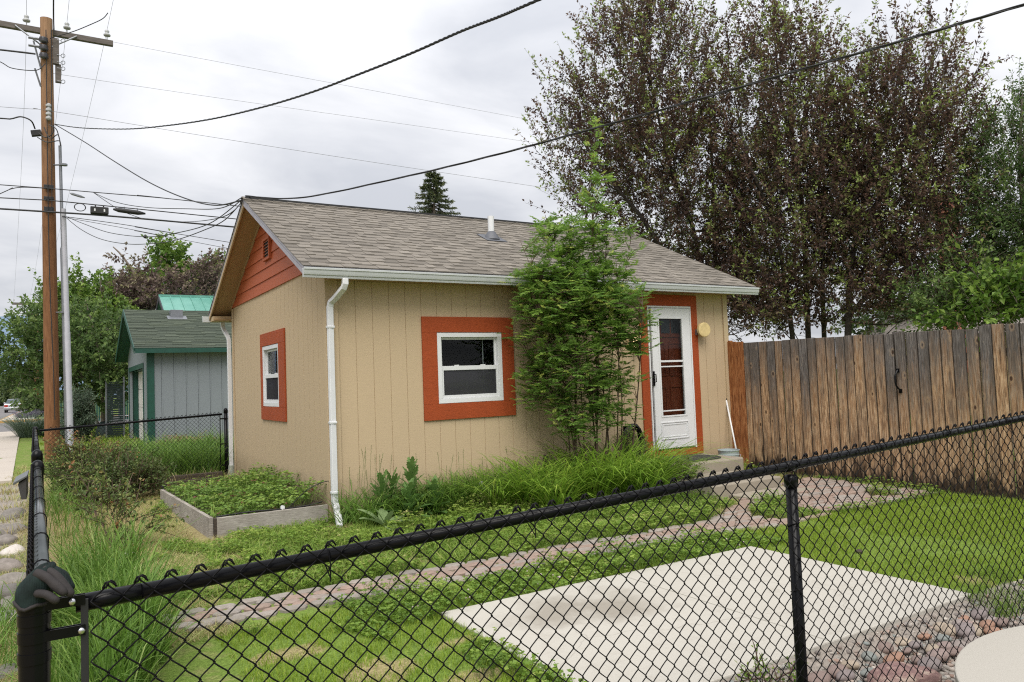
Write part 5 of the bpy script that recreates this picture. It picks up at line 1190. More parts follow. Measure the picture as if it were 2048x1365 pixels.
# second pole down the street and the lines between
fp = thing('utility_pole', 'distant utility pole with one sided crossarm above the street trees', 'utility pole', (-3.9, 68, -.3)); fb = Pz(72, 833, -.3); ft = Pd(72, 608, np.dot(fb-CAM, AF)); mb = MB(); mb.tube([fb+(0, 0, -.3), (ft[0], ft[1], ft[2])], [.24, .17], 12); mb.build('shaft', m['pole_wood'], fp, smooth=True)
mb = MB(); mb.box(ft[0]-1.75, ft[0]+.2, ft[1]-.25, ft[1]-.12, ft[2]-.14, ft[2]+.06); mb.tube([(ft[0]-.5, ft[1]-.2, ft[2]-.1), (ft[0], ft[1]-.2, ft[2]-.6)], .03, 5); fa = mb.build('crossarm', m['arm_wood'], fp)
for dx in (-1.62, -.48): insul(np.array([ft[0]+dx, ft[1]-.18, ft[2]+.2]), fa, 1.6)
for k, (i, dx) in enumerate(zip(ins, (-1.62, -.48, .1))):
    a_ = i; b_ = np.array([ft[0]+dx, ft[1]-.18, ft[2]+.36]); mid = (a_+b_)/2+np.array([0, 0, -.9])
    fr_ = i+np.array([.02, -24, 1.0]); m1 = (a_+fr_)/2+np.array([0, 0, -.55])
    wire('power_line', ('hair thin line over the left insulator running down the street', 'hair thin line over the middle insulator running down the street', 'hair thin line over the end insulator of the crossarm')[k], [fr_, m1, a_, mid, b_], .0035, 'thin_cable', 70)
wire('power_line', 'dark vertical looking cable rising from the pole top', [onpole(zpole(60))+np.array([.15, -.05, 0]), onpole(zpole(30))+np.array([.15, -.6, .25]), ptop+np.array([.2, -6, 1.2]), ptop+np.array([.25, -22, 2.2])], .016, 'cable', 40)

# ================================================================== CARS down the street
def make_car(paint):
    c = thing('parked_car', '', 'car', (0, 0, 0)); L, W = 4.5, 1.74
    # side profile (y along the car, rear at y=0), lofted across x with tumblehome
    lower = [(0, .28), (-.02, .55), (.05, .92), (.95, 1.0), (3.3, .95), (4.35, .72), (4.5, .5), (4.45, .25)]
    mb = MB()
    secs = [(-W/2, .92), (-W/2+.06, 1.0), (W/2-.06, 1.0), (W/2, .92)]
    V = []; F = []; n = len(lower)
    for x, s in secs:
        for y, z in lower: V.append((x, 2.25+(y-2.25)*(.99 if s < 1 else 1), .25+(z-.25)*s))
    for i in range(3):
        for k in range(n): F.append((i*n+k, (i+1)*n+k, (i+1)*n+(k+1) % n, i*n+(k+1) % n))
    F += [tuple(range(n)), tuple(3*n+k for k in range(n))[::-1]]
    mb.add(V, F); body = mb.build('body', paint, c, smooth=False, bevel=.04)
    mb = MB(); rf = [(.95, .99), (1.35, 1.40), (2.35, 1.44), (3.2, .96)]
    V = [(x*(1 if j in (0, 3) else .80), y, z) for x in (-.74, .74) for j, (y, z) in enumerate(rf)]
    mb.add(V, [(0, 1, 2, 3), (7, 6, 5, 4), (1, 5, 6, 2)]); mb.add([V[1], V[5], (V[5][0], V[5][1]+.02, V[5][2]-.03), (V[1][0], V[1][1]+.02, V[1][2]-.03)], [(0, 1, 2, 3)]); mb.build('roof', paint, c)
    mb = MB(); mb.add([V[0], V[4], V[5], V[1]], [(0, 1, 2, 3)]); mb.add([V[3], V[2], V[6], V[7]], [(0, 1, 2, 3)])
    mb.build('window', m['car_glass'], c)
    for x, y in ((-.74, .85), (.74, .85), (-.74, 3.6), (.74, 3.6)):
        mb = MB(); mb.tube([(x-.09, y, .31), (x+.09, y, .31)], .31, 18); w_ = mb.build('wheel', m['rubber'], c)
        mb = MB(); mb.tube([(x-.095, y, .31), (x+.095, y, .31)], .19, 14); mb.build('rim', m['bolt'], w_)
    for x in (-.66, .66): mb = MB(); mb.box(x-.16, x+.16, -.035, .06, .62, .82); mb.build('tail_light', m['tail'], c)
    mb = MB(); mb.box(-.84, .84, -.06, .10, .36, .56); mb.build('bumper', paint, c, bevel=.03)
    mb = MB(); mb.box(-.26, .26, -.03, .0, .64, .76); mb.build('number_plate', m['white'], c)
    for x in (-.92, .92): mb = MB(); mb.box(x-.09, x+.09, 2.75, 2.85, .95, 1.08); mb.build('mirror', paint, c, bevel=.02)
    return c
t = NT('car_silver'); t.col((.42, .43, .45)); t.set(.3, .6, .5); m['car_silver'] = t.m
t = NT('car_white'); t.col((.7, .7, .7)); t.set(.3, 0, .5); m['car_white'] = t.m
t = NT('car_blue'); t.col((.05, .06, .13)); t.set(.3, .2, .5); m['car_blue'] = t.m
t = NT('car_glass'); t.col((.05, .07, .075)); t.set(.08, 0, .8); m['car_glass'] = t.m
m['tail'] = plain('tail_light_red', (.35, .03, .02), .3)
for paint, px, py, lab in (('car_silver', 27, 825.5, 'silver saloon parked along the kerb down the street'), ('car_white', 1, 806, 'white car cut by the left edge far down the street'), ('car_blue', 25, 803.5, 'dark blue car far down the street'), ('car_white', 33, 801.5, 'small pale car far down the street beside the dark blue one')):
    c = make_car(m[paint]); p = Pz(px, py, -.165); c.location = (p[0], p[1], -.165); c['label'] = lab; c['group'] = 'cars parked down the street'
# ================================================================== TREES
def ray_E(L): return [ell(*a) for a in L]
def stem_px(pts, r): return ([Pd(x, y, D) for x, y, D in pts], r)
def ground_base(px, D, z=-.2):
    q = Pd(px, 700, D); return (q[0], q[1], z)
# purple-leaved chokecherries beyond the board fence
def cherry(lab, D, base_px, stems, E, n, seed):
    global RNG; RNG = np.random.default_rng(seed); b = ground_base(base_px, D)
    S = []
    for pts, r in stems:
        P = [Pd(x, y, D+dd) for x, y, dd in pts]; P[0] = np.array([P[0][0], P[0][1], -.3]) if P[0][2] < 2.2 else P[0]; S.append((P, r))
    return shoot_tree('chokecherry_tree', lab, 'tree', b, S, ray_E(E), n, m['cherry_leaf'], m['bark_dark'], (.5, 1.25), 30, .08, .043, up=.9, outw=.4, group='purple leaved trees behind the board fence', droop=.12, limb_r=.018, nlimb=70, tipgreen=.85)
cherry('purple leaved tree over the house roof, leftmost of the three behind the fence', 16.2, 1420, [([(1420, 690, 0), (1400, 520, 0), (1340, 330, 0), (1290, 120, -.3), (1260, 20, -.3)], .06), ([(1425, 690, 0), (1430, 480, .3), (1420, 250, .4), (1410, 60, .4)], .06), ([(1418, 690, .2), (1330, 520, -.3), (1220, 360, -.5), (1120, 220, -.6)], .07)],
       [(1290, 220, 150, 190, 16, 1.6, 1), (1210, 330, 120, 130, 16, 1.3, .8), (1360, 420, 130, 200, 16.2, 1.6, 1.25), (1265, 70, 70, 80, 16, .9, .8), (1130, 230, 55, 110, 15.8, .8, .6), (1330, 60, 90, 90, 16, 1, .6), (1400, 130, 70, 110, 16, 1, .7), (1220, 420, 90, 60, 15.9, .8, .9), (1440, 560, 90, 110, 16, 1.2, 1.3), (1490, 640, 70, 40, 15.2, .7, 2.6)], 2050, 11)
cherry('purple leaved tree in the middle of the three, tallest tips above the fence', 15.2, 1610, [([(1612, 690, 0), (1612, 560, 0), (1600, 380, .2), (1560, 180, .2), (1545, 20, .2)], .065), ([(1645, 690, .1), (1645, 560, .1), (1650, 400, .2), (1640, 230, .3)], .06), ([(1600, 690, .1), (1560, 500, -.3), (1500, 330, -.5), (1470, 200, -.4)], .06)],
       [(1540, 250, 120, 200, 15.2, 1.5, 1.1), (1570, 90, 70, 90, 15.2, .9, .8), (1580, 450, 150, 170, 15.2, 1.6, 1.4), (1500, 600, 80, 80, 15, .8, 1.4), (1640, 300, 90, 150, 15.2, 1.2, 1), (1660, 130, 50, 60, 15.3, .7, .5), (1540, 10, 40, 50, 15.2, .6, .7), (1560, 640, 110, 38, 14.6, .6, 3.2), (1640, 600, 70, 60, 14.9, .7, 1.8)], 2000, 12)
cherry('purple leaved tree with the leaning dark trunk, rightmost of the three', 14.4, 1685, [([(1680, 690, 0), (1700, 560, 0), (1735, 380, .2), (1780, 230, .2), (1815, 60, .2)], .075), ([(1688, 640, 0), (1760, 560, -.1), (1830, 430, -.2), (1880, 260, -.2)], .055), ([(1720, 470, .1), (1790, 330, .4), (1850, 170, .4), (1880, 60, .4)], .05)],
       [(1800, 290, 120, 150, 14.4, 1.4, 1.05), (1830, 110, 60, 80, 14.4, .8, .7), (1790, 470, 130, 140, 14.4, 1.5, 1.35), (1865, 330, 75, 110, 14.4, 1.1, .8), (1890, 170, 50, 110, 14.5, .7, .5), (1925, 280, 26, 60, 14.4, .5, .35), (1740, 200, 60, 90, 14.5, .9, .7), (1840, 590, 100, 70, 14, 1, 1.3), (1740, 615, 70, 45, 13.9, .6, 2.4), (1895, 450, 50, 90, 14.4, .8, .7)], 1650, 13)
RNG = np.random.default_rng(21)
# green trees at the right edge
def green_tree(name, lab, D, bpx, stems, E, n, mat, bark='bark_grey', shoot=(.4, .9), nl=24, L=.09, W=.05, group=None, droop=.2, up=.5, limb=.04, nlimb=60, cat='tree', outw=.55, spread=.05, gz=-.2, hue=None):
    b = ground_base(bpx, D, gz); S = []
    for pts, r in stems:
        P = [Pd(x, y, D+dd) for x, y, dd in pts]; P[0] = np.array([P[0][0], P[0][1], gz-.1]); S.append((P, r))
    return shoot_tree(name, lab, cat, b, S, ray_E(E), n, m[mat], m[bark], shoot, nl, L, W, up, outw, group, hue or (lambda u, p: .25+.45*u**2), droop, limb, nlimb=nlimb, spread=spread)
green_tree('locust_tree', 'feathery green tree cut by the right edge of the photo', 13.2, 2060, [([(2075, 690, 0), (2055, 500, 0), (2040, 330, 0), (2045, 190, 0)], .07), ([(2075, 690, .2), (2110, 420, .2), (2120, 200, .2)], .06)],
           [(2060, 330, 80, 150, 13.2, 1.1, .9), (2020, 460, 60, 110, 13.2, .9, 1), (2090, 520, 110, 120, 13.2, 1, 1.2), (1990, 560, 50, 60, 13.2, .6, 1), (2130, 250, 70, 120, 13.2, .8, .8)], 1700, 'tree_leaf', L=.07, W=.03, nl=34, hue=lambda u, p: .12+.4*u)
green_tree('shrub', 'yellow green broadleaf shrub showing just above the fence at the right', 12.3, 2000, [([(2005, 700, 0), (2000, 640, 0), (1990, 590, 0)], .03), ([(2005, 700, 0), (2040, 630, 0)], .03)],
           [(2010, 605, 55, 35, 12.3, .5, 1.2), (1985, 585, 35, 25, 12.3, .4, 1), (1950, 640, 60, 25, 12.4, .4, .8), (2060, 620, 40, 40, 12.3, .4, 1)], 150, 'bright_leaf', L=.13, W=.075, nl=16, cat='shrub', nlimb=20)
green_tree('shrub', 'dark green shrub filling the gap under the rightmost purple tree', 13.0, 1900, [([(1900, 700, 0), (1895, 640, 0), (1890, 600, 0)], .03)],
           [(1895, 620, 80, 45, 13, .6, 1.1), (1960, 610, 50, 50, 13, .5, .9), (1930, 560, 45, 50, 13.2, .5, .7)], 260, 'tree_leaf', L=.085, W=.045, nl=20, cat='shrub', nlimb=20)
green_tree('shrub', 'pale green far bush glimpsed between the purple trunks', 24, 1780, [([(1780, 720, 0), (1785, 650, 0)], .05)], [(1790, 640, 70, 40, 24, .9, 1), (1730, 660, 40, 22, 24, .7, 1)], 120, 'far_leaf', L=.16, W=.09, nl=22, cat='shrub', nlimb=12)
# mountain ash clump in the bed: pinnate leaves
def ash_shrub():
    global RNG; RNG = np.random.default_rng(5)
    base = Py(1185, 905, -.50); base[2] = -.08; D0 = float(np.dot(base-CAM, AF))
    t = thing('mountain_ash', 'tall multi stemmed green shrub with feathery leaflets against the front wall', 'shrub', (base[0], base[1], -.08))
    mb = MB(); stems = []
    heads = [(1010, 560), (1040, 480), (1075, 620), (1090, 430), (1120, 540), (1140, 470), (1165, 600), (1192, 262), (1185, 440), (1215, 470), (1235, 560), (1262, 480), (1285, 610), (1235, 700), (1100, 690), (1060, 720), (1155, 720)]
    for k, (x, y) in enumerate(heads):
        dd = RNG.uniform(-.55, .15); tip = Pd(x, y, D0+dd)
        bx_ = base+np.array([RNG.uniform(-.32, .32)+(x-1170)*.0014, RNG.uniform(-.16, .16), 0]); mid = bx_*.45+tip*.55+np.array([(bx_[0]-tip[0])*.22, 0, .15])
        p = polyline([bx_+(0, 0, -.1), bx_*.8+tip*.2+np.array([(bx_[0]-tip[0])*.1, 0, .05]), mid, tip], 20); r = RNG.uniform(.010, .016)
        mb.tube(p, [r*(1-.8*i/19) for i in range(20)], 6); stems.append(p)
    E = [ell(1150, 620, 135, 105, D0-.25, .50, 1), ell(1150, 510, 95, 80, D0-.2, .42, .9), ell(1165, 745, 105, 95, D0-.25, .46, .8), ell(1190, 400, 42, 80, D0-.1, .22, .9), ell(1190, 300, 20, 60, D0-.1, .12, 1.1), ell(1068, 570, 60, 50, D0-.25, .34, .8), ell(1245, 620, 60, 95, D0-.25, .36, .9), ell(1100, 470, 35, 50, D0-.2, .25, .7), ell(1080, 760, 55, 70, D0-.2, .34, .9), ell(1160, 830, 90, 50, D0-.25, .36, .6), ell(1240, 790, 45, 65, D0-.2, .3, .6), ell(1255, 500, 30, 60, D0-.2, .22, .7), ell(1268, 690, 26, 40, D0-.25, .2, 1.1), ell(1040, 640, 30, 60, D0-.2, .22, .4)]
    S = np.concatenate(stems); n = 1180; P0, _ = in_ell(E, n)
    # twigs from stems to leafy shoots, leaves spiral along each shoot
    d0 = np.linalg.norm(S[None]-P0[:, None], axis=2)+np.maximum(0, S[None, :, 2]-P0[:, None, 2]+.1)*2; near = S[np.argmin(d0, 1)]
    out = nrm((P0-base)*np.array([1, 1, 0])+1e-4); k = 6; tt = np.linspace(0, 1, k)[None, :, None]
    Q = near[:, None]*(1-tt)+P0[:, None]*tt+np.array([0, 0, .06])*np.sin(tt*np.pi)
    tv, tf, _ = tubes_np(Q, np.linspace(.0042, .002, k)[None]*np.ones((n, 1)), 4)
    mb.build('trunk', m['bark_brown'], t, smooth=True)
    tw = mesh_obj('twigs', tv, tf, m['bark_brown'], t); tw['kind'] = 'stuff'
    nl = 4; LB = []; LD = []; HV = []
    for j in range(nl):
        f = .55+.45*(j+1)/nl; pb = near+(P0-near)*f; az = RNG.uniform(0, 2*np.pi, n)+j*2.4
        dd = nrm(np.stack([np.cos(az), np.sin(az), RNG.uniform(-.15, .95, n)], 1)+out*.35)
        LB.append(pb); LD.append(dd); HV.append(np.clip(.28+.07*j+RNG.normal(size=n)*.13+.45*(j == nl-1)*(RNG.uniform(size=n) < .55)+.10*((P0[:, 2]-1.2)/1.5), 0, 1))
    B, Dn, H = np.concatenate(LB), np.concatenate(LD), np.concatenate(HV); N = len(B)
    Lr = RNG.uniform(.12, .20, N)*np.where(H > .72, .6, 1.0); sag = RNG.uniform(-.05, .22, N)
    parts = []; RP = []
    up = np.array([0, 0, 1.]); side = nrm(np.cross(Dn, up)); nm = nrm(np.cross(side, Dn))
    def onr(u): return B+Dn*(Lr*u)[:, None]-up*(Lr*sag*u*u)[:, None]
    RP = np.stack([onr(u) for u in np.linspace(0, 1, 5)], 1); rv = tubes_np(RP, np.full((N, 5), .0011), 3); parts.append((rv[0], rv[1], np.repeat(H, 4*3)))
    for i in range(6):
        u = .22+.78*i/5.6
        for s in (1, -1):
            p = onr(u); dd = nrm(Dn*.5+side*s*1.0-up*.18+RNG.normal(size=(N, 3))*.08); l = Lr*.33*(1-.35*abs(u-.5))
            parts.append(leaves(p, dd, nm+RNG.normal(size=(N, 3))*.45, l, l*.37, np.clip(H+RNG.normal(size=N)*.05, 0, 1), .08))
    parts.append(leaves(onr(1), Dn-up*.3, nm, Lr*.28, Lr*.095, H, .08))
    fol_obj('crown', parts, m['ash_leaf'], t)
ash_shrub()
RNG = np.random.default_rng(31)
# left background trees
green_tree('street_tree', 'young green street tree with pale trunk and dark watering bag', 27.5, 205, [([(208, 880, 0), (205, 800, 0), (195, 690, 0), (170, 600, 0)], .10), ([(206, 800, 0), (150, 720, 0), (80, 660, -.3)], .05), ([(205, 790, 0), (240, 720, 0), (250, 660, 0)], .05)],
           [(180, 710, 100, 95, 27.5, 2, 1), (90, 700, 85, 70, 27, 1.6, .8), (220, 770, 55, 45, 27.5, 1.3, .9), (60, 745, 60, 35, 27, 1, .6), (40, 690, 35, 40, 27, .8, .4), (110, 640, 60, 40, 27, 1, .5), (130, 790, 70, 35, 27, 1, .7)], 950, 'tree_leaf', L=.15, W=.09, nl=24, shoot=(.5, 1.1), limb=.03)
bgp = Pz(213, 884, -.14); D_ = 27.5; bq = Pd(209, 872, 27.4); mb = MB(); mb.lathe([(.22, -.25), (.30, -.05), (.29, .15), (.20, .42), (.12, .52)], (bq[0], bq[1], bq[2]), 14); tag(mb.build('watering_bag', plain('dark_green_bag', (.010, .028, .026), .6, var=.3), loc=bq, smooth=True), 'dark green watering bag wrapped around the young tree trunk', 'bag')
green_tree('poplar_tree', 'upright bright green tree rising behind the utility pole', 34, 175, [([(180, 850, 0), (175, 700, 0), (165, 560, 0)], .16), ([(180, 800, 0), (205, 660, 0), (200, 560, 0)], .08), ([(180, 800, 0), (130, 680, 0), (95, 590, 0)], .08)],
           [(150, 680, 60, 90, 34, 1.6, 1), (195, 640, 22, 90, 34, .7, 1.2), (165, 600, 18, 60, 34, .6, 1.1), (215, 690, 40, 90, 34, 1.4, 1), (110, 620, 30, 50, 34, .9, .8), (140, 600, 16, 50, 34, .6, 1), (240, 720, 30, 70, 34, 1.2, .9)], 850, 'bright_leaf', L=.19, W=.12, nl=24, shoot=(.6, 1.3), up=.9, outw=.25, limb=.05)
green_tree('crabapple_tree', 'mauve leaved tree with a bare reaching branch behind the grey shed', 36, 300, [([(300, 850, 0), (310, 700, 0), (300, 600, 0), (250, 520, 0), (226, 494, 0)], .13), ([(305, 700, 0), (380, 600, 0), (430, 530, 0)], .09)],
           [(270, 610, 60, 60, 36, 1.6, 1), (340, 590, 70, 40, 36, 1.6, 1), (420, 570, 45, 45, 36, 1.4, .8), (270, 560, 40, 40, 36, 1, .5), (240, 520, 16, 26, 36, .5, .35), (250, 660, 50, 60, 36, 1.4, .9), (410, 540, 30, 25, 36, .8, .6)], 620, 'dusty_leaf', L=.19, W=.11, nl=22, shoot=(.6, 1.3), limb=.05)
green_tree('maple_tree', 'light green tree top standing over the green metal roof', 44, 340, [([(345, 850, 0), (345, 650, 0), (340, 520, 0)], .2), ([(345, 700, 0), (300, 600, 0)], .1), ([(345, 700, 0), (390, 590, 0), (430, 540, 0)], .1)],
           [(338, 530, 32, 36, 44, 1.4, 1.2), (330, 580, 60, 40, 44, 1.8, 1), (390, 580, 50, 45, 44, 1.6, .9), (425, 550, 25, 30, 44, 1, .8), (240, 620, 50, 60, 45, 1.6, .8)], 560, 'bright_leaf', L=.24, W=.17, nl=24, shoot=(.7, 1.4), limb=.06)
# spruce beyond the ridge
def spruce():
    D = 40.; t_ = Pd(866, 340, D); H = t_[2]+.3; b = np.array([t_[0], t_[1], -.3]); t = thing('spruce_tree', 'dark conical spruce top showing above the roof ridge', 'tree', b)
    mb = MB(); mb.tube([b, b+(0, 0, H*.6), t_], [.22, .12, .01], 8); mb.build('trunk', m['bark_grey'], t, smooth=True); BP = []; parts = []
    for z in np.arange(H*.55, H-.15, .105):
        f = 1-(z/H); Rr = .20+f*6.6
        for k in range(5):
            az = RNG.uniform(0, 2*np.pi); L = Rr*RNG.uniform(.72, 1.1); d = np.array([math.cos(az), math.sin(az), 0]); u = np.linspace(0, 1, 7)
            P = np.array([b[0]+(t_[0]-b[0])*z/H, b[1], z-.3])+d*(L*u)[:, None]+np.array([0, 0, 1.])*(L*(.12*u-.55*u**2+.38*u**3))[:, None]; BP.append(P)
    BP = np.array(BP); v, f, _ = tubes_np(BP, np.linspace(.03, .008, 7)[None]*np.ones((len(BP), 1)), 3); tw = mesh_obj('twigs', v, f, m['bark_grey'], t); tw['kind'] = 'stuff'
    n = len(BP); nl = 70; u = RNG.uniform(.15, 1, (n, nl)); fl = u*6; i0 = np.minimum(fl.astype(int), 5); ii = np.arange(n)[:, None]; p = BP[ii, i0]*(1-(fl-i0)[..., None])+BP[ii, i0+1]*(fl-i0)[..., None]; al = nrm(BP[ii, i0+1]-BP[ii, i0])
    dd = nrm(al*.9+RNG.normal(size=p.shape)*.5+np.array([0, 0, -.35])); parts.append(leaves(p.reshape(-1, 3), dd.reshape(-1, 3), RNG.normal(size=(n*nl, 3)), RNG.uniform(.10, .24, n*nl), .045, np.clip(.25+.45*u.ravel()+RNG.normal(size=n*nl)*.15, 0, 1)))
    fol_obj('crown', parts, m['needle'], t)
spruce()
# trees along the far street, each its own
for k, (px, py, rx, ry, D, lab) in enumerate(((10, 790, 30, 26, 150, 'rounded far street tree at the left edge, nearest the hills'), (45, 775, 28, 30, 120, 'far street tree overhanging the parked silver car'), (62, 800, 16, 22, 95, 'low leafy street tree beside the distant pole'), (-25, 780, 34, 30, 170, 'far street tree cut by the left edge of the photo'))):
    green_tree('street_tree', lab, D, px, [([(px, py+ry*1.2, 0), (px, py, 0)], .2)], [(px, py, rx, ry, D, 2.5, 1), (px+rx*.4, py-ry*.5, rx*.5, ry*.5, D, 2, 1)], 170, 'far_leaf', L=.55, W=.34, nl=20, shoot=(1, 2.2), limb=.08, nlimb=14, spread=.2, group='trees lining the far street', gz=-.3)
green_tree('hedge', 'dark green clipped hedge at the far corner behind the second pole', 60, 66, [([(66, 835, 0), (66, 815, 0)], .08)], [(66, 815, 14, 18, 60, 1.2, 1.2), (82, 812, 12, 20, 60, 1, 1.2)], 150, 'far_leaf', L=.26, W=.15, nl=24, shoot=(.3, .7), cat='hedge', nlimb=8, gz=-.3)
green_tree('juniper_bush', 'soft grey green conifer bush beside the riser conduits', 24.5, 158, [([(160, 880, 0), (158, 830, 0), (155, 810, 0)], .05)], [(160, 835, 22, 45, 24.5, .45, 1), (152, 860, 22, 25, 24.5, .4, 1)], 330, 'juniper', L=.10, W=.03, nl=34, shoot=(.25, .5), up=.9, outw=.5, cat='bush', nlimb=14)
lvp = Pz(54, 836, -.03); mbv = []
def blade_thing(name, lab, cat, x, y, z, n, rad, h, w, mat, lean=(.1, .5), bend=(.1, .6), group=None, seg=4, rr=None):
    t = thing(name, lab, cat, (x, y, z), group); a = RNG.uniform(0, 2*np.pi, n); q = rad*np.sqrt(RNG.uniform(0, 1, n))
    pos = np.stack([x+q*np.cos(a), y+q*np.sin(a), gheight(x+q*np.cos(a), y+q*np.sin(a))-.01 if z < .0 else np.full(n, z)], 1)
    v, f, at = blades(pos, RNG.uniform(h[0], h[1], n), RNG.uniform(w[0], w[1], n), RNG.uniform(*lean, n), RNG.uniform(*bend, n), np.clip(RNG.beta(2, 2.4, n) if rr is None else RNG.uniform(*rr, n), 0, 1), seg, az=a+RNG.normal(size=n)*.7)
    mesh_obj('foliage', v, f, m[mat], t, attr={'rnd': at}); return t
blade_thing('lavender_bush', 'small round lavender bush on the far kerb', 'bush', lvp[0], lvp[1], -.03, 500, .5, (.5, .9), (.02, .035), 'lavender', (.2, .9))
fq = Pz(58, 880, -.12); blade_thing('fescue_tuft', 'blue green ornamental grass tuft beside the sidewalk', 'grass tuft', fq[0]+.05, fq[1]+2.5, -.12, 900, .45, (.7, 1.15), (.012, .022), 'fescue', (.2, .8), (.2, .6))

# ================================================================== LOW PLANTS
def clear(x, y):
    """places where soft growth may stand"""
    house_ = (x > -.08) & (x < HX+.08) & (y > -.05) & (y < HY+.1)
    porch = (x > 3.98) & (x < 5.65) & (y > -2.2) & (y < .05)
    pad = (x > -.466) & (x < 2.426) & (y > -5.478) & (y < -3.684)
    bed = (x > -1.36) & (x < -.02) & (y > .02) & (y < 3.0)
    up_ = -2.50-.045*np.maximum(0, x); lo_ = -2.92-.12*np.clip((x+1.9)/2, 0, 1)-.054*np.maximum(0, x-1)
    path = (x > -2.35) & (x < 3.1) & (y > lo_+.02) & (y < up_-.02)
    path2 = (x > 3.05) & (x < 6.1) & (y > -3.2) & (y < np.minimum(-2.62+.52*(x-3.05), -1.5)) & (vnoise(x, y, 1.7, 8) < .67)
    fen = (x > 6.22); disc = (x-1.08)**2+(y+7.24)**2 < 1.03
    return ~(house_ | porch | pad | bed | path | path2 | fen | disc)
def on_ground(p): return np.concatenate([p, gheight(p[:, 0], p[:, 1])[:, None]-.004], 1)
# mown lawn
def lawn():
    ok = lambda x, y: lawn_mask(x, y) & clear(x, y) & (y > -6.5)
    p = np.concatenate([scatter(-1.75, 6.2, -6.5, -3.05, 7000, ok), scatter(-1.75, 2.2, -6.5, -4.6, 7000, ok), scatter(2.3, 6.2, -4.6, -3.05, 3500, ok)]); n1 = vnoise(p[:, 0], p[:, 1], 1.6, 1)*.6+vnoise(p[:, 0], p[:, 1], 4.3, 2)*.4
    bald = np.zeros(len(p))
    for bx, by, br_ in ((-1.15, -4.35, .22), (-.75, -4.75, .16), (-1.45, -3.75, .18), (-.62, -4.2, .12), (2.8, -5.3, .15), (-1.0, -5.2, .2)): bald = np.maximum(bald, 1-np.hypot(p[:, 0]-bx, (p[:, 1]-by)*1.5)/br_)
    keep = ((n1 > .33) | (RNG.uniform(size=len(p)) < .35)) & (RNG.uniform(size=len(p)) > bald*1.3); p = p[keep]; n1 = n1[keep]; n = len(p)
    h = RNG.uniform(.025, .058, n)*(.75+.5*n1); br = vnoise(p[:, 0], p[:, 1], 1.3, 9); rnd = np.clip(RNG.beta(2, 2, n)*.75+.10+.5*np.clip(.34-n1, 0, 1)+(RNG.uniform(size=n) < .06)*.3+.25*np.clip(br-.68, 0, 1), 0, 1)
    v, f, a = blades(on_ground(p), h, RNG.uniform(.0022, .0042, n), RNG.uniform(.1, .6, n), RNG.uniform(.0, .5, n), rnd, 2)
    o = mesh_obj('lawn_grass', v, f, m['lawn'], attr={'rnd': a}); tag(o, 'bright mown lawn grass around the concrete patio pad', 'grass', kind='stuff')
lawn()
# dry thatch and thin grass on the left of the yard, scruffy verge outside the fence
def thatch():
    def ok(x, y): return clear(x, y) & (((x > -2.58) & (x < .1) & (y > -2.3) & (y < 5.1)) | ((x < -2.68) & (x > -3.3) & (y < 9) & ~((x < -2.92) & (y > 1.2) & (y < 8.4))) | ((x > 3.1) & (y > -3.1) & (y < -.2)) | ((x > -2.5) & (y > -3.2) & (x < -1.6) & (y < -2)))
    p = scatter(-3.6, 6.2, -7.5, 9, 4300, ok); n1 = vnoise(p[:, 0], p[:, 1], 1.3, 6); n = len(p)
    rnd = np.clip(RNG.uniform(0, .75, n)+.45*(n1-.35), 0, 1); v, f, a = blades(on_ground(p), RNG.uniform(.02, .07, n), RNG.uniform(.003, .0055, n), RNG.uniform(.4, 1.6, n), RNG.uniform(.1, .9, n), rnd, 2)
    o = mesh_obj('dry_grass', v, f, m['dry_grass'], attr={'rnd': a}); tag(o, 'dry straw coloured grass in the left yard and verge', 'grass', kind='stuff')
thatch()
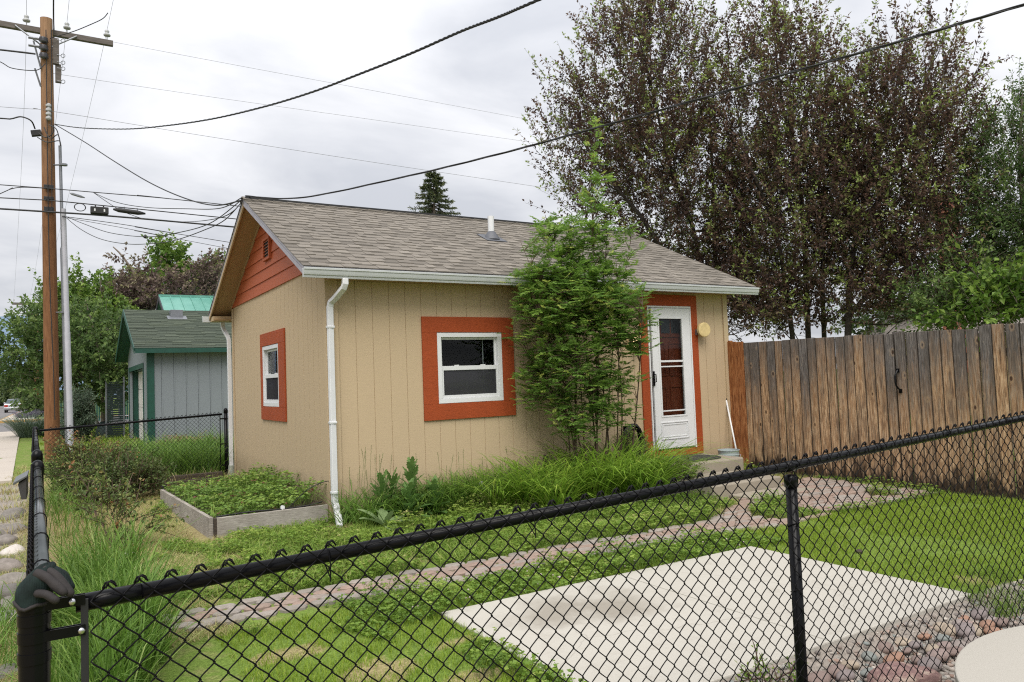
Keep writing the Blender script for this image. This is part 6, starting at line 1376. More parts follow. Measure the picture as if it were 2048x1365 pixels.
# clover and weeds: little round leaflets
def weeds():
    def ok(x, y):
        n1 = vnoise(x, y, 1.1, 12); n2 = vnoise(x, y, 3.2, 13)
        b = (np.hypot(x-.02, y+.38) > .20) & (x > -1.55+1.2*(n1-.5)+.9*(n2-.5)) & ((x > -1.2) | (n2 > .35)) & (n2*.5+n1*.5 > .27) & (x < 4.3) & (y > -2.62-.045*np.maximum(0, x)) & (y < .0)
        s = (x > -.9) & (x < 3.3) & (y < -3.05) & (y > -3.74) & (n1 > .36)
        l = (x > -2.45) & (x < -1.15) & (y > -1.2) & (y < 3.2) & (n1*.6+n2*.4 > .66)
        e = (x > 3.0) & (x < 6.2) & (y > -3.3) & (y < -.3) & ((n1 > .62) | (vnoise(x, y, 1.7, 8) > .68))
        le = (x > -1.9) & (x < -.3) & (y > -6.0) & (y < -3.0) & (n2 > .8)
        edge = (x > 2.2) & (x < 4.6) & (y > -1.75-.3*n1) & (y < -.4)
        return clear(x, y) & (b | s | l | e | le | edge)
    p = scatter(-2.6, 6.2, -6, 3.3, 1900, ok); n = len(p); g = on_ground(p); h = RNG.uniform(.015, .10, n)*(.4+1.5*vnoise(p[:, 0], p[:, 1], 3.4, 14)**1.6)*(1+.9*np.clip((p[:, 1]+1.7)/1.0, 0, 1)*(p[:, 0] > .3)); az = RNG.uniform(0, 2*np.pi, n); parts = []
    c = g+np.stack([np.cos(az)*h*.4, np.sin(az)*h*.4, h], 1); hv = np.clip(.2+.4*vnoise(p[:, 0], p[:, 1], 2.0, 15)+RNG.normal(size=n)*.16+h*2, 0, 1)
    P = np.stack([g, (g+c)/2+np.array([0, 0, .006]), c], 1); sv = tubes_np(P, np.full((n, 3), .0009), 3); parts.append((sv[0], sv[1], np.repeat(hv, 6)))
    for k in range(3):
        a = az+k*2.09; d = np.stack([np.cos(a), np.sin(a), RNG.uniform(-.15, .5, n)], 1); l = RNG.uniform(.010, .032, n); parts.append(leaves(c, d, np.array([0, 0, 1.])+RNG.normal(size=(n, 3))*.45, l, l*.85, hv, .1))
    # narrow grass among them
    q = scatter(-2.3, 4.3, -2.7, 2.6, 2600, lambda x, y: ok(x, y)); k = len(q); v, f, a = blades(on_ground(q), RNG.uniform(.03, .14, k), RNG.uniform(.003, .007, k), RNG.uniform(.1, .9, k), RNG.uniform(.1, .9, k), np.clip(RNG.beta(2, 1.8, k)+.1, 0, 1), 3)
    fol_obj('x', parts+[(v, f, a)], m['clover']); o = COL.objects['x']; o.name = 'weeds'; tag(o, 'green clover and weeds between the brick path and the house', 'weeds', kind='stuff')
weeds()
# small white and mauve clover heads
mb = MB()
for k in range(60):
    x, y = random.uniform(-.6, 3.0), random.uniform(-3.65, -3.2)
    if vnoise(x, y, 1.1, 12) > .4: mb.ball((x, y, float(gheight(x, y))+random.uniform(.03, .06)), random.uniform(.005, .008), 6, 4)
o = mb.build('clover_blossom', plain('clover_blossom', (.45, .36, .36), .8, var=.3, scale=50)); tag(o, 'tiny pale clover blossoms beside the patio pad', 'blossom', kind='stuff')
# strawberry growth in the raised bed
def bedgrowth():
    def ok(x, y): return (x > -1.19-.045*(y-.05)) & (x < -.04) & (y > .12) & (y < 2.9)
    p = scatter(-1.33, -.05, .1, 2.92, 900, ok); n = len(p); fx = np.clip((p[:, 0]+1.19)/1.11, 0, 1); z0 = .05+.05*vnoise(p[:, 0], p[:, 1], 2.2, 4)+.05*fx*fx; h = RNG.uniform(.02, .12, n)*(.5+.9*vnoise(p[:, 0], p[:, 1], 3, 22))*(1+1.1*np.clip((p[:, 0]+.75)/.7, 0, 1)); az = RNG.uniform(0, 2*np.pi, n)
    g = np.stack([p[:, 0], p[:, 1], z0], 1); c = g+np.stack([np.cos(az)*h*.5, np.sin(az)*h*.5, h], 1); hv = np.clip(.1+.5*vnoise(p[:, 0], p[:, 1], 2.0, 23)+RNG.normal(size=n)*.15+h*1.6, 0, .94); red = RNG.uniform(size=n) < .025; hv = np.where(red, 1.0, hv); parts = []
    sv = tubes_np(np.stack([g, (g+c)/2, c], 1), np.full((n, 3), .0012), 3); parts.append((sv[0], sv[1], np.repeat(np.minimum(hv, .9), 6)))
    for k in range(3):
        a = az+(k-1)*1.35; d = np.stack([np.cos(a), np.sin(a), RNG.uniform(-.2, .55, n)], 1); l = RNG.uniform(.022, .05, n); parts.append(leaves(c, d, np.array([0, 0, 1.])+RNG.normal(size=(n, 3))*.35, l, l*.8, hv, .12))
    q = scatter(-1.3, -.1, .12, 2.9, 500, ok); k = len(q); gz = np.full((k, 1), .06); v, f, a = blades(np.concatenate([q, gz], 1), RNG.uniform(.06, .2, k), RNG.uniform(.003, .005, k), RNG.uniform(.1, .6, k), RNG.uniform(.1, .8, k), RNG.uniform(.3, 1, k), 3); parts.append((v, f, np.clip(a, 0, .93)))
    fol_obj('strawberry_patch', parts, m['strawberry'], loc=(-.6, 1.5, .05)); o = COL.objects['strawberry_patch']; tag(o, 'low strawberry leaves spilling over the raised bed', 'plants', kind='stuff')
bedgrowth()
# tall grass: clump inside the fence corner, strip behind the back fence, blades outside the corner post
def tallgrass(name, lab, pts, n, rad, h, w, mat='tall_grass', lean=(.1, .45), bend=(.15, .8), seg=5):
    P = []; 
    for (x, y, k) in pts:
        a = RNG.uniform(0, 2*np.pi, int(n*k)); q = rad*np.sqrt(RNG.uniform(0, 1, int(n*k))); P.append(np.stack([x+q*np.cos(a), y+q*np.sin(a)], 1))
    p = np.concatenate(P); k = len(p); v, f, a = blades(on_ground(p), RNG.uniform(h[0], h[1], k)*(.6+.5*vnoise(p[:, 0], p[:, 1], 2.5, 31)), RNG.uniform(w[0], w[1], k), RNG.uniform(*lean, k), RNG.uniform(*bend, k), RNG.beta(2, 2.6, k), seg)
    o = mesh_obj(name, v, f, m[mat], attr={'rnd': a}); return tag(o, lab, 'grass', kind='stuff')
tallgrass('tall_grass', 'lush long grass inside the near fence corner', [(-2.35, -3.75, 1), (-2.22, -3.35, 1.1), (-2.36, -2.95, 1), (-2.2, -2.6, 1), (-2.42, -2.25, .9), (-2.22, -1.95, .7), (-2.48, -4.2, .7), (-2.4, -1.5, .25)], 440, .19, (.36, .76), (.006, .012), lean=(.02, .30), bend=(.1, .7), seg=6)
tallgrass('tall_grass', 'rough tall grass beyond the back fence', [(-2.2+.32*k, 5.9+.5*(k % 3), .9+.5*(k > 3)) for k in range(9)]+[(-.9+.3*k, 7.2, 1) for k in range(4)]+[(-1.2, 5.5, .6), (-.5, 5.5, .6)], 560, .42, (.5, .98), (.007, .013))
tallgrass('tall_grass', 'dry seeding grass along the landscape timbers', [(-1.7+.22*k, 4.85, .7) for k in range(8)], 90, .2, (.12, .32), (.004, .007), 'dry_grass')
tallgrass('tall_grass', 'loose grass growing up through the rose bushes', [(-2.42, 1.2, .5), (-2.38, 2.2, .6), (-2.45, 3.1, .8), (-2.45, 4.0, .7)], 100, .25, (.3, .75), (.006, .011))
tallgrass('tall_grass', 'grass blades growing outside the fence corner post', [(-2.80, -6.0, 1), (-2.74, -5.2, .7), (-2.78, -3.9, .8), (-2.75, -3.0, .6), (-2.85, -2.2, .6), (-2.78, -6.5, .9), (-2.76, -4.6, .5), (-2.95, -3.4, .8), (-2.9, -4.4, .7), (-2.95, -2.6, .8), (-2.85, -5.6, .6)], 105, .12, (.2, .48), (.004, .009))
tallgrass('tall_grass', 'mixed green grass behind the shrubs by the alley', [(-2.3+.4*k, 9.0+1.1*(k % 2), 1) for k in range(6)]+[(-2.0+.5*k, 11.5, 1) for k in range(4)], 420, .6, (.2, .45), (.008, .014), 'clover')
tallgrass('tall_grass', 'mown green lawn around the young street tree', [(-1.6+1.0*k, 20+3*(k % 3), 1) for k in range(6)]+[(-1.6, 26, 1), (-.5, 29, 1), (.6, 25, 1), (-1.5, 16, 1), (-1.4, 33, 1), (-.2, 34, 1)], 1100, 1.6, (.06, .14), (.02, .035), 'lawn', seg=2)
tallgrass('tall_grass', 'thin verge grass beside the sidewalk', [(-3.1+.1*math.sin(k), 2.2+1.1*k, 1) for k in range(9)], 150, .28, (.05, .16), (.006, .01), 'dry_grass', seg=3)
tallgrass('tall_grass', 'wispy grass against the foot of the board fence', [(6.12, -.35-.32*k, .8) for k in range(14)]+[(5.7, -5.6, 1.5), (5.2, -6.1, 1)], 42, .12, (.05, .16), (.003, .005), 'clover', seg=3)
q0 = Pz(1985, 1205, -.12); tallgrass('tall_grass', 'straggly grass tuft at the right corner of the patio pad', [(q0[0], q0[1], 1.6), (q0[0]+.25, q0[1]-.05, 1), (q0[0]+.5, q0[1]+.25, .7)], 160, .15, (.06, .22), (.003, .005), 'clover', seg=4)
tallgrass('tall_grass', 'weedy grass and seedlings along the front wall of the house', [(.22+.15*k, -.32+.1*math.sin(k*2), .7+.5*(k > 5)) for k in range(18)], 230, .28, (.22, .68), (.008, .016), 'tall_grass', lean=(.05, .5), bend=(.2, 1.1), seg=6)
# flowering grass stalks by the downspout
def stalks():
    n = 44; x = np.concatenate([RNG.uniform(.12, .75, 22), RNG.uniform(.9, 2.4, 22)]); y = RNG.uniform(-.45, -.1, n); h = np.concatenate([RNG.uniform(.35, .85, 22), RNG.uniform(.3, .72, 22)]); az = RNG.uniform(0, 2*np.pi, n); g = np.stack([x, y, np.full(n, -.1)], 1); l = RNG.uniform(.05, .25, n)
    tip = g+np.stack([np.cos(az)*h*l, np.sin(az)*h*l*.5, h], 1); mid = g*.5+tip*.5+np.array([0, 0, .05]); P = np.stack([g, mid, tip*.9+mid*.1, tip], 1); v, f, a = tubes_np(P, np.full((n, 4), .0016), 4); parts = [(v, f, np.full(len(f[0]), .3))]
    d = nrm(tip-mid)
    for k in range(16):
        u = k/16; p = tip-d*(.11*(1-u))[..., None] if np.ndim(u) else tip-d*.11*(1-u)
        parts.append(leaves(p, d*.9+RNG.normal(size=(n, 3))*.35, RNG.normal(size=(n, 3)), .018, .005, RNG.uniform(0, 1, n)))
    fol_obj('grass_stalk', parts, m['seedhead']); o = COL.objects['grass_stalk']; tag(o, 'thin seeding grass stalks standing against the tan front wall', 'grass', kind='stuff')
stalks()
# daylily clumps
for k, (x, y, s, lab) in enumerate(((1.75, -.62, .8, 'daylily clump nearest the front window, lowest of the row'), (2.10, -.75, .9, 'second daylily clump along the bed, under the window trim corner'), (2.50, -.70, 1.0, 'leafy daylily clump left of the shrub stems'), (2.85, -.90, 1.1, 'big bright daylily clump in front of the shrub stems'), (3.25, -.85, 1.15, 'tallest daylily clump directly below the shrub'), (3.62, -.80, 1.1, 'arching daylily clump just right of the shrub stems'), (3.95, -.66, .95, 'daylily clump beside the porch slab, rightmost of the row'), (2.25, -1.05, .8, 'small daylily clump at the front edge of the bed'), (3.45, -1.2, .85, 'spreading daylily clump at the front edge below the tallest one'))):
    blade_thing('daylily', lab, 'daylily', x, y, -.1, int(150*s), .24*s, (.52*s, .92*s), (.014, .027), 'daylily', (.10, .50), (.35, 1.15), 'daylilies in the front bed', 6)
# broad leaved weeds
def rosette(name, lab, cat, x, y, z, leafs, mat, stem=0.0, lobed=.0, rise=(.2, 1.0)):
    t = thing(name, lab, cat, (x, y, z)); V = []; Q = []; A = []; o = 0; S = 9
    for (L, W, az, el, zb, hv) in leafs:
        d = np.array([math.cos(az), math.sin(az), 0]); s = np.array([-math.sin(az), math.cos(az), 0]); up = np.array([0, 0, 1.]); c = np.array([x, y, z+zb])
        for i in range(S+1):
            u = i/S; w = W*math.sin(math.pi*min(1, u*.93+.05))**.8*(1-lobed*(i % 2))*.5; p = c+d*(L*u*math.cos(el))+up*(L*math.sin(el)*u-L*.30*u*u*math.cos(el)); jw = RNG.normal()*.04*W
            V += [p-s*(w+jw)+up*w*.28, p, p+s*(w-jw)+up*w*.28]
        for i in range(S):
            for j in (0, 1): Q.append((o+3*i+j, o+3*i+j+1, o+3*i+3+j+1, o+3*i+3+j)); A.append(np.clip(hv+RNG.normal()*.06, 0, 1))
        o += 3*(S+1)
    mesh_obj('leaf_rosette', np.array(V), [np.array(Q)], m[mat], t, attr={'rnd': np.array(A)}, smooth=True)
    if stem: mb = MB(); mb.tube([(x, y, z-.03), (x+.01, y, z+stem)], [.012, .006], 8); mb.build('stem', m['lettuce'], t)
    return t
def lettuce(x, y, H, lab): 
    L = [];  n = int(26*H/.55)
    for k in range(n):
        f = k/n; L.append((.34*(1-.5*f), .15*(1-.5*f), k*2.4+RNG.normal()*.3, .35+.9*f, H*f*.92, .35+.35*f))
    return rosette('prickly_lettuce', lab, 'weed', x, y, -.1, L, 'lettuce', H, .42)
lettuce(.78, -.42, .62, 'tallest toothed weed in the bed, in front of the plain wall'); lettuce(.46, -.34, .50, 'toothed weed nearest the downspout'); lettuce(.62, -.24, .48, 'darker toothed weed between the two bigger ones'); lettuce(1.0, -.52, .36, 'short toothed weed right of the tallest one'); lettuce(.66, -.62, .42, 'bushy toothed weed in front of the others')
rosette('mullein', 'pale woolly mullein with broad soft leaves by the downspout', 'plant', .34, -.72, -.1, [(.42, .13, 3.5, .62, .02, .5), (.40, .12, 2.6, .75, .03, .6), (.36, .13, 4.6, .30, .02, .4), (.34, .12, 5.6, .45, .02, .5), (.33, .12, .3, .5, .02, .6), (.30, .11, 1.4, .8, .03, .7), (.40, .13, 3.9, .12, .01, .3), (.25, .09, 3.0, 1.1, .04, .8), (.24, .09, 5.0, 1.0, .04, .8)], 'mullein')
# small flowers
def flower(name, lab, px, py, y, c, kind):
    p = Py(px, py, y); t = thing(name, lab, 'flower', (p[0], y, -.1)); mb = MB(); mb.tube([(p[0], y, -.1), (p[0]+.01, y, p[2]-.01)], .003, 6); mb.build('stem', m['lettuce'], t); mb = MB()
    if kind == 'poppy':
        for k in range(4): a = k*1.57; mb.add([p, p+np.array([.016*math.cos(a-.5), .016*math.sin(a-.5), .02]), p+np.array([.02*math.cos(a), .02*math.sin(a), .027]), p+np.array([.016*math.cos(a+.5), .016*math.sin(a+.5), .02])], [(0, 1, 2, 3), (3, 2, 1, 0)])
    else:
        for k in range(40): d = RNG.normal(size=3); d /= np.linalg.norm(d); mb.ball(p+d*np.array([.022, .022, .018]), .0055, 5, 4)
    mb.build('petals', plain(name+'_petal', c, .6, var=.1), t)
flower('poppy', 'single orange poppy in the bed below the front window', 1000, 979, -.5, (.75, .20, .02), 'poppy'); flower('chive_flower', 'pale mauve chive head beside the orange poppy', 963, 967, -.45, (.34, .30, .46), 'chive'); flower('chive_flower', 'lower mauve chive head just left of the orange poppy', 968, 976, -.5, (.32, .30, .44), 'chive')
flower('geranium_flower', 'tiny magenta flower low beside the foreground rail', 752, 1071, -1.35, (.30, .05, .22), 'poppy')
# shrubs: roses in the left corner, small light bush by the porch
def bush(name, lab, E, n, mat, base, L, W, nl=16, shoot=(.15, .4), cat='bush', hue=None, droop=.15, bark='bark_brown'):
    c = np.mean([e[0] for e in E], 0); S = []
    for e in E:
        for k in range(3): S.append(([np.array(base), (np.array(base)+e[0])/2+RNG.normal(size=3)*.03, e[0]+RNG.normal(size=3)*e[1]*.35], .010))
    return shoot_tree(name, lab, cat, base, S, E, n, m[mat], m[bark], shoot, nl, L, W, .6, .6, None, hue or (lambda u, p: .15+.45*u), droop, .006, nlimb=40, spread=.02)
def wE(x, y, z, rx, ry, rz, w=1): return (np.array([x, y, z]), np.array([rx, ry, rz]), w)
bush('rose_bush', 'rose bush with reddish tips behind the side fence', [wE(-2.3, 4.55, .35, .35, .3, .33), wE(-1.95, 4.6, .30, .3, .3, .3)], 330, 'rose_leaf', (-2.15, 4.6, -.1), .042, .026, hue=lambda u, p: .15+.45*u+.35*np.clip((p[..., 2]-.3)/.35, 0, 1)*u)
bush('rose_bush', 'dense dark green rose bush beside the dry grass', [wE(-1.75, 3.9, .17, .34, .35, .26), wE(-2.1, 3.6, .15, .3, .3, .25), wE(-1.45, 4.1, .10, .22, .25, .18)], 430, 'rose_leaf', (-1.85, 3.8, -.1), .045, .028, hue=lambda u, p: .05+.30*u)
bush('rose_bush', 'sparse pale leaved rose bush standing above the long grass', [wE(-2.1, .2, .22, .20, .22, .30), wE(-2.25, .5, .42, .15, .16, .15), wE(-1.95, .15, .10, .18, .2, .15)], 70, 'rose_leaf', (-2.1, .25, -.1), .048, .030, nl=14, hue=lambda u, p: .35+.36*u)
bush('bush', 'small bright green bush in front of the porch slab', [wE(4.28, -1.05, .10, .16, .12, .16), wE(4.15, -1.0, .05, .14, .12, .12)], 110, 'bright_leaf', (4.25, -1.05, -.1), .026, .014, shoot=(.08, .2))
bush('bush', 'feathery green seedling bush by the coiled hose', [wE(4.0, -.35, .42, .22, .15, .18), wE(4.1, -.4, .25, .18, .15, .2)], 120, 'ash_leaf', (3.95, -.35, -.1), .035, .014, shoot=(.1, .25), hue=lambda u, p: .35+.35*u)
bush('bush', 'little green weed bush at the front edge of the patio pad', [wE(.28, -5.62, -.10, .10, .04, .10), wE(.45, -5.62, -.12, .08, .04, .07)], 26, 'clover', (.35, -5.63, -.2), .026, .011, nl=10, shoot=(.06, .16))
# clippings heap against the shed
def heap():
    c = np.array([.55, 9.5, 0]); q = Pz(365, 876, .25); n = 700; p = np.stack([q[0]+RNG.normal(size=n)*.55, q[1]+RNG.normal(size=n)*.35, np.zeros(n)], 1); p[:, 2] = -.1+RNG.uniform(0, 1, n)*.36*np.exp(-((p[:, 0]-q[0])/.8)**2)
    a = RNG.uniform(0, 2*np.pi, n); d = np.stack([np.cos(a), np.sin(a), RNG.normal(size=n)*.2], 1)*RNG.uniform(.1, .45, n)[:, None]; v, f, at = tubes_np(np.stack([p, p+d*.5+np.array([0, 0, .02]), p+d], 1), np.full((n, 3), .008), 4)
    o = mesh_obj('brush_pile', v, f, plain('dead_twigs', (.24, .15, .09), .9, var=.4, scale=4)); tag(o, 'pile of dead brown clippings against the grey shed', 'brush pile', kind='stuff')
heap()

# ================================================================== ROCKS
def rock_mesh(seed, smooth_=True, sharp=0.0):
    r = np.random.default_rng(seed); mb = MB(); mb.ball((0, 0, 0), 1, 16, 10); v = np.array(mb.v); a, b = r.normal(size=(5, 3)), r.uniform(0, 6, 5)
    s = 1+sum(.055*np.sin(v@a[k]*1.6+b[k]) for k in range(5)); v = v*s[:, None]
    if sharp:
        for k in range(7):
            nrm_ = r.normal(size=3); nrm_ /= np.linalg.norm(nrm_); dd = v@nrm_-r.uniform(.55, .8); v = np.where(dd[:, None] > 0, v-nrm_*dd[:, None]*sharp, v)
    return v, mb.f
def rock(name, lab, p, r, rot, mat='rock', seed=0, sharp=0.0, cat='rock', group=None):
    v, f = rock_mesh(seed, sharp=sharp); c, s = math.cos(rot), math.sin(rot); v = v*np.array(r); v = np.stack([v[:, 0]*c-v[:, 1]*s, v[:, 0]*s+v[:, 1]*c, v[:, 2]], 1)+np.array(p)
    q4 = np.array([q for q in f if len(q) == 4]); o = mesh_obj(name, v, [q4], m[mat], loc=tuple(p), smooth=True); tag(o, lab, cat, group); return o
# pebbles between patio pad and walkway
def pebbles():
    p = scatter(-.2, 3.0, -6.9, -5.5, 1500, lambda x, y: ((x-1.08)**2+(y+7.24)**2 > 1.0) & (y < -5.5)); n = len(p); V = []; mbp = MB(); mbp.ball((0, 0, 0), 1, 6, 4); bv = np.array(mbp.v); bf = np.array([q for q in mbp.f if len(q) == 4]); s = RNG.uniform(.006, .018, n); az = RNG.uniform(0, 6.28, n)
    v = bv[None]*(s[:, None]*np.stack([RNG.uniform(.9, 1.6, n), RNG.uniform(.8, 1.1, n), RNG.uniform(.5, .8, n)], 1))[:, None]; c, q = np.cos(az)[:, None], np.sin(az)[:, None]; v = np.stack([v[..., 0]*c-v[..., 1]*q, v[..., 0]*q+v[..., 1]*c, v[..., 2]], -1)
    g = gheight(p[:, 0], p[:, 1]); v = v+np.concatenate([p, (g+s*.3)[:, None]], 1)[:, None]; F = (np.arange(n)*len(bv))[:, None, None]+bf[None]; o = mesh_obj('gravel', v.reshape(-1, 3), [F.reshape(-1, 4)], m['pebble'], smooth=True, attr={'rnd': np.repeat(RNG.uniform(0, 1, n), len(bf))}); tag(o, 'small mixed pebbles between the river rocks', 'gravel', kind='stuff')
pebbles()
ROCKS = [  # px, py, half width px, half height px
 (1672, 1343, 22, 18), (1702, 1330, 17, 12), (1640, 1357, 26, 12), (1725, 1310, 14, 13), (1762, 1294, 17, 15), (1795, 1282, 18, 11), (1830, 1290, 15, 9), (1690, 1352, 20, 12), (1788, 1318, 22, 14), (1862, 1252, 17, 14), (1898, 1262, 13, 15), (1895, 1241, 16, 10), (1918, 1236, 13, 8), (1955, 1226, 26, 13), (1932, 1248, 14, 11), (1982, 1240, 15, 8), (1974, 1250, 17, 9), (2005, 1244, 16, 11), (1930, 1262, 30, 11), (1948, 1262, 20, 12), (1945, 1282, 18, 8), (1898, 1293, 20, 9), (1918, 1296, 22, 8), (1866, 1300, 20, 10), (1876, 1312, 24, 12), (1910, 1303, 18, 8), (1862, 1330, 26, 12), (1836, 1320, 15, 9), (1815, 1302, 12, 8), (1850, 1274, 14, 9), (1738, 1345, 16, 10), (1600, 1362, 20, 10), (1985, 1262, 16, 8), (1885, 1278, 14, 9)]
def rock_label(k, px, py, a, b):
    size = 'small' if a < 15 else 'large' if a > 21 else 'mid sized'
    form = 'flat oval' if a > 1.9*b else 'round' if b > .8*a else 'oval'
    near = sorted(range(len(ROCKS)), key=lambda i: (ROCKS[i][0]-px)**2+(ROCKS[i][1]-py)**2)[1:3]
    if px < 1735: where = 'at the line post foot'
    elif py > 1310: where = 'by the maroon boulder'
    elif px > 1900 and py > 1238: where = 'on the walkway rim'
    elif py < 1265: where = 'under the pad corner'
    else: where = 'amid the pebbles'
    same = [i for i in range(len(ROCKS)) if i != k and WH(i) == WH(k)]
    lr = sorted(same+[k], key=lambda i: ROCKS[i][0]); pos = lr.index(k)
    order = ('leftmost', 'second from left', 'third from left', 'fourth from left', 'fifth from left', 'sixth from left', 'seventh from left', 'eighth from left', 'ninth from left', 'tenth from left', 'eleventh from left', 'twelfth from left')[min(pos, 11)]
    if pos == len(lr)-1 and pos: order = 'rightmost'
    return '%s %s river rock, %s %s' % (size, form, order, where)
def WH(i):
    px, py = ROCKS[i][:2]
    return 0 if px < 1735 else 1 if py > 1310 else 2 if px > 1900 and py > 1238 else 3 if py < 1265 else 4
for k, (px, py, a, b) in enumerate(ROCKS):
    z = -.165; p = Pz(px, py, z); D = float(np.dot(p-CAM, AF)); k_ = D/FPX; rx, rz_ = a*k_*1.2, b*k_*1.0
    if p[1] > -5.56: p[1] = -5.56-.01*(k % 4)
    lab = rock_label(k, px, py, a, b)
    rock('river_rock', lab, (p[0], p[1], z-.0), (rx, max(rz_*1.05, rx*.62), max(rz_*.75, rx*.42)), RNG.uniform(-.5, .3), seed=100+k, group='river rocks between the patio pad and the walkway')
bp = Pz(1800, 1352, -.12); rock('boulder', 'large flat maroon boulder with pale bands beside the round walkway', (bp[0], bp[1], -.16), (.22, .13, .09), -.25, 'boulder', 301, .9, 'boulder')
LR = [(14, 1066, 30, 14, 'field_rock', 'flat grey rock outside the side fence, farthest of the row'), (10, 1088, 26, 16, 'field_rock', 'brownish rock half hidden by grass outside the fence'), (24, 1110, 22, 16, 'white_rock', 'pale rounded rock outside the side fence'), (14, 1142, 30, 18, 'field_rock', 'rough grey rock below the pale one outside the fence'), (22, 1170, 30, 16, 'field_rock', 'blocky rough rock beside the corner post'), (14, 1196, 26, 18, 'field_rock', 'broad slab of rock level with the glove'), (12, 1217, 30, 10, 'field_rock', 'flat low rock left of the corner post'), (16, 1243, 34, 14, 'field_rock', 'long weathered rock left of the corner post'), (20, 1350, 26, 12, 'field_rock', 'grey rock at the bottom left corner of the photo'), (25, 1035, 22, 12, 'field_rock', 'small grey rock among the dry verge grass')]
for k, (px, py, a, b, mt, lab) in enumerate(LR):
    p = Pz(px, py, -.12); D = float(np.dot(p-CAM, AF)); k_ = D/FPX; rx = a*k_; p[0] = min(p[0], -2.70-rx*.75); rock('garden_rock', lab, (p[0], p[1], -.115), (rx*1.2, rx*1.05, max(b*k_*1.35, rx*.72)), k*.8, mt, 200+k, .75)
p = Pz(258, 1114, -.10); rock('garden_rock', 'whitish stone lying in the grass right of the long grass clump', (p[0], p[1], -.09), (.055, .05, .045), .3, 'white_rock', 260, .6)
p = Pz(1718, 1104, -.09); rock('clod', 'small brown clod lying on the lawn behind the line post', (p[0], p[1], -.085), (.04, .03, .018), .3, 'dark_timber', 270, .4, 'clod')

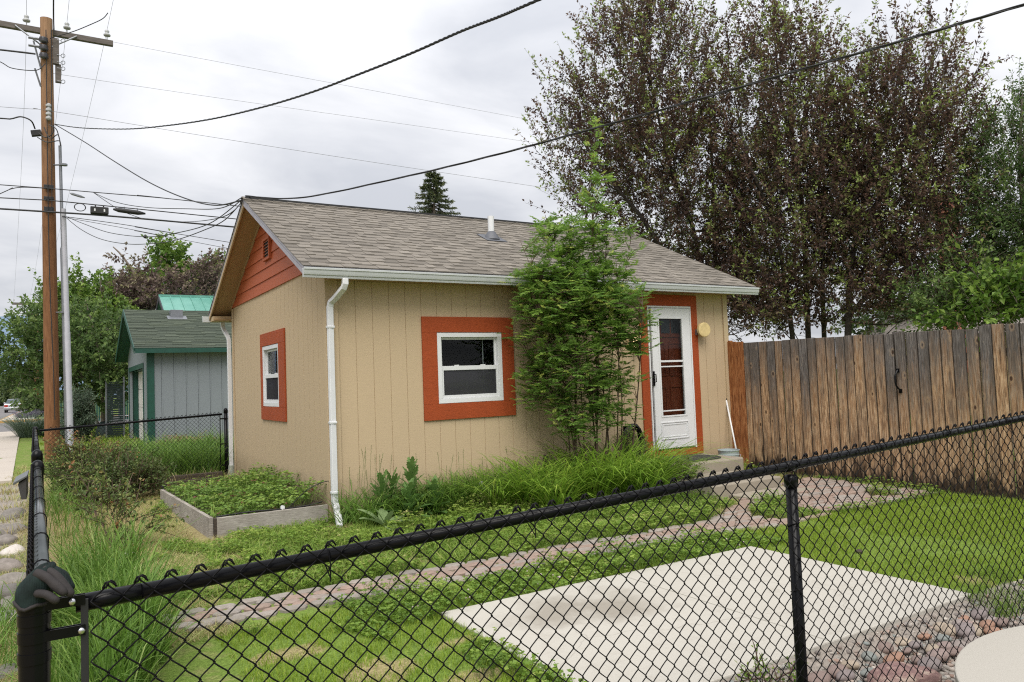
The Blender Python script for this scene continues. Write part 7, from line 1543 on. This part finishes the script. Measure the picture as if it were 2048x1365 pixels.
# ================================================================== LIGHT, SKY, CAMERA
def world():
    w = bpy.data.worlds.new('World'); SC.world = w; w.use_nodes = True; t = w.node_tree; bg = t.nodes['Background']; out = t.nodes['World Output']
    sky = t.nodes.new('ShaderNodeTexSky'); sky.sky_type = 'NISHITA'; sky.sun_disc = False; sky.sun_elevation = R(SUN_EL); sky.sun_rotation = R(SUN_ROT)
    L = t.links.new; N = lambda ty: t.nodes.new('ShaderNode'+ty)
    tc = N('TexCoord'); sp = N('SeparateXYZ'); L(tc.outputs['Generated'], sp.inputs[0])
    # cloud deck: direction projected on a plane overhead, soft grey and white banks
    zc = N('Math'); zc.operation = 'MAXIMUM'; L(sp.outputs[2], zc.inputs[0]); zc.inputs[1].default_value = 0.0
    za = N('Math'); za.operation = 'ADD'; L(zc.outputs[0], za.inputs[0]); za.inputs[1].default_value = .22
    dv = N('VectorMath'); dv.operation = 'DIVIDE'; cb = N('CombineXYZ'); L(za.outputs[0], cb.inputs[0]); L(za.outputs[0], cb.inputs[1]); cb.inputs[2].default_value = 1; L(tc.outputs['Generated'], dv.inputs[0]); L(cb.outputs[0], dv.inputs[1])
    mp = N('Mapping'); mp.inputs['Scale'].default_value = (1.0, 1.5, .6); mp.inputs['Rotation'].default_value = (0, 0, .5); L(dv.outputs[0], mp.inputs[0])
    no = N('TexNoise'); no.inputs['Scale'].default_value = 1.5; no.inputs['Detail'].default_value = 7; no.inputs['Roughness'].default_value = .52; no.inputs['Distortion'].default_value = .35; L(mp.outputs[0], no.inputs['Vector'])
    cr = N('ValToRGB'); e = cr.color_ramp.elements; e[0].position = .37; e[0].color = (.58, .60, .65, 1); e[1].position = .66; e[1].color = (.87, .875, .90, 1); L(no.outputs['Fac'], cr.inputs[0])
    # overcast decks are brighter towards the zenith
    zr_ = N('MapRange'); L(sp.outputs[2], zr_.inputs[0]); zr_.inputs[1].default_value = .0; zr_.inputs[2].default_value = .9; zr_.inputs[3].default_value = SKY_LO; zr_.inputs[4].default_value = SKY_HI
    ml = N('VectorMath'); ml.operation = 'SCALE'; L(cr.outputs[0], ml.inputs[0]); L(zr_.outputs[0], ml.inputs[3])
    sk = N('VectorMath'); sk.operation = 'SCALE'; L(sky.outputs[0], sk.inputs[0]); sk.inputs[3].default_value = .05
    mx = N('Mix'); mx.data_type = 'RGBA'; mx.inputs[0].default_value = .94; L(sk.outputs[0], mx.inputs[6]); L(ml.outputs[0], mx.inputs[7])
    L(mx.outputs[2], bg.inputs[0]); bg.inputs[1].default_value = 1.0
SUN_EL, SUN_AZ = 56, 208      # azimuth: degrees clockwise from +y
SUN_ROT = SUN_AZ
SKY_LO, SKY_HI = .67, 1.3
world()
sl = bpy.data.lights.new('sun', 'SUN'); sl.energy = 2.6; sl.angle = R(48); sl.color = (1, .95, .88)
so = bpy.data.objects.new('sun', sl); COL.objects.link(so); e_, a_ = R(SUN_EL), R(SUN_AZ)
sd_ = Vector((math.sin(a_)*math.cos(e_), math.cos(a_)*math.cos(e_), math.sin(e_))); so.rotation_euler = sd_.to_track_quat('Z', 'Y').to_euler(); so.location = (0, -10, 20)
cd = bpy.data.cameras.new('camera'); cam = bpy.data.objects.new('camera', cd); COL.objects.link(cam)
cam.matrix_world = Matrix(((AR[0], AU[0], -AF[0], CAM[0]), (AR[1], AU[1], -AF[1], CAM[1]), (AR[2], AU[2], -AF[2], CAM[2]), (0, 0, 0, 1)))
cd.sensor_width = 36; cd.lens = FPX*36/2048; cd.clip_start = .05; cd.clip_end = 6000
SC.camera = cam; SC.render.engine = 'CYCLES'; SC.cycles.max_bounces = 8; SC.cycles.transparent_max_bounces = 16
SC.cycles.use_denoising = False; SC.cycles.sample_clamp_indirect = 3; SC.cycles.filter_width = 1.15; SC.cycles.diffuse_bounces = 8; SC.cycles.transmission_bounces = 12
vs_ = SC.view_settings; vs_.view_transform = 'Standard'; vs_.look = 'None'; vs_.gamma = 1; vs_.exposure = .50; vs_.use_curve_mapping = False
SC.render.resolution_x, SC.render.resolution_y = 1024, 682
